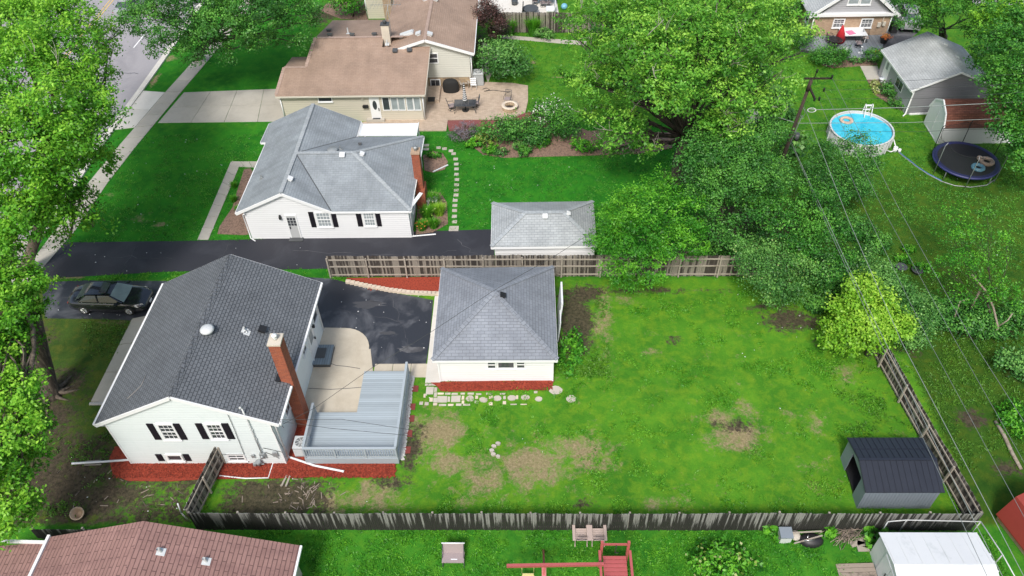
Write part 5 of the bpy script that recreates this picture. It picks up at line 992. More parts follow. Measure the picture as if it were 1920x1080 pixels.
# ---------------- rust roofed house at the bottom left
h5=thing('rust_roof_house','house with rust-red shingle roof filling the bottom left corner of the photo','house',(-16,13,0))
yb,yf=16.75,8.; rx,rz5=-17.0,4.5; lx,lz=-21.75,3.05; qx,qz=-10.55,2.45
RL5=[(lx,yb,lz),(rx,yb,rz5),(rx-.1,yf,rz5),(lx-.2,yf,lz)];RR5=[(rx,yb,rz5),(qx,yb-.1,qz),(qx-.1,yf,qz),(rx-.1,yf,rz5)]
r5=roofpart(h5,[RL5,RR5],'roof5',.09); roofpart(h5,[[(-25.5,16.55,2.35),(-21.87,16.55,2.95),(-22,yf,2.95),(-25.6,yf,2.35)]],'roof5',.08,name='lower_roof')
edging(h5,[((lx-.08,yb+.05,lz+.05),(lx-.28,yf,lz+.05))],'gutter','trim',.12,.12,-.02); edging(h5,[((-24.4,16.75,2.6),(lx-.1,16.5,2.98))],'gutter','trim',.12,.12,.02); edging(h5,[((qx+.06,yb-.1,qz),(qx-.04,yf,qz))],'gutter','trim',.1,.12,-.06)
s=MB(); gable(s,lx+.35,qx-.35,yb-.45,0,2.4,rx,rz5-.2,.12); s.box(lx+.35,lx+.47,yf,yb-.453,0,2.5); s.box(qx-.47,qx-.35,yf,yb-.453,0,2.3); s.box(-25.2,-22,16.0,16.12,0,2.2); s.build('wall','siding3',h5)
for px in ((302,1035),(387,1053)):
    a_,n_=roofz(RR5); p=onp(*px,a_,n_); s=MB(); s.obox(p+n_*.02,(.17,0,-.06),(0,.17,0),n_*.015); s.tube([p-Vector((0,0,.05)),p+Vector((-.04,0,.3))],.075,12,caps=False); s.cyl(p+Vector((-.03,0,.2)),.06,.01,12); s.build('vent_pipe','lgrey',h5)
# ================================================================ FENCES
def fence(name,label,a,b,h,side,span=2.4,mat='wood',rails=3,pw=.11,wave=.05,railz=None,thick=.022,skip=()):
    """side=+1: posts and rails on the left of a->b, pickets on the other face"""
    a,b=Vector((a[0],a[1],0)),Vector((b[0],b[1],0)); o=thing(name,label,'fence',a); L_=(b-a).length; d=(b-a)/L_; n=Vector((-d.y,d.x,0))*side; k=max(1,round(L_/span)); hs=[h+random.uniform(-wave,wave) for _ in range(k+1)]
    for i in range(k):
        s0,s1=L_*i/k,L_*(i+1)/k; mb=MB(); x=s0; lean=random.uniform(-.015,.015); t_off=random.uniform(-.03,.03); h0=(hs[i]+hs[i+1])/2
        while x<s1-.02:
            w=min(pw*random.uniform(.9,1.05),s1-x); t=(x-s0)/(s1-s0); hh=h0+(hs[i+1]-hs[i])*(t-.5)+random.uniform(-.035,.02)+.02*math.sin(t*5+i); c=a+d*(x+w/2)-n*(.02+random.uniform(0,.012))+n*(random.random()<.07)*.01
            zb=random.uniform(.02,.09); mb.obox(c+Vector((0,0,(hh+zb)/2)),d*w*.46,n*thick/2,Vector((0,0,(hh-zb)/2))+d*(lean+random.uniform(-.006,.006))); x+=w*1.01
        mb.build('picket_panel',mat,o)
        for z in (railz or [.28,h*.53,h-.3][:rails]):
            r=MB(); r.bar(a+d*s0+n*.025+Vector((0,0,z+random.uniform(-.02,.02))),a+d*(s1-.04)+n*.025+Vector((0,0,z+random.uniform(-.02,.02))),.045,.09); r.build('rail','rail',o)
    for i in range(k+1):
        p=MB(); c=a+d*(L_*i/k)+n*.095; p.obox(c+Vector((0,0,hs[i]/2+.0)),d*.045,n*.045,Vector((random.uniform(-.02,.02),random.uniform(-.02,.02),hs[i]/2-.10))); p.build('post','rail',o)
    return o
fence('wooden_fence','weathered picket fence with its rails facing the viewer, running behind the pyramid roofed garage',(-12.95,36.3),(16.8,36.1),1.9,-1)
cr_=at(1845,964,1.67); fr0=at(1622,640,0); 
fence('wooden_fence','weathered fence running away along the right side of the fenced lawn behind the black shed',(cr_.x,18.75),(19.55,31.2),1.67,1,railz=[.3,.9,1.42])
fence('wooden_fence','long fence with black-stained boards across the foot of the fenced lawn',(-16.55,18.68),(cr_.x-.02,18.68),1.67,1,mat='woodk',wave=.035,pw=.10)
p1=at(404,836,1.67); p2=at(352,966,1.67)
fence('wooden_fence','short fence running from the front wall of the charcoal roofed house to the stained fence',(p1.x,p1.y),(-16.75,18.9),1.7,1,span=1.6)
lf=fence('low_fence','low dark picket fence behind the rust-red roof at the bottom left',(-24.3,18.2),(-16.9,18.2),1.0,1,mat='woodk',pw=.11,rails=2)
fence('wooden_fence','grey board fence behind the ornamental grasses at the top centre',(at(930,60).x,at(930,61).y),(at(1130,64).x,at(1130,62).y),2.0,1,mat='wood')
s=MB(); a=at(340,962,.9);b=at(333,945,1.9); s.tube([a,at(333,944,1.6)],.035,6); s.tube([a,at(356,978,0)],.035,6); single(s,'white_pipe','white','thin white pipe leaning at the corner where the fences meet','pipe',at(356,978,0))
# ================================================================ DECK, STOOP AND PATIO THINGS
dk=thing('wooden_deck','pale blue-grey painted L-shaped deck with slatted railing beside the white house','deck',(-9,25,0))
dz=.55; xa,xb,yA,yB,yC,xm=-11.85,-6.98,22.4,25.3,28.15,-9.55
s=MB(); s.prism([(xa,yA),(xb,yA),(xb,yC),(xm,yC),(xm,yB),(xa,yB)],dz-.04,dz); s.build('floor','deck',dk)
s=MB(); 
for p,q in (((xa,yA),(xb,yA)),((xb,yA),(xb,yC)),((xm,yC),(xb,yC)),((xm,yB),(xm,yC)),((xa,yB),(xm,yB)),((xa,yA),(xa,yB))): s.bar((*p,.30),(*q,.30),.03,.46)
s.build('skirt','deckp',dk)
def railing(par,p,q,z,h,bal=.13):
    p,q=Vector((*p,0)),Vector((*q,0)); L_=(q-p).length; k=max(1,round(L_/1.9))
    for i in range(k+1): s=MB(); c=p.lerp(q,i/k); s.box(c.x-.045,c.x+.045,c.y-.045,c.y+.045,z,z+h); s.build('railing_post','deckp',par)
    s=MB(); s.bar(p+Vector((0,0,z+h+.018)),q+Vector((0,0,z+h+.018)),.13,.035); s.bar(p+Vector((0,0,z+h-.08)),q+Vector((0,0,z+h-.08)),.035,.08); s.bar(p+Vector((0,0,z+.1)),q+Vector((0,0,z+.1)),.035,.08); s.build('handrail','deckp',par)
    s=MB(); m_=int(L_/bal)
    for i in range(1,m_): c=p.lerp(q,i/m_); s.box(c.x-.02,c.x+.02,c.y-.02,c.y+.02,z+.08,z+h-.05)
    o=s.build('balusters','deckp',par); return o
railing(dk,(xa+.05,yA+.05),(xb-.05,yA+.05),dz,.85); railing(dk,(xb-.05,yA+.14),(xb-.05,yC-.05),dz,.85); railing(dk,(xa+.05,yA+.14),(xa+.05,yB),dz,.85)
st=thing('stoop','low slate-blue wooden stoop with dark doormat at the side door','stoop',(at(605,670).x,at(605,670).y,.06)); a=at(588,683,.35); b=at(617,682,.35); c=at(623,646,.35)
s=MB(); s.box(-12.72,b.x+.05,a.y,c.y,.30,.35); s.build('top_boards','step',st); s=MB(); s.box(-12.7,b.x+.03,a.y+.02,c.y-.02,.062,.299); s.build('base','dgrey',st)
s=MB(); q=at(598,662,.36); s.box(q.x-.32,q.x+.4,q.y-.38,q.y+.4,.352,.366); single(s,'doormat','dgrey','dark grey doormat lying on the slate-blue stoop','doormat',(q.x,q.y,.352))
def acunit(loc,label,w=.8,h=.75,mat='lgrey',grp=None,rnd=True):
    o=thing('air_conditioner',label,'air conditioner',loc,group=grp); x,y,z=loc; s=MB(); s.box(x-w/2,x+w/2,y-w/2,y+w/2,z,z+.06); s.build('base_pan','grey',o)
    s=MB(); s.box(x-w/2+.02,x+w/2-.02,y-w/2+.02,y+w/2-.02,z+.06,z+h-.06); bd=s.build('body','grey' if mat!='dgrey' else 'dgrey',o)
    s=MB()
    for i in range(9): zz=z+.1+i*(h-.2)/9; s.box(x-w/2+.005,x+w/2-.005,y-w/2+.005,y+w/2-.005,zz,zz+.025)
    s.build('louvres',mat,bd)
    s=MB(); s.box(x-w/2,x+w/2,y-w/2,y+w/2,z+h-.06,z+h); t=s.build('top_panel',mat,o); s=MB(); s.cyl((x,y,z+h+.003),w*.38,.006,24); s.build('fan_opening','dgrey',t)
    s=MB()
    for r in (.1,.2,.3,.38): s.torus((x,y,z+h+.02),w*r,.01,20,4)
    for k in range(4): a=k*math.pi/4+.4; s.bar((x-math.cos(a)*w*.38,y-math.sin(a)*w*.38,z+h+.02),(x+math.cos(a)*w*.38,y+math.sin(a)*w*.38,z+h+.02),.03,.015)
    s.build('fan_guard',mat,t); return o
q=at(561,855,.05); acunit((-12.15,23.2,.05),'air conditioner squeezed between the front railing of the deck and the white house',.78,.8)
q=at(898,160); acunit((at(898,160).x,at(898,160).y+.2,.09),'tall pale air conditioner at the right corner of the beige house',.85,1.1)
q=at(800,372); acunit((-6.95,43.6,.04),'low air conditioner at the foot of the neighbour house chimney',.75,.6)
# ================================================================ DRAIN PIPES ON THE GROUND
def pipe(px,label,r=.06,z=.1,name='drain_pipe',mat='white',world=None):
    pts=world or [at(u,v,z) for u,v in px]; s=MB(); s.tube(pts,r,8,caps=False); s.tube([pts[-1]-(pts[-1]-pts[-2]).normalized()*.08,pts[-1]],r*1.15,8,caps=False); return single(s,name,mat,label,'drain pipe',(pts[0].x,pts[0].y,0))
pipe([(243,862),(190,866),(135,869)],'straight white drain pipe running left from the corner of the white house'); pipe([(540,856),(590,873),(645,884)],'slanting white drain pipe lying on the red mulch in front of the deck')
pipe([(512,868),(503,896),(460,897),(412,892)],'thin bent white pipe below the gas meter on the red mulch',.035,.06)
pipe([(773,443),(795,441),(817,439)],'short white drain pipe beside the long driveway at the corner of the neighbour house',.05,.08)
s=MB(); s.bar(at(812,322,.1),at(840,309,.1),.1,.05); single(s,'white_board','white','white board lying at the edge of the round flower bed','board',at(826,316,0))
for i,(a,b,l) in enumerate((((528,911),(538,891),'left of the two pale wooden stakes on the red mulch edge'),((536,912),(544,892),'right of the two pale wooden stakes on the red mulch edge'))): s=MB(); s.bar(at(*a,.05),at(*b,.05),.09,.05); single(s,'wooden_stake','rail',l,'stake',at(*b,0))
for i,(a,b,l) in enumerate((((160,865),(190,863),'grey wooden slat behind the straight drain pipe'),((158,872),(190,871),'grey wooden slat in front of the straight drain pipe'))): s=MB(); s.bar(at(*a,.03),at(*b,.03),.05,.03); single(s,'grey_board','rail',l,'board',at(*a,0))
# ================================================================ STONES AND PAVERS
def stone(px,w,d,mat,label,cat,group,h=.05,name='paver',z=0,irr=.0,rot=0,n=4):
    c=at(*px); s=MB(); pts=[]
    for k in range(n):
        a=2*math.pi*(k+.5)/n+rot; r=1/max(abs(math.cos(a)),abs(math.sin(a))) if n==4 else 1; j=1+random.uniform(-irr,irr); pts.append((c.x+math.cos(a)*r*w/2*j,c.y+math.sin(a)*r*d/2*j))
    s.prism(pts,z,z+h); return single(s,name,mat,label,cat,(c.x,c.y,z),group)
for px in ((778,729),(772,763),(770,785),(766,813),(763,844)): stone(px,.4,.42,'redpaver','square red paver in the row along the white gravel of the deck','paver','red pavers beside the deck',.04,irr=.03)
for i,u in enumerate([654+i*8.0 for i in range(24)]):
    v=np.interp(u,[650,690,730,770,830],[527,535.5,543,548,550.5]); c=at(u,v); s=MB(); s.obox((c.x,c.y-.12,.09),(.155,random.uniform(-.02,.02),0),(0,.12,0),(0,0,.1)); single(s,'edging_block','block','tan concrete block in the curved edging between the red mulch and the asphalt','edging block',(c.x,c.y-.12,0),'edging blocks of the mulch bed')
Z7=lambda a,b:(740+a/5.333,700+b/5.333)
big=[(352,175,.42,.5),(475,262,.55,.42),(612,258,.52,.42),(752,256,.5,.42),(888,268,.5,.36),(1028,252,.5,.36),(1170,250,.5,.36),(1305,243,.5,.34),(1440,258,.42,.32)]
for k,(a,b,w_,d_) in enumerate(big): stone(Z7(a,b),w_,d_,'flag','large pale flagstone in the row along the front of the pyramid-roofed garage','flagstone','flagstones in front of the garage',.05,'flagstone',.0,.03 if k<3 else .13,.2*(k>3),4 if k<3 else 9)
sm_=[(322,115,.2,.13),(350,115,.2,.13),(395,115,.3,.13),(410,165,.16,.3),(408,215,.16,.3),(300,225,.12,.25),(365,265,.18,.25),(265,300,.2,.2),(320,305,.22,.2),(405,270,.2,.3),(405,310,.22,.15),(460,205,.35,.12),(530,205,.3,.12),(600,207,.35,.12),(680,205,.25,.12),(760,205,.35,.12),(840,210,.3,.1),(945,207,.35,.14),(542,260,.14,.35),(683,245,.14,.25),(683,290,.14,.2),(820,240,.16,.2),(820,290,.2,.2),(960,240,.2,.2),(960,305,.2,.2),(1098,245,.14,.2),(1098,295,.18,.2),(1080,207,.3,.1),(1225,240,.12,.25),(1410,190,.2,.14),(480,318,.4,.12),(560,318,.3,.12),(640,315,.3,.14),(720,315,.4,.12),(1290,312,.35,.06),(1190,312,.35,.06)]
for a,b,w_,d_ in sm_: stone(Z7(a,b),w_,d_,'flag' if random.random()<.6 else 'block','small concrete paver filling the gaps between the large flagstones','paver','small pavers in front of the garage',.03,irr=.06)
for px,l in (((1042,732),'round pale stone pad on the grass just right of the garage corner'),((1071,748),'round pale stone pad lying alone on the lawn')): stone(px,.75 if px[0]<1050 else .55,.6 if px[0]<1050 else .5,'flag',l,'stepping stone',None,.03,'stepping_stone',0,.08,0,14)
for px in ((926,838),(922,846),(925,853),(934,833),(934,857)): stone(px,.26,.2,'flag','pale stone of the small broken ring on the lawn','stone','stones of the small ring on the lawn',.12,'stone',0,.15,random.random(),7)
pth=[(822.5,277),(833.5,279),(845.5,283),(850.5,288.5),(854.5,298.5),(855.5,308),(856,317),(856,327),(856.5,337),(856,347),(855.5,357),(855,366),(853.5,376),(853,385.5),(852.5,395),(852,406),(852,416)]
for px in pth: stone(px,.34,.3,'flag' if random.random()<.5 else 'conc','small square stepping stone in the curved row across the deep green lawn','stepping stone','stepping stones beside the flower bed',.03,'stepping_stone',0,.04)
stone((851,429),.65,.5,'conc','larger stepping stone where the curved row meets the long driveway','stepping stone',None,.04,'stepping_stone',0,.03)
for px in ((797,273),(797,280)): stone(px,.6,.3,'conc','flat slab by the back corner of the neighbour house','slab','slabs by the back corner',.04,'slab')
# tree roots and mulch mound bits around the garage
# ================================================================ CAR ON THE DRIVEWAY
def loft(secs,mb,close=True,sm=True):
    n=len(secs[0]); vs=[p for s_ in secs for p in s_]; fs=[(i*n+k,(i+1)*n+k,(i+1)*n+k+1,i*n+k+1) for i in range(len(secs)-1) for k in range(n-1)]
    fs+=[tuple(range(n)),tuple(range(len(vs)-1,len(vs)-n-1,-1))]; return mb._a(vs,fs,sm)
def sedan(name,label,loc,rz,paint='carp'):
    o=thing(name,label,'car',loc,rz); B=lambda s,n_,m_,p=o: s.build(n_,m_,p,False)
    # stations: x from tail to nose, half width, bottom z, shoulder z, deck z
    st=[(0,.66,.42,.70,.86),(.08,.80,.26,.80,.98),(.45,.89,.22,.86,1.04),(1.1,.92,.20,.88,1.00),(2.0,.925,.19,.90,.97),(3.0,.925,.19,.89,.96),(3.6,.92,.20,.86,.94),(4.2,.90,.21,.80,.87),(4.6,.86,.22,.72,.78),(4.83,.76,.26,.62,.68),(4.93,.60,.34,.52,.56)]
    secs=[]
    for x,w_,zb,zs,zd in st:
        h=[(-w_*.92,zb),(-w_,zb+.12),(-w_,(zb+zs)/2),(-w_*.975,zs-.02),(-w_*.90,zs+.045),(-w_*.6,zd-.005),(0,zd+.02)]; pr=h+[(-y,z) for y,z in h[-2::-1]]; secs.append([(x-2.45,y,z) for y,z in pr])
    B(loft(secs,MB()),'body',paint)
    gs=[(.72,.70,1.0,1.03),(1.25,.66,.98,1.36),(1.75,.66,.97,1.43),(2.4,.66,.96,1.45),(2.85,.65,.96,1.40),(3.68,.70,.92,.94)]
    rf=MB(); roof=[[(x-2.45,y*s_,zt-abs(y)*.06+.012) for y,s_ in ((-wt*.9,1),(-wt*.5,1),(0,1),(wt*.5,1),(wt*.9,1))] for x,wt,zt in ((1.22,.60,1.375),(1.5,.62,1.43),(2.0,.63,1.465),(2.5,.62,1.465),(2.92,.60,1.405))]
    loft(roof,rf); B(rf,'roof',paint)
    s=MB(); s._a([(1.26-2.45,-.56,1.35),(1.26-2.45,.56,1.35),(.62-2.45,.72,1.055),(.62-2.45,-.72,1.055)],[(0,1,2,3),(3,2,1,0)]); B(s,'rear_window','carw')
    s=MB(); s._a([(2.90-2.45,-.56,1.385),(2.90-2.45,.56,1.385),(3.70-2.45,.74,.975),(3.70-2.45,-.74,.975),(3.75-2.45,0,.985),(2.94-2.45,0,1.41)],[(0,5,4,3),(5,1,2,4),(3,4,5,0),(4,2,1,5)]); B(s,'windscreen','carw')
    for sd in (-1,1):
        s=MB(); A=[(.75-2.45,.80,.985),(1.32-2.45,.60,1.345),(2.0-2.45,.615,1.43),(2.86-2.45,.60,1.375),(3.62-2.45,.81,.965)]
        s._a([(x,y*sd,z) for x,y,z in A],[(0,1,2,3,4),(4,3,2,1,0)]); g_=B(s,'side_window','carg')
        s=MB(); s.bar((2.1-2.45,.85*sd,.96),(2.02-2.45,.63*sd,1.42),.06,.02); B(s,'pillar',paint); s=MB(); s.bar((.78-2.45,.80*sd,.985),(1.3-2.45,.615*sd,1.355),.09,.03); B(s,'pillar',paint); s=MB(); s.bar((3.6-2.45,.80*sd,.965),(2.88-2.45,.615*sd,1.385),.07,.03); B(s,'pillar',paint)
        s=MB(); s.bar((.85-2.45,.865*sd,.955),(3.3-2.45,.865*sd,.945),.02,.03); B(s,'chrome_strip','chrome')
        for x in (1.72,2.72): s=MB(); s.bar((x-.1-2.45,.93*sd,.80),(x+.1-2.45,.93*sd,.80),.025,.03); B(s,'door_handle','chrome')
        s=MB(); s.obox((3.3-2.45,.99*sd,1.0),(.09,0,0),(0,.1,0),(0,0,.065)); B(s,'wing_mirror',paint)
        for x in (.98,3.85):
            s=MB(); s.lathe((0,0,0),[(.20,-.1),(.31,-.1),(.33,-.07),(.33,.07),(.31,.1),(.20,.1)],22); s.xf(Matrix.Translation((x-2.45,.83*sd,.33))@Matrix.Rotation(math.pi/2,4,'X')); w_=B(s,'wheel','tyre')
            s=MB(); s.cyl((0,0,-.02),.2,.02,20)
            for k in range(9): a=k*2*math.pi/9; s.bar((.03*math.cos(a),.03*math.sin(a),.015),(.2*math.cos(a),.2*math.sin(a),.015),.035,.03)
            s.torus((0,0,.015),.2,.018,22,6); s.xf(Matrix.Translation((x-2.45,.93*sd,.33))@Matrix.Rotation(-math.pi/2*sd,4,'X')); B(s,'rim','chrome',w_)
        s=MB(); s._a([(4.35-2.45,.80*sd,.80),(4.72-2.45,.60*sd,.735),(4.86-2.45,.62*sd,.60),(4.50-2.45,.885*sd,.64),(4.36-2.45,.905*sd,.74)],[(0,1,2,3,4),(4,3,2,1,0)]); s.xf(Matrix.Translation((.012,.006*sd,.02))); B(s,'headlight','lamp')
        s=MB(); s.obox((.075-2.45,.62*sd,.80),(.03,0,0),(0,.13,0),(0,0,.05)); B(s,'tail_light','barnred')
    s=MB(); s._a([(2.15-2.45,-.42,1.488),(2.6-2.45,-.42,1.478),(2.6-2.45,.42,1.478),(2.15-2.45,.42,1.488),(2.15-2.45,-.42,1.45),(2.6-2.45,-.42,1.45),(2.6-2.45,.42,1.45),(2.15-2.45,.42,1.45)],[(0,1,2,3),(7,6,5,4),(0,4,5,1),(1,5,6,2),(2,6,7,3),(3,7,4,0)]); B(s,'sunroof','glass')
    s=MB()
    for i in range(4): s.bar((4.885-2.45-.01*i,-.32,.60-.035*i+.02),(4.885-2.45-.01*i,.32,.60-.035*i+.02),.03,.012)
    B(s,'grille','chrome'); s=MB(); s.obox((4.95-2.45,0,.44),(.012,0,0),(0,.16,0),(0,0,.07)); B(s,'licence_plate','white'); return o
q=at(196,578); qq=at(157,581)
sedan('parked_car','shiny black four-door sedan with a sunroof parked on the near asphalt driveway',(-26.35,34.05,.018),R_(-2.2))
c2=at(248,22); sc=sedan('moving_car','grey car half hidden by leaves on the street at the top left',(c2.x,c2.y+.5,.014),R_(84),'silverp')
# ================================================================ UTILITY POLE AND CABLES
pb_=at(1440,372); pt=at(1514,170,9.0)
up=thing('utility_pole','dark leaning wooden utility pole with crossarms, standing among the dark trees','utility pole',pb_)
s=MB(); s.tube([pb_,pb_.lerp(pt,.5),pt],[.15,.13,.10],12); s.build('pole','polewood',up)
d_=(pt-pb_).normalized(); A=at(1500,147,9.7); B_=at(1563,146,9.7); s=MB(); s.bar(at(1508,147,9.6),at(1561,147,9.6),.08,.10); ca=s.build('crossarm','polewood',up)
s=MB(); s.bar(at(1518,164,9.2),at(1528,186,9.0),.1,.12); s.build('crossarm','polewood',up); s=MB(); s.tube([pt,pt+d_*.75],[.12,.11],10); s.tube([at(1526,150,9.0),at(1531,135,10)],.03,6); s.build('pole_top','polewood',up)
for px,z in (((1560,145),9.75),((1532,134),10.05),((1527,187),9.1),((1545,169),9.1),((1536,186),9.1)): q=at(*px,z); s=MB(); s.lathe(q-Vector((0,0,.1)),[(.02,0),(.07,.02),(.04,.08),(.08,.12),(.04,.18),(.07,.22),(.02,.27)],10); s.build('insulator','black',up)
q=at(1489,250,5.4); s=MB(); s.cyl(q+Vector((.2,-.1,-.45)),.16,.5,12); s.tube([q,q+Vector((.2,-.1,0))],.04); s.build('terminal_box','dgrey',up)
s=MB(); s.tube([at(1455,330,1),at(1500,215,7)+Vector((.12,-.1,0))],.03,5); s.tube([at(1505,200,7.6),at(1510,210,7.3),at(1506,222,6.8),at(1498,214,7.1)],.02,5); s.build('riser_cable','wire',up)
def cable(name,pts,label,r=.016,mat='wire',sag=.0,group=None,w=None):
    P=w or [at(u,v,z) for u,v,z in pts]; out=[]
    for a,b in zip(P,P[1:]):
        for i in range(10): t=i/10; out.append(a.lerp(b,t)-Vector((0,0,sag*4*t*(1-t))))
    out.append(P[-1]); s=MB(); s.tube(out,r,6); return single(s,name,mat,label,'cable',tuple(out[0]),group)
CL=[([(1503,205,7.6),(1600,245,7.3),(1920,755,5.2),(1990,860,5)],'wire',.014,'thin overhead cable that crosses the sparse tree at the right'),]
cable('overhead_cable',[(1485,270,5.6),(1600,520,5.3),(1790,905,5.1),(1900,1120,5.0)],'nearest pale overhead cable, passing over the right corner of the fenced lawn',.015,'wirel')
cable('overhead_cable',[(1482,266,5.5),(1545,410,5.3),(1650,640,5.1),(1740,842,5.0),(1860,1100,5.0)],'overhead cable coming down from the pole beside the nearest pale one',.014,'wire')
cable('overhead_cable',[(1508,200,7.4),(1590,410,6.6),(1690,640,6.3),(1800,850,6.2),(1935,1110,6.1)],'bright overhead cable running just right of the side fence',.015,'wirel')
cable('overhead_cable',[(1535,186,9),(1625,400,8),(1742,640,7.6),(1850,840,7.5),(1975,1070,7.4)],'thin grey overhead cable crossing the dark soil patch at the right',.011,'wire')
cable('overhead_cable',[(1546,170,9),(1660,400,8),(1792,640,7.7),(1905,840,7.6),(2010,1030,7.5)],'thin overhead cable passing in front of the sparse tree',.011,'wire')
cable('overhead_cable',[(1560,146,9.8),(1690,400,8.6),(1824,640,8.2),(1990,900,8)],'rightmost thin overhead cable running down the right side',.012,'wire')
cable('overhead_cable',[(1518,206,7.2),(1700,201.5,7.0),(1872,193,6.9),(1990,186,7)],'thick pale cable with a looped end above the round pool',.022,'wirel')
s=MB(); cc_=at(1522,206.5,7.15); s.torus((0,0,0),.22,.035,20,6); s.xf(Matrix.Translation(cc_)@Matrix.Rotation(R_(50),4,'X')@Matrix.Diagonal((1.2,.6,1,1))); single(s,'cable_loop','lgrey','small pale oval cable loop hanging by the pole above the lawn','cable loop',cc_)
cable('overhead_cable',[(1495,231,6.5),(1700,230,6.3),(1930,220,6.2)],'lower pale cable strung from the pole across the round pool',.016,'wirel')
cable('overhead_cable',[(1400,219,6.9),(1459,220,6.6),(1495,231,6.5)],'short pale cable left of the pole in front of the pale ground',.02,'wirel')
cable('overhead_cable',[(1561,150,9.7),(1690,152,9.0),(1940,137,9)],'very thin cable running right from the top crossarm over the grey garage',.01,'wired')
cable('overhead_cable',[(1545,169,9.1),(1700,167,9),(1940,155,9)],'very thin cable running right from the middle of the pole',.01,'wired')
cable('overhead_cable',[(1495,245,6),(1720,247,5.6),(1940,238,5.6)],'thin dark cable passing low over the water of the round pool',.010,'wired')
cable('overhead_cable',[(1535,186,9),(1740,184,8.6),(1940,172,8.6)],'very thin cable running right from the lower crossarm',.01,'wired')
# service cables over the deck
for k,(p_,l) in enumerate(([[(517,787,3.8),(640,786,4.3),(770,806,4.8)],'upper dark service cable over the deck'],[[(517,789,3.7),(620,803,4.2),(770,817,4.6)],'lower dark service cable over the deck'],[[(531,795,3.4),(590,765,4.0),(700,688,5.4),(800,628,6.0),(925,545,6.4),(1040,480,6.6),(1116,432,6.9)],'long thin service cable over the patio and the pyramid roof'])): cable('service_cable',p_,l,.011,'wired')
# ================================================================ POOL AND TRAMPOLINE
pc_=at(1616,240,1.1); pl_=thing('round_pool','round above-ground pool of blue water with pale wall beside the grey garage','pool',(pc_.x,pc_.y,0)); PR=2.28
s=MB(); s.lathe((pc_.x,pc_.y,0),[(PR,0),(PR,1.1),(PR-.03,1.1),(PR-.03,0)],36); s.build('wall','poolw',pl_); s=MB(); s.torus((pc_.x,pc_.y,1.11),PR,.07,40,8,.5); s.build('rim','lgrey',pl_)
s=MB(); s.cyl((pc_.x,pc_.y,.1),PR-.04,.82,36); s.build('water','water',pl_)
for k in range(14): a=k*2*math.pi/14; s=MB(); s.bar((pc_.x+math.cos(a)*(PR+.05),pc_.y+math.sin(a)*(PR+.05),0),(pc_.x+math.cos(a)*(PR+.05),pc_.y+math.sin(a)*(PR+.05),1.1),.08,.04); s.build('leg','lgrey',pl_)
ld=thing('pool_ladder','white ladder standing over the far rim of the round pool','ladder',at(1641,232,0)); b=Vector((pc_.x+.95,pc_.y+1.9,0)); s=MB()
for sx in (-.25,.25): s.tube([b+Vector((sx,.6,0)),b+Vector((sx,.15,1.9)),b+Vector((sx,-.0,1.9)),b+Vector((sx,-.45,.35))],.03,6)
s.build('frame','white',ld)
for k in range(4): t=.25+k*.22; q=b.lerp(b,0)+Vector((0,.6-.45*t,1.9*t)); s=MB(); s.obox(q,(.25,0,0),(0,.09,0),(0,0,.02)); s.build('step','white',ld)
q=at(1587,226,.95); s=MB(); s.torus((q.x,q.y,.98),.38,.14,24,8,.6); single(s,'pool_float','tanv','pale beige ring float drifting at the left of the round pool','pool float',(q.x,q.y,.92))
q=at(1677,284,0); pm=thing('pool_pump','small white filter pump with loops of hose beside the round pool','pump',q); s=MB(); s.cyl(q,.16,.4,12); s.cyl(q+Vector((.3,-.1,0)),.11,.28,12); s.build('pump_body','white',pm)
s=MB(); s.tube([q+Vector((0,0,.35)),q+Vector((-.1,.5,.7)),q+Vector((-.4,.9,.5)),Vector((pc_.x+2.0,pc_.y-1.0,.6))],.045,7); s.tube([q+Vector((.2,0,.2)),q+Vector((-.4,-.25,.15)),q+Vector((-.9,-.1,.3)),Vector((pc_.x+1.5,pc_.y-1.7,.4))],.045,7); s.build('hose','white',pm)
pts=[at(u,v,.04) for u,v in ((1682,283),(1692,292),(1704,301),(1720,314),(1740,327),(1765,340),(1790,348),(1820,351),(1850,347),(1868,335))]; s=MB(); s.tube(pts,.035,7); single(s,'garden_hose','grey','long blue-grey hose curving over the grass from the pump round the trampoline','hose',pts[0])
s=MB(); s.tube([p+Vector((0.02,.02,.05)) for p in pts[:6]],.02,6); single(s,'blue_hose','blue','thin blue hose lying along the grey one by the pool','hose',pts[0])
tc_=Vector((31.45,47.1,0)); tr_=thing('trampoline','round trampoline with black mat, blue rim pad and safety net','trampoline',tc_); TR=2.2; TZ=.85
s=MB(); s.cyl(tc_+Vector((0,0,TZ)),TR-.22,.02,36); s.build('mat','mat',tr_); s=MB(); s.lathe(tc_,[(TR-.26,TZ+.03),(TR-.02,TZ+.06),(TR+.08,TZ+.0),(TR+.06,TZ-.1),(TR-.2,TZ-.03)],40); s.build('rim_pad','tpad',tr_)
for k in range(6):
    a=k*math.pi/3+.25; e_=Vector((math.cos(a),math.sin(a),0)); s=MB(); s.tube([tc_+e_*(TR+.12),tc_+e_*(TR+.16)+Vector((0,0,2.5)),tc_+e_*(TR+.02)+Vector((0,0,2.75))],.028,6); s.build('net_pole','grey' if k in(4,5,3) else 'black',tr_)
for k in range(4): a=k*math.pi/2+.6; e_=Vector((math.cos(a),math.sin(a),0)); s=MB(); s.tube([tc_+e_*(TR-.05)+Vector((0,0,TZ)),tc_+e_*(TR-.05)],.03,6); s.build('leg','grey',tr_)
s=MB(); prof=[]; n=36
vs=[tc_+Vector((math.cos(2*math.pi*k/n)*(TR+.02*(j==0)),math.sin(2*math.pi*k/n)*TR,[TZ+.05,2.65-.22*abs(math.sin(3*2*math.pi*k/n/1-.75))][j])) for j in (0,1) for k in range(n)]
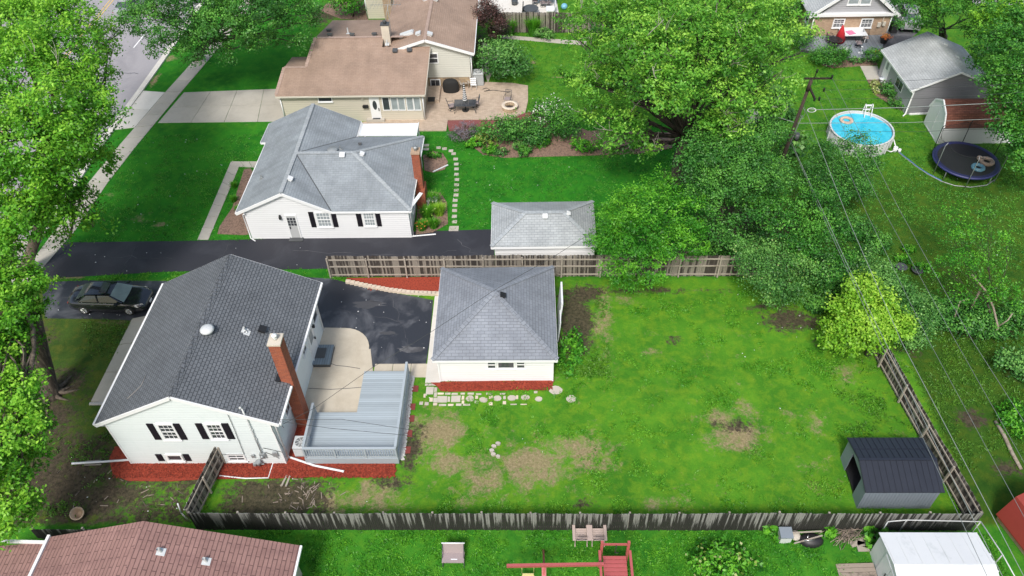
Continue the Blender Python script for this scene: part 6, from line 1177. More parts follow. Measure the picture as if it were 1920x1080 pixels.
s._a(vs,[(k,(k+1)%n,n+(k+1)%n,n+k) for k in range(n)],True); s.build('safety_net','net',tr_)
s=MB(); s.tube([vs[n+k] for k in list(range(n))+[0]],.014,4); s.build('net_edge','black',tr_)
q=at(1833,316,TZ+.05); s=MB(); s.torus((q.x,q.y,TZ+.15),.34,.14,24,8,.9); single(s,'swim_ring','lblue','light blue patterned swim ring lying on the trampoline mat','swim ring',(q.x,q.y,TZ+.02))
q=at(1849,305,TZ+.05); s=MB(); s.torus((q.x,q.y,TZ+.16),.38,.15,24,8,.9); s.ell((q.x-.42,q.y+.3,TZ+.25),(.2,.2,.17)); single(s,'swim_ring','tanv','tan and white swim ring behind the light blue one','swim ring',(q.x,q.y,TZ+.02))
# ================================================================ FURNITURE OF THE TAN HOUSE PATIO
pz=.09
def metal_chair(label,loc,rz,group=None,mat='dgrey',seat='mauve'):
    o=thing('patio_chair',label,'chair',loc,rz,group); B=lambda s,n_,m_: s.build(n_,m_,o,False)
    s=MB(); s.obox((0,0,.42),(.25,0,0),(0,.25,.02),(0,0,.02)); B(s,'seat',seat); s=MB()
    for x in (-.25,.25): s.tube([(x,-.24,.42),(x,-.30,.75),(x,-.38,1.02)],.02,5)
    s.tube([(-.25,-.38,1.02),(.25,-.38,1.02)],.02,5)
    for i in range(5): x=-.18+.09*i; s.tube([(x,-.25,.45),(x,-.37,1.0)],.011,4)
    B(s,'backrest',mat); s=MB()
    for x in (-.28,.28): s.tube([(x,-.28,.64),(x,.2,.64),(x,.22,.42)],.02,5)
    B(s,'armrest',mat); s=MB(); s.tube([(0,0,.4),(0,0,.12)],.03,6)
    for k in range(4): a=k*math.pi/2+.78; s.tube([(0,0,.14),(math.cos(a)*.27,math.sin(a)*.27,.02)],.02,5)
    s.torus((0,0,.03),.26,.015,18,5); B(s,'swivel_base',mat); return o
q=at(847,206,pz); metal_chair('black swivel patio chair left of the glass table',(q.x,q.y,pz),R_(-75)); q=at(892,200,pz); metal_chair('black swivel patio chair behind the right end of the glass table',(q.x,q.y,pz),R_(95)); q=at(952,193,pz); metal_chair('black swivel patio chair standing by the round fire pit',(q.x,q.y,pz),R_(165))
q=at(873,207,pz); tb=thing('patio_table','rectangular glass patio table with metal frame under the striped umbrella','table',(q.x,q.y,pz)); X,Y=q.x,q.y
s=MB()
for i in range(3): s.box(X-.84+i*.56,X-.30+i*.56,Y-.45,Y+.45,pz+.70,pz+.715)
s.build('glass_top','glass',tb); s=MB()
for a,b in (((-.87,-.48),(.87,-.48)),((.87,-.48),(.87,.48)),((.87,.48),(-.87,.48)),((-.87,.48),(-.87,-.48)),((-.29,-.48),(-.29,.48)),((.29,-.48),(.29,.48))): s.bar((X+a[0],Y+a[1],pz+.7),(X+b[0],Y+b[1],pz+.7),.04,.04)
s.build('frame','dgrey',tb)
for sx in (-1,1):
    for sy_ in (-1,1): s=MB(); s.tube([(X+.82*sx,Y+.43*sy_,pz+.7),(X+.78*sx,Y+.36*sy_,pz+.35),(X+.88*sx,Y+.46*sy_,pz)],.025,6); s.build('leg','dgrey',tb)
um=thing('striped_umbrella','closed black and white striped umbrella standing through the patio table','umbrella',(X,Y,pz)); s=MB(); s.cyl((X,Y,pz),.28,.07,18); s.cyl((X,Y,pz+.07),.06,.25,10); s.build('base','black',um); s=MB(); s.tube([(X,Y,pz+.1),(X,Y,pz+2.55)],.022,8); s.build('pole','grey',um)
sa=MB();sb=MB()
for i in range(16): z=pz+1.02+i*.09; r=.19-.009*i; (sa if i%2 else sb).lathe((X,Y,z),[(r,0),(r-.009,.089)],12)
sb.cyl((X,Y,pz+1.02),.17,.01,12); sb.build('canopy','white',um); sa.build('canopy_stripes','black',um)
q=at(956,204,pz); fpt=thing('fire_pit','round stone fire pit with wide pale rim at the end of the paver patio','fire pit',(q.x,q.y,pz)); s=MB(); s.lathe((q.x,q.y,pz),[(.62,0),(.62,.33),(.4,.33),(.4,.05)],28); s.build('wall','stone',fpt); s=MB(); s.lathe((q.x,q.y,pz),[(.68,.33),(.68,.40),(.40,.40),(.40,.33),(.68,.33)],28); s.build('rim','block',fpt); s=MB(); s.cyl((q.x,q.y,pz+.03),.42,.05,20); s.build('ash','barkd',fpt)
q=at(846,171,pz); gr=thing('covered_grill','barbecue grill under a black cover against the stone base of the beige house','grill',(q.x,q.y,pz)); s=MB(); s.lathe((q.x,q.y,pz),[(.62,.02),(.66,.3),(.64,.75),(.55,.98),(.38,1.1),(.02,1.14)],14,1.05,.6); s.build('cover','tyre',gr)
def adirondack(name,label,loc,rz,mat,group=None,sc=1):
    o=thing(name,label,'chair',loc,rz,group); B=lambda s,n_: s.build(n_,mat,o,False)
    s=MB()
    for i in range(6): s.obox((0,-.22+i*.095,.34+.015*i),(.26,0,0),(0,.042,.006),(0,0,.012))
    B(s,'seat'); s=MB()
    for i in range(5): x=-.2+.1*i; h=.78-abs(i-2)*.05; s.obox((x,-.28-.16*h/.78,.32+h*.46),(.045,0,0),(0,-.16,h*.46),(0,.012,.004))
    s.bar((-.27,-.33,.5),(.27,-.33,.5),.03,.07); s.bar((-.27,-.42,.85),(.27,-.42,.85),.03,.06); B(s,'backrest')
    for x in (-.34,.34): s=MB(); s.obox((x,.03,.56),(.07,0,0),(0,.42,.01),(0,0,.013)); s.cyl((x,.45,.547),.075,.026,12); B(s,'armrest')
    for x in (-.29,.29): s=MB(); s.bar((x,.34,.0),(x,.34,.55),.05,.09); s.bar((x,-.45,.02),(x,.34,.36),.035,.11); s.bar((x,-.33,.2),(x,-.36,.55),.035,.07); B(s,'leg')
    return o
q=at(870,163,pz); adirondack('wooden_armchair','weathered wooden armchair beside the covered grill',(q.x,q.y,pz),R_(200),'rail')
q=at(889,167,pz); o=thing('folding_chair','white folding chair leaning at the corner of the beige house','chair',(q.x,q.y,pz)); s=MB()
for x in (-.22,.22): s.tube([q+Vector((x,-.15,0)),q+Vector((x-.1,.25,1.0))],.02,5); s.tube([q+Vector((x,.35,0)),q+Vector((x,-.1,.5))],.02,5)
s.build('frame','white',o); s=MB()
for i in range(4): s.obox(q+Vector((-.04,.0+.05*i,.42+.16*i)),(.22,0,0),(-.01,.03,.05),(0,-.01,.01))
s.build('slats','white',o)
pts=[at(u,v,pz+.03) for u,v in ((905,167),(912,165),(918,168),(908,171),(925,169),(940,171),(957,172),(950,174))]; s=MB(); s.tube(pts,.025,6); single(s,'black_hose','wired','dark hose and rod lying on the pavers by the air conditioner','hose',pts[0])
s=MB(); a=at(803,192,pz); s.box(at(803,193).x-.1,at(824,193).x,a.y-.1,a.y+2.1,pz,pz+.28); single(s,'side_step','paver','low paver step at the right end of the beige house','step',(a.x,a.y,pz)); s=MB(); a=at(808.5,186,pz+.3); s.box(a.x-.3,a.x+.3,a.y-.35,a.y+.35,pz+.285,pz+.3); single(s,'doormat','black','black doormat on the low step at the end of the beige house','doormat',(a.x,a.y,pz+.28))
s=MB(); a=at(688,228,.1); b=at(722,226,.1); s.box(a.x,b.x,a.y-.1,a.y+1.0,.091,.3); single(s,'door_step','conc','low step in front of the white oval-glass door','step',(a.x,a.y,.09)); s=MB(); s.box(a.x+.5,b.x-.35,a.y+.0,a.y+.5,.302,.32); single(s,'doormat','black','black doormat in front of the white oval-glass door','doormat',(a.x+.7,a.y,.3))
q=at(941,232,.3); s=MB()
for i in range(4): s.obox(Vector((q.x,q.y-.3+.13*i,.42+.02*i)),(.45,.08,0),(0,.055,0),(0,0,.015))
for sx in (-.38,.38): s.box(q.x+sx-.03,q.x+sx+.03,q.y-.3,q.y+.15,0,.4)
single(s,'garden_bench','rail','grey slatted bench end showing at the edge of the red gravel bed','bench',(q.x,q.y,0))
# ================================================================ TOP EDGE PATIO
z0=.05
q=at(995,25,z0); o=thing('dark_table','dark round table tilted on the pale patio at the top','table',q); s=MB(); s.cyl(q+Vector((0,0,.5)),.75,.05,18); s.build('tabletop','dgrey',o); s=MB(); s.tube([q,q+Vector((0,0,.5))],.05); s.build('leg','black',o)
s=MB(); s.obox(q+Vector((-.75,-.1,.6)),(.04,0,.0),(0,.3,0),(.05,0,.55)); s.obox(q+Vector((-.5,-.1,.4)),(.25,0,0),(0,.28,0),(0,0,.03)); single(s,'black_chair','black','black chair beside the dark table on the pale patio at the top','chair',q+Vector((-.7,-.1,0)))
q=at(1020,6,z0); o=thing('glass_table','long glass-topped table with chairs at the top edge of the photo','table',q); s=MB(); s.box(q.x-1.2,q.x+1.2,q.y-.6,q.y+.6,.76,.8); s.build('tabletop','glassl',o)
for sx in (-1.1,1.1):
    for sy_ in (-.5,.5): s=MB(); s.tube([(q.x+sx,q.y+sy_,z0),(q.x+sx,q.y+sy_,.76)],.03); s.build('leg','dgrey',o)
for k,(u,v) in enumerate(((1003,8),(1018,12),(1028,12))): w_=at(u,v,z0); metal_chair(['dark chair at the left end of the long glass table','dark chair on the near side of the long glass table','dark chair at the near right of the long glass table'][k],(w_.x,w_.y,z0),R_(20*k))
q=at(1032,24,z0); s=MB(); s.obox(q+Vector((0,0,.4)),(.4,0,0),(0,.5,0),(0,0,.06)); s.obox(q+Vector((.4,0,.7)),(.03,0,0),(0,.5,0),(.06,0,.4)); s.box(q.x-.35,q.x+.3,q.y-.4,q.y+.4,z0,.34); single(s,'white_chair','white','white lounge chair near the fence on the pale patio','chair',q)
q=at(965,8,z0); s=MB(); s.cyl(q,.3,.35,14); s.torus(q+Vector((0,0,.35)),.3,.04,16,6); single(s,'planter','dgrey','low dark planter on the left of the pale patio','planter',q)
q=at(1058,12,.25); s=MB(); s.ell(q,(.32,.32,.3)); single(s,'gazing_ball','lblue','pale blue ball lying on the grass at the top','ball',(q.x,q.y,0))
# ================================================================ GREY DECK OF THE BRICK HOUSE
dk4=thing('grey_deck','low grey painted deck in front of the brick house','deck',at(1600,95)); P=[at(u,v,.3) for u,v in ((1500,75),(1668,77),(1650,108),(1585,108),(1565,100),(1500,92))]; s=MB(); s.prism([(P[0].x,66.5),(P[1].x,66.5),P[2],P[3],P[4],P[5]],.24,.3); s.build('floor','deck4',dk4); s=MB(); s.prism([(P[0].x+.05,66.4),(P[1].x-.05,66.4),(P[2].x-.05,P[2].y+.05),(P[3].x,P[3].y+.05),(P[4].x,P[4].y+.05),(P[5].x,P[5].y+.05)],.0,.238); s.build('base','dgrey',dk4)
dz=.3; q=at(1574,78,dz); um=thing('red_umbrella','closed bright red umbrella leaning over the grey deck','umbrella',q); top=at(1581,46,2.3); s=MB(); s.tube([q,top],.025,6); s.build('pole','grey',um); s=MB(); s.tube([q.lerp(top,.12),q.lerp(top,.5),q.lerp(top,.98)],[.48,.30,.04],12); s.build('canopy','red',um)
q=at(1592,72,dz); o=thing('white_table','long white table on the grey deck','table',q); s=MB(); s.box(q.x-1.0,q.x+1.2,q.y-.9,q.y+.6,dz+.7,dz+.75); s.build('tabletop','white',o)
for sx in (-.9,1.1):
    for sy_ in (-.8,.5): s=MB(); s.box(q.x+sx-.03,q.x+sx+.03,q.y+sy_-.03,q.y+sy_+.03,dz,dz+.7); s.build('leg','white',o)
s=MB(); s.obox(Vector((q.x-.2,q.y-.4,dz+.78)),(.3,.1,0),(-.1,.3,0),(0,0,.02)); single(s,'pink_towel','pink','striped pink towel lying on the white table','towel',(q.x-.2,q.y-.4,dz+.75))
for k,(u,v,rz,mt,se,l) in enumerate(((1583,100,60,'dgrey','white','white chair at the front edge of the grey deck'),(1608,88,0,'black','mauve','dark chair in front of the white table on the grey deck'),(1553,78,-30,'black','dgrey','dark chair by the brick wall left of the red umbrella'),(1620,78,170,'dgrey','adir','tan sling chair under the right window of the brick house'),(1558,92,20,'black','dgrey','dark chair nearly hidden behind the round hedge'))): w_=at(u,v,dz); metal_chair(l,(w_.x,w_.y,dz),R_(rz),None,mt,se)
q=at(1563,88,dz); o=thing('black_table','dark round table left of the white table on the grey deck','table',q); s=MB(); s.cyl(q+Vector((0,0,.68)),.58,.04,20); s.build('tabletop','black',o); s=MB(); s.tube([q,q+Vector((0,0,.68))],.05); s.cyl(q,.3,.03,14); s.build('leg','black',o)
q=at(1656,80,dz); o=thing('flower_pot','black pot of withered plants at the right end of the grey deck','plant pot',q); s=MB(); s.lathe(q,[(.25,0),(.36,.4),(.4,.42),(.4,.46),(.01,.42)],14); s.build('pot','black',o); P_,D_,T_,C_=crown([(q.x,q.y,q.z+.6,.35,.35,.22)],30,12,.1,.15); leafmesh('foliage',P_,D_,.12,T_,'orange',o)
q=at(1613,100,dz); s=MB(); s.cyl(q,.2,.05,12); s.tube([q,q+Vector((.0,.0,.6))],.02); s.ell(q+Vector((0,0,.62)),(.1,.1,.06)); single(s,'deck_sprinkler','lgrey','small pale stand near the front edge of the grey deck','stand',q)
q=at(1673,60,.0); o=thing('rubbish_bin','black wheeled bin standing at the corner of the brick house','bin',q); s=MB(); s.obox(q+Vector((0,0,.5)),(.28,0,0),(0,.3,0),(0,0,.5)); s.build('body','black',o); s=MB(); s.obox(q+Vector((0,0,1.04)),(.31,0,0),(0,.34,0),(0,0,.04)); s.build('lid','black',o); s=MB(); s.tube([q+Vector((-.3,.25,.12)),q+Vector((.3,.25,.12))],.11,10); s.build('wheel','tyre',o)
q=at(1704,62,0); o=sedan('driveway_car','grey car half hidden behind the silver garage roof',(q.x+.4,q.y+2.2,.018),R_(80),'silverp')
# ================================================================ SOUTH GARDENS
for k,u in enumerate((1089,1121)): q=at(u,1004,.3); adirondack('garden_chair',('left' if k==0 else 'right')+' one of the two tan slatted armchairs facing the stained fence',(q.x,q.y,0),0,'adir')
q=at(851,1055); gl=thing('glider_seat','mauve vinyl seat with raised back standing alone on the lower lawn','seat',(q.x,q.y,0)); x_,y_=q.x,q.y
s=MB(); s.obox((x_,y_+.05,.45),(.52,0,0),(0,.28,-.02),(0,0,.03)); s.build('seat','mauve',gl); s=MB(); s.obox((x_,y_+.40,.70),(.5,0,0),(0,.10,.26),(0,.03,-.01)); s.build('backrest','mauve',gl); s=MB(); s.tube([(x_-.55,y_+.5,.98),(x_+.55,y_+.5,.98)],.035,8); s.build('top_bar','white',gl); s=MB(); s.box(x_-.1,x_+.2,y_-.1,y_-.04,.482,.49); s.build('white_strip','white',gl)
for sx in (-.5,.5):
    s=MB(); s.tube([(x_+sx,y_+.45,.95),(x_+sx*1.02,y_-.05,.55)],.02,5); s.tube([(x_+sx,y_+.35,0),(x_+sx,y_+.1,.45),(x_+sx,y_-.25,0)],.025,5); s.build('arm','dgrey',gl)
ps=thing('play_set','faded red wooden swing set with slatted platform cut by the bottom edge of the photo','swing set',at(1150,1075)); h=2.1
a=at(950,1061,h);b=at(1185,1052,h); s=MB(); s.bar(a,at(1132,1058,h),.13,.15); s.build('swing_beam','playred',ps)
m_=at(1020,1060,h); s=MB(); s.bar(m_+Vector((0,0,-.1)),at(1019,1040,0)+Vector((0,.2,0)),.09,.12); s.build('a_frame_leg','playred',ps); s=MB(); s.bar(m_+Vector((0,0,-.1)),Vector((m_.x-.05,m_.y-1.3,0)),.09,.12); s.build('a_frame_leg','playred',ps); s=MB(); s.bar(m_+Vector((0,.12,-.3)),m_+Vector((0,-.35,-.5)),.2,.12); s.build('cross_brace','playred',ps)
pxl,pxr=at(1129,1018,2.4).x,at(1179,1016,2.4).x; yt=at(1150,1018,2.4).y; 
for xx in (pxl,pxr):
    for yy in (yt,yt-1.9): s=MB(); s.box(xx-.06,xx+.06,yy-.06,yy+.06,0,2.5); s.build('post','playred',ps)
s=MB()
for i in range(10): y=yt-.25-i*.19; s.box(pxl+.07,pxr-.07,y-.085,y+.085,1.42,1.46)
s.build('platform','playred',ps); s=MB(); s.box(pxl-.05,pxr+.05,yt-.03,yt+.03,2.2,2.32); s.build('top_rail','playred',ps); 
for xx in (pxl-.1,pxr+.08): s=MB(); s.box(xx-.05,xx+.06,yt-2.1,yt-.1,1.75,1.9); s.build('side_rail','playred',ps)
s=MB(); q=Vector(((pxl+pxr)/2+.05,yt-.05,1.95)); s.tube([q+Vector((0,0,.3)),q+Vector((-.05,-.1,-.2)),q+Vector((.1,-.15,-.1))],.025,5); s.build('rope','black',ps)
for sx in (985,998): q=at(sx,1078,.5); 
s=MB(); q=at(990,1078,.55); s.box(q.x-.28,q.x+.28,q.y-.08,q.y+.08,.5,.54); s.tube([(q.x-.27,q.y,.54),(q.x-.27,m_.y,h-.06)],.012,4); s.tube([(q.x+.27,q.y,.54),(q.x+.27,m_.y,h-.06)],.012,4); s.build('swing_seat','lime',ps)
q=at(1469,1010); o=thing('storage_bin','pale grey lidded plastic bin at the foot of the stained fence','storage bin',q); s=MB(); s.obox(q+Vector((0,0,.28)),(.26,0,0),(0,.24,0),(0,0,.28)); s.build('body','lgrey',o); s=MB(); s.obox(q+Vector((0,0,.59)),(.3,0,0),(0,.28,.02),(0,0,.035)); s.build('lid','shedg',o)
q=at(1520,1015); wb=thing('wheelbarrow','upturned black wheelbarrow tray with pale handles beside the storage bin','wheelbarrow',q); s=MB(); s.lathe(q,[(.58,.0),(.6,.1),(.46,.3),(.02,.34)],12,1.0,.62); s.build('tray','black',wb)
for k,(a,b) in enumerate(((((1483,999),(1541,996))),(((1489,1019),(1542,1004))))): s=MB(); s.bar(at(*a,.35),at(*b,.42),.06,.05); s.build('handle','rail',wb)
s=MB(); s.tube([at(1508,1014,.42),at(1528,1012,.42)],.02,5); s.tube([at(1514,1008,.5),at(1516,1003,.5)],.03,6); s.build('bracket','chrome',wb)
q=at(1491,1006); s=MB(); s.ell(q+Vector((0,0,.1)),(.24,.28,.12),jit=.08); single(s,'rock','flag','rounded pale rock between the bin and the wheelbarrow','rock',q)
for px,l,r in (((1608,1018),'topmost weathered board of the small pile near the brush',.3),((1622,1022),'middle weathered board of the small pile near the brush',-.35),((1622,1029),'lowest weathered board of the small pile near the brush',0)): q=at(*px,.05); s=MB(); s.obox(q,(.36*math.cos(r),.36*math.sin(r),0),(-.13*math.sin(r),.13*math.cos(r),0),(0,0,.03)); single(s,'old_board','rail',l,'board',(q.x,q.y,0))
s=MB()
for i in range(46): q=at(1592+random.gauss(0,14),1003+random.gauss(0,5),random.uniform(.03,.3)); a_=random.gauss(.5,.5); l_=random.uniform(.3,.9); limb(s,q-Vector((math.cos(a_)*l_,math.sin(a_)*l_,0)),q+Vector((math.cos(a_)*l_,math.sin(a_)*l_,random.uniform(-.05,.15))),.018,.008,n=4,segs=3)
single(s,'brush_pile','woodo','heap of dry sticks and branches against the stained fence','brush pile',at(1592,1003))
s=MB(); pr_=[(1665,978,1.1),(1700,975,1.1),(1839,978,1.1)]; s.tube([at(*p_) for p_ in pr_],.03,6); 
for p_ in pr_: q=at(*p_); s.tube([q,Vector((q.x,q.y,0))],.03,6)
s.tube([at(1839,978,1.1),at(1880,1040,1.1),at(1905,1085,1.1)],.03,6); q=at(1880,1040,1.1); s.tube([q,Vector((q.x,q.y,0))],.03,6)
cf=single(s,'chain_link_fence','lgrey','low metal pipe frame of a chain link fence behind the white shed','fence',(q.x,q.y,0))
s=MB(); a=at(1665,978,1.1);b=at(1839,978,1.1); s._a([a,b,Vector((b.x,b.y,.05)),Vector((a.x,a.y,.05))],[(0,1,2,3)]); ml=s.build('mesh','net'); ml.data.transform(Matrix.Translation(-cf.location)); ml.parent=cf
q=at(1862,1045,1.0); s=MB()
for dy in (0,-.35,-.8): s.bar((20.25,q.y+dy,1.3),(20.85,q.y+dy+.02,1.25),.08,.05)
s.box(20.22,20.3,q.y-.9,q.y+.1,.0,1.32); single(s,'wall_rack','white','small white rack with three arms on the right side of the white shed','rack',(20.3,q.y,0))
q=at(149,966); o=thing('plant_pot','empty sandstone-coloured pot leaning on the bare soil at the lower left','plant pot',q); s=MB(); s.lathe((0,0,0),[(.02,0),(.2,0),(.29,.42),(.33,.43),(.33,.52),(.28,.52),(.19,.06),(.01,.06)],20); s.xf(Matrix.Translation(q)@Matrix.Rotation(R_(14),4,'Y')@Matrix.Rotation(R_(18),4,'X')); s.build('pot','terra',o)
q=at(303,980,1.0); s=MB(); s.lathe((0,0,0),[(.95,0),(1.0,.02),(1.0,.18),(.93,.2),(.9,.06),(.01,.05)],32); s.xf(Matrix.Translation((q.x,q.y-1.05,.75))@Matrix.Rotation(R_(-12),4,'X')); single(s,'wading_pool','blue','blue plastic wading pool showing behind the rust-red roof','wading pool',(q.x,q.y-1.05,0))
# long log edging at right
s=MB(); a=at(1866,790,.08); b=at(1882,815,.08); c=at(1898,850,.08); d=at(1915,880,.08); s.tube([a,b,c,d],[.09,.1,.1,.08],7); single(s,'log','barkl','long thin log lying on the grass at the right edge','log',(a.x,a.y,0))
# bins and flowers by grey garage door
q=at(1652,155); o=thing('white_urn','small white urn by the side door of the grey garage','urn',q); s=MB(); s.lathe(q,[(.02,0),(.15,.02),(.08,.12),(.24,.35),(.28,.42),(.01,.38)],14); s.build('bowl','white',o)
# ================================================================ TREES
def LB(spec,sc=1.):   # list of (u,v,z,r[,rz]) -> lobes placed where the photo shows them
    out=[]
    for t in spec:
        u,v,z,r=t[:4]; r*=sc; p=at(u,v,z); out.append((p.x,p.y,p.z,r,r,t[4] if len(t)>4 else r*.8))
    return out
# big street tree, upper left
b=at(52,512); lb=LB([(20,60,12,3.0),(90,40,12,2.6),(60,130,12.5,3.0),(0,160,12.5,3.2),(130,120,11,2.2),(160,175,9.5,1.9),(120,220,11,2.6),(60,240,12,3.0),(0,280,11.5,3.0),(150,250,9.5,1.8),(90,300,10.5,2.4),(40,350,10,2.6),(120,330,8.5,1.7),(150,385,7,1.4),(95,390,8,1.6),(20,420,8.5,2.0),(180,300,8,1.1),(60,430,7.5,1.4),(185,150,9,1.2),(110,20,11.5,1.9),(40,20,12,2.5),(-30,350,9,2.5),(175,425,6,.9),(190,60,9.5,1.3),(225,62,8.5,.7),(130,445,6,.8),(200,95,8.8,1.0)])
tree('street_tree','tall bright green tree leaning over the sidewalk and street at the upper left','tree',b,lb,3300,.27,'maple',24,.50,.34,path=[b,at(75,420,3.6),at(93,330,7.2),at(88,260,9.5)],limbs=True,dead=6)
b=at(20,500); lb=LB([(-40,430,7,1.8),(10,470,4.5,1.3),(-20,500,5,1.6)])
tree('slim_tree','slim dark stemmed tree beside the sidewalk at the left edge','tree',b,lb,120,.26,'maple',22,.5,.16,path=[b,at(5,420,4)],bark='barkd')
# tree at the left in front of the charcoal roofed house
b=at(98,738); lb=LB([(-10,520,8.5,2.0),(30,570,7.2,1.2),(-25,600,8,2.2),(10,640,7,1.6),(-30,700,7.5,2.4),(25,690,5.5,1.1),(-5,760,7,1.8),(35,800,6,1.2),(-10,850,6.5,1.9),(40,860,4.5,1.0),(15,910,5,1.4),(-20,950,5,1.8),(30,960,3.5,.9),(0,985,3.5,1.2),(60,780,5,.7),(50,600,6,.7),(0,475,8.5,1.4),(65,845,4.4,.6),(70,640,5,.4)])
tree('shade_tree','large tree with thick rooted trunk left of the charcoal roofed house','tree',b,lb,1350,.25,'maple',24,.38,.46,path=[b,at(78,665,3.),at(62,590,6),at(30,560,8)],limbs=True,dead=3)
rt=MB()
for k in range(9):
    a=random.uniform(-2.8,1.2); l_=random.uniform(.9,2.); rt.tube([b+Vector((0,0,.18)),b+Vector((math.cos(a)*l_*.5,math.sin(a)*l_*.5,.08)),b+Vector((math.cos(a+.2)*l_,math.sin(a+.2)*l_,-.03))],[.22,.11,.03],7)
tr0=[o for o in bpy.data.objects if o.name=='shade_tree'][0]; rt.build('roots','bark',tr0)
# dark tree at the top, over the sidewalk
b=at(372,112); lb=LB([(300,35,7,2.4),(360,10,8,2.8),(420,40,7,2.6),(480,15,8,2.8),(540,25,7,2.2),(575,40,6,1.5),(390,80,5.5,1.9),(320,80,5.5,1.5),(270,20,7,1.7),(450,85,5.5,1.6),(500,75,5.5,1.5),(550,80,5,1.1),(375,112,4,.9),(345,60,6.5,1.8),(440,-20,8.5,3),(530,-20,8,2.6)])
tree('boulevard_tree','broad dark green tree hanging over the sidewalk at the top left','tree',b,lb,1500,.26,'dark',24,.5,.3,bark='barkd',low=-.5)
# big silver maple in the middle
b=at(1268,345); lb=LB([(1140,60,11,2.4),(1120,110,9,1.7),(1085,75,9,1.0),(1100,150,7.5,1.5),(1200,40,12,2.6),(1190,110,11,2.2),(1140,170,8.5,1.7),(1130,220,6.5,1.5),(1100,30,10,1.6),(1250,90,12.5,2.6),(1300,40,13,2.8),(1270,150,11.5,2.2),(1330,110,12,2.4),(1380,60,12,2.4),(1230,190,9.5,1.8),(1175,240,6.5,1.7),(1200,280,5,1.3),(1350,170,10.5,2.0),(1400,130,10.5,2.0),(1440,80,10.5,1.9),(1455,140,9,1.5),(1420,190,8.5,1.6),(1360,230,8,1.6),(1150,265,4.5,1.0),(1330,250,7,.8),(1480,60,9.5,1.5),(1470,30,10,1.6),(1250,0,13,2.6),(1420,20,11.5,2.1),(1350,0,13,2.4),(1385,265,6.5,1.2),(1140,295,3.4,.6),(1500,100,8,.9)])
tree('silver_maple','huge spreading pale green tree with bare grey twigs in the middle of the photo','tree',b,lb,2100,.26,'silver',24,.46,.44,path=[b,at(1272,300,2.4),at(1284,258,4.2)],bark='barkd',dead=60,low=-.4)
# trees between the lawns
def tr_(label,b,spec,n,leaf,m_,r0=.18,k=22,trs=.44,bark='barkd',name='tree',cat='tree',**kw): return tree(name,label,cat,b,LB(spec),n,leaf,m_,k,trs,r0,bark,**kw)
tr_('bright green drooping fruit tree leaning over the picket fence beside the small garage',at(1215,531),[(1215,375,5,1.5),(1165,400,4.6,1.3),(1265,400,4.8,1.4),(1150,455,3.8,1.2),(1205,440,4.8,1.5),(1270,460,4,1.4),(1165,510,2.6,1.0),(1225,500,3.2,1.2),(1290,440,3.8,1.0),(1245,350,5.2,.9),(1310,470,3,.6),(1190,530,1.7,.7),(1135,420,3.8,.7)],620,.22,'bright',.14,20,.36,name='fruit_tree',droop=0) if False else tree('fruit_tree','bright green drooping fruit tree leaning over the picket fence beside the small garage','tree',at(1215,531),LB([(1215,375,5,1.5),(1165,400,4.6,1.3),(1265,400,4.8,1.4),(1150,455,3.8,1.2),(1205,440,4.8,1.5),(1270,460,4,1.4),(1165,510,2.6,1.0),(1225,500,3.2,1.2),(1290,440,3.8,1.0),(1245,350,5.2,.9),(1310,470,3,.6),(1190,530,1.7,.7),(1135,420,3.8,.7)],1.16),800,.23,'bright',22,.36,.13,'barkd',multi=3,asp=.38)
tr_('dark leafy tree just left of the pale trunk between the two lawns',at(1345,480),[(1330,290,6.5,1.9),(1370,330,6,1.9),(1320,350,5.5,1.5),(1360,390,4.8,1.6),(1390,290,6.5,1.7),(1345,250,7,1.6),(1340,430,3.5,1.1),(1375,440,3.4,.9)],620,.2,'dark',.14)
tr_('dark green tree filling the gap behind the silver maple trunk',at(1420,420),[(1400,275,6.5,1.6),(1450,320,5.5,1.5),(1400,340,6,1.6),(1440,240,6.5,1.3),(1425,380,4.5,1.3)],420,.2,'dark',.14)
tr_('young bright sapling among the trees by the utility pole',at(1440,330),[(1425,250,4,1.2),(1400,290,4,1.1),(1425,310,3.,.8),(1380,260,4,1.0)],230,.2,'bright',.07)
tr_('tall blue-green tree in front of the leaning utility pole',at(1500,440),[(1450,390,4.6,1.2),(1490,370,5,1.5),(1530,390,4.6,1.5),(1470,420,4.4,1.5),(1520,440,4,1.5),(1560,430,3.8,1.3),(1580,480,3,1.2),(1545,500,3,1.2),(1430,400,4.6,1.2),(1490,470,3.4,1.4)],640,.19,'maple2',.14)
tr_('round apple tree dotted with pale fruit at the back of the fenced lawn',at(1470,562),[(1420,470,3.2,1.2),(1470,480,3.4,1.4),(1430,520,2.4,1.1),(1480,530,2.3,1.2),(1520,500,2.8,1.0),(1400,500,2.4,.9),(1450,550,1.4,.8),(1500,555,1.3,.7)],560,.16,'blueg',.12,name='apple_tree',flower=('gold',160,.09))
tr_('dark shrubby tree in front of the round pool',at(1570,385),[(1545,290,3.6,1.3),(1590,290,3.6,1.4),(1620,310,3,1.1),(1530,330,3,1.2),(1575,340,2.8,1.3),(1600,365,2,1.0),(1550,375,2,1.0),(1590,262,4,.7)],560,.17,'dark',.12,multi=2)
tr_('small blue-green tree behind the lime green one by the side fence',at(1700,620),[(1690,560,2.6,1.2),(1715,600,1.8,1.1),(1700,635,1.2,.9),(1660,540,2.6,1.0),(1725,570,2,.8),(1640,515,2.6,1.0),(1610,500,2.6,1.1)],440,.17,'blueg',.12)
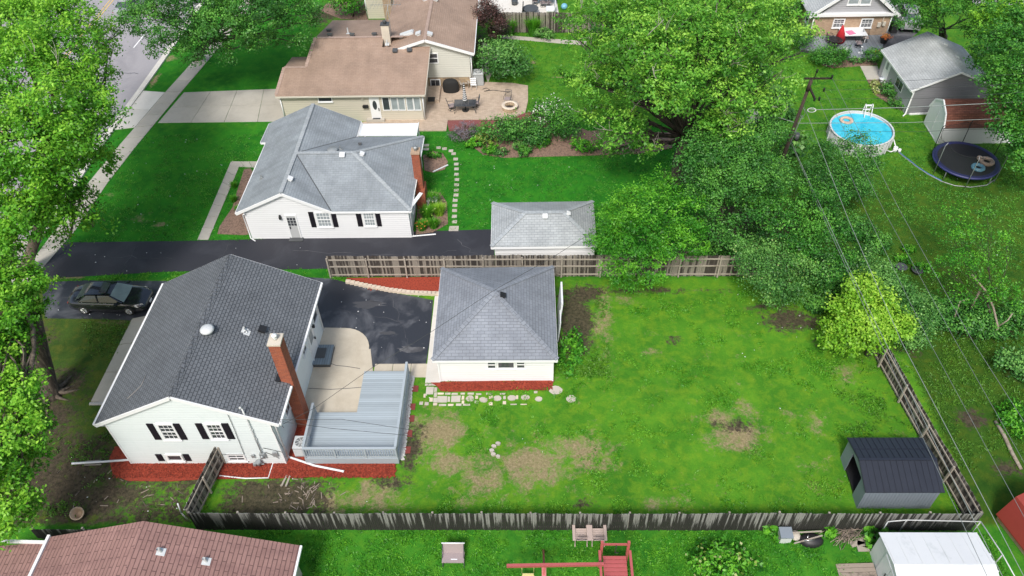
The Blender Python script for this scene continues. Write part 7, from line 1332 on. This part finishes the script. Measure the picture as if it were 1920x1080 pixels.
tree('lime_tree','small lime green tree in front of the side fence at the back of the lawn','tree',at(1625,665),LB([(1625,560,3,1.1),(1585,590,2.5,1.0),(1625,610,2.6,1.1),(1665,590,2.5,1.0),(1590,640,1.5,.8),(1640,645,1.5,.7),(1560,615,1.9,.6),(1690,600,2,.6),(1612,540,3,.7),(1560,645,1.2,.5)],1.12),560,.22,'lime',20,.36,.1,'barkd',asp=.7)
tree('sparse_tree','sparse tree with twisting pale branches beside the right edge','tree',at(1868,630),LB([(1790,410,4.2,.8),(1830,440,4,1.0),(1770,440,4,.8),(1800,490,3.8,1.2),(1850,500,3.6,1.1),(1760,500,3.6,.7),(1870,540,3,1.0),(1830,540,3.,1.1),(1780,550,2.8,.9),(1850,400,4,.5),(1880,440,3.6,.6),(1900,560,2.4,.8)]),230,.2,'bright',14,.42,.06,'barkd',asp=.45,limbs=True)
s=MB(); 
for pts,r in (([(1848,635,.1),(1872,615,1.),(1862,575,2),(1848,545,3),(1822,515,3.4)],.06),([(1872,612,1.),(1890,600,1.5),(1898,588,2)],.04),([(1820,578,1.2),(1838,545,2.6)],.07),([(1788,600,.6),(1800,565,1.8),(1815,560,2)],.04)): s.tube([at(*p_) for p_ in pts],[r]*len(pts),6)
for o in [o for o in bpy.data.objects if o.name=='sparse_tree']: s.build('bare_limbs','barkl',o)
# right edge trees
tr_('dense bright tree at the right edge above the barn shed',at(1925,330),[(1890,90,7.5,1.9),(1850,120,6,1.3),(1900,160,7,2.0),(1930,230,6.5,2.2),(1870,170,6,1.3),(1900,50,8,1.8),(1910,290,4.5,1.4),(1895,240,5,1.3),(1940,130,8,2.2),(1850,80,6,1.0),(1890,200,5.5,1.3)],900,.24,'maple2',.25)
tr_('light green tree at the right edge behind the grey garage',at(1900,110),[(1880,60,7,1.8),(1900,20,8,2.0),(1860,40,6,1.3),(1930,60,7,2)],420,.24,'maple',.2)
tr_('bright leafy tree cut by the right edge beside the trampoline',at(1960,380),[(1925,280,4,1.2),(1930,310,3,1.0),(1945,250,5,1.4)],240,.22,'bright',.15)
b=at(1770,75); tree('forked_tree','tree with forked bare dark stems behind the grey garage','tree',b,LB([(1720,25,6,1.3),(1740,50,4.6,1.1),(1700,45,5,1.0),(1790,10,7,1.6),(1830,20,6.5,1.5),(1820,50,5,1.2),(1760,5,7,1.4),(1850,0,7,1.6),(1710,0,6.5,1.4)]),420,.22,'maple2',20,.4,.16,'barkd',multi=3)
tr_('dark reddish purple shrubby tree behind the beige house',at(922,70),[(920,25,3.4,1.0),(905,40,2.6,.8),(935,45,2.6,.9),(925,60,1.4,.9),(915,10,4,.7)],330,.17,'purple',.09,multi=3)
shrub('glossy_shrub','glossy green shrub at the back of the brown roofed house',"shrub",at(662,32),1.7,1.5,2.6,'bright',2600,.2)
shrub('leafy_shrub','large bushy green shrub at the corner of the paver patio','shrub',at(948,145),2.1,1.9,2.7,'blueg',4200,.25,asp=.45)
# garden bed
G_='shrub'
shrub('lavender_bush','mauve flowering bush at the left end of the flower bed',G_,at(868,262),1.15,.8,1.0,'lav',1300,.17,asp=.25)
shrub('garden_shrub','dark spreading evergreen shrub in the middle of the flower bed',G_,at(955,262),1.9,1.3,1.7,'dark',3300,.18)
shrub('garden_shrub','dark low evergreen right of the spreading one in the flower bed',G_,at(1005,262),1.2,1.0,1.1,'dark',1500,.18)
shrub('garden_shrub','rounded mid-green shrub near the right end of the flower bed',G_,at(1054,258),1.35,1.2,1.8,'maple2',2400,.16)
shrub('flowering_shrub','tall green bush covered in white blossom behind the flower bed',G_,at(1027,232),1.5,1.1,1.9,'maple2',2400,.17,flower=('white',420,.13))
shrub('hosta','bright green hosta in front of the gold shrub',"plant",at(893,276),.65,.55,.7,'bright',600,.2,asp=.7)
shrub('gold_shrub','gold and cream leaved shrub near the left of the flower bed',G_,at(912,268),.8,.6,.8,'gold',900,.16)
shrub('garden_shrub','small bright green mound between the mauve bush and the evergreen',G_,at(900,255),.9,.5,.6,'bright',700,.16)
for px,l in (((925,288),'pale green perennial at the front of the flower bed'),((942,288),'blue-green perennial right of the pale one at the front of the flower bed'),((976,281),'small blue-green clump near the middle front of the flower bed'),((983,292),'low olive clump on the front edge of the flower bed'),((1013,275),'mid-green clump under the right evergreen')): shrub('perennial',l,'plant',at(*px),.62,.5,.55,'blueg' if 'blue' in l else 'maple2' if 'olive' in l else 'bright',520,.15)
shrub('perennial','leafy clump at the right end of the flower bed under the silver maple','plant',at(1098,282),.9,.7,.8,'bright',800,.18)
spikes('ornamental_grass','left clump of ornamental grass against the grey board fence','ornamental grass',at(957,66),1.0,1.7,'bright',420); spikes('ornamental_grass','right clump of tall ornamental grass against the grey board fence','ornamental grass',at(1000,66),1.3,1.9,'bright',600)
shrub('perennial','blue-green clump right of the ornamental grasses','plant',at(1027,72),.9,.7,.8,'blueg',700,.16)
spikes('daylily','tall green daylily clump below the neighbour house chimney','plant',at(812,385),1.3,1.2,'bright',520); spikes('daylily','yellow-green daylily clump between the air conditioner and the long driveway','plant',at(824,402),1.2,1.0,'lime',480,tip=('gold',20,.1)); spikes('daylily','broad daylily clump in the middle of the bed beside the neighbour house','plant',at(802,408),1.3,1.0,'bright',560,tip=('gold',14,.1)); spikes('daylily','orange flowering daylily beside the long driveway','plant',at(792,430),1.1,.8,'bright',400,tip=('orange',26,.12)); spikes('daylily','low green clump at the corner of the long driveway','plant',at(814,426),1.1,.8,'bright',400,tip=('gold',10,.1))
shrub('perennial','small green clump at the top of the round flower bed','plant',at(815,294),.7,.35,.35,'bright',350,.14)
for px,l,r in (((440,352),'light green plant at the top of the left mulch bed',.5),((440,378),'light green plant in the middle of the left mulch bed',.7),((449,398),'light green plant beside the front left corner of the neighbour house',.6)): spikes('perennial',l,'plant',at(*px),r,.6,'bright',200)
shrub('round_hedge','large rounded evergreen hedge at the left of the grey deck','hedge',at(1548,122),2.0,1.2,1.4,'maple2',3200,.13); shrub('round_hedge','dark tall hedge behind the large rounded one at the brick house','hedge',at(1500,92),1.1,1.1,2.2,'dark',2000,.15); shrub('round_hedge','small rounded evergreen at the right front of the grey deck','hedge',at(1632,117),1.05,.8,1.0,'maple2',1600,.12); shrub('perennial','low dark green plant in front of the grey deck','plant',at(1602,118),.7,.4,.5,'blueg',400,.13); shrub('round_hedge','small green ball between the large hedge and the grey deck','hedge',at(1577,112),.8,.6,.8,'maple2',900,.12)
shrub('coral_plant','coral pink plant behind the small rounded evergreen','plant',at(1640,105),.5,.3,.5,'orange',300,.12)
shrub('round_hedge','clipped golden green hedge right of the brick house','hedge',at(1688,22),1.6,1.4,1.8,'maple2',2200,.15)
shrub('perennial','yellow flowering plant at the top of the bed beside the grey garage','plant',at(1636,160),.4,.4,.4,'gold',260,.12); shrub('perennial','second yellow flowering plant in the bed beside the grey garage','plant',at(1640,172),.4,.4,.4,'gold',260,.12); shrub('perennial','dark leafy plants along the wall of the grey garage','plant',at(1668,178),.7,1.2,.7,'dark',900,.15); shrub('perennial','dark leafy plant at the front corner of the grey garage','plant',at(1680,200),.6,.7,.6,'dark',500,.15)
tree('catalpa','young tree with large pale leaves just left of the utility pole','tree',at(1462,300),LB([(1465,180,5,.7),(1470,215,4.5,.8),(1440,230,4,.6),(1495,265,3,.7),(1480,285,2,.6)]),110,.42,'blueg',12,.45,.05,'barkd',asp=.9)
shrub('yellow_shrub','yellow tipped green shrub on the lower lawn at the bottom edge','shrub',at(1355,1068),1.5,.9,1.2,'bright',1500,.2,flower=('gold',120,.18))
for px,l in (((1448,998),'broad leaved weed left of the storage bin'),((1553,1004),'broad leaved weed right of the wheelbarrow'),((1620,1000),'broad leaved weed behind the pile of old boards'),((1640,1010),'leafy weed at the end of the brush pile'),((1650,1035),'leafy weed at the corner of the white shed')): shrub('weed',l,'weed',at(*px),.45,.35,.5,'bright',110,.3)
for px,l in (((1695,490),'leafy plant in the left of the two pots on the far lawn'),((1722,505),'bright plant in the right of the two pots on the far lawn'),((1700,470),'low bush behind the two pots on the far lawn')): shrub('potted_plant',l,'plant',at(*px),.5,.4,.45,'bright',320,.17)
for px,l in (((1688,505),'left dark pot on the far lawn'),((1718,511),'right dark pot on the far lawn')): q=at(*px); s=MB(); s.lathe(q,[(.25,0),(.34,.24),(.38,.26),(.34,.27),(.02,.2)],14); single(s,'plant_pot','dgrey',l,'plant pot',q)
for px,rx,h,l in (((1790,605),1.6,1.1,'dark bush at the foot of the sparse tree on its left'),((1850,620),1.5,1.0,'dark undergrowth bush right under the sparse tree'),((1905,600),1.3,1.2,'dark bush at the right edge beside the sparse tree'),((1755,600),1.2,1.2,'dark bush between the blue-green tree and the sparse tree'),((1905,700),1.3,1.2,'blue-green bush at the right edge behind the soil patch'),((1905,790),1.1,.5,'bright low plants beside the long log'),((1660,560),1.3,1.6,'dark bush behind the lime green tree'),((1600,450),1.2,1.6,'dark bush right of the blue-green trees'),((1640,470),.9,1.0,'low green bush at the edge of the far lawn'),((1330,480),1.2,1.2,'dark bush at the foot of the trees behind the picket fence'),((1400,475),1.2,1.5,'dark bush behind the right end of the picket fence'),((1290,485),1.0,.9,'dark bush behind the drooping fruit tree'),((1570,560),1.3,1.3,'dark bush behind the apple tree'),((1530,575),.8,.8,'dark bush at the right foot of the apple tree')):
    shrub('bush',l,'bush',at(*px),rx,rx*.8,h,'bright' if 'bright' in l else ('blueg' if 'blue' in l[:5] else 'dark'),int(1300*rx),.18)
shrub('weed','tall weeds along the right wall of the pyramid roofed garage','weed',at(1072,660),.8,1.5,.5,'bright',800,.2)
# tall trees of the neighbouring lots closing the top corners
shrub('bush','bush under the left corner of the brick house','bush',at(1478,40),1.4,1.4,2.4,'maple2',1600,.2)
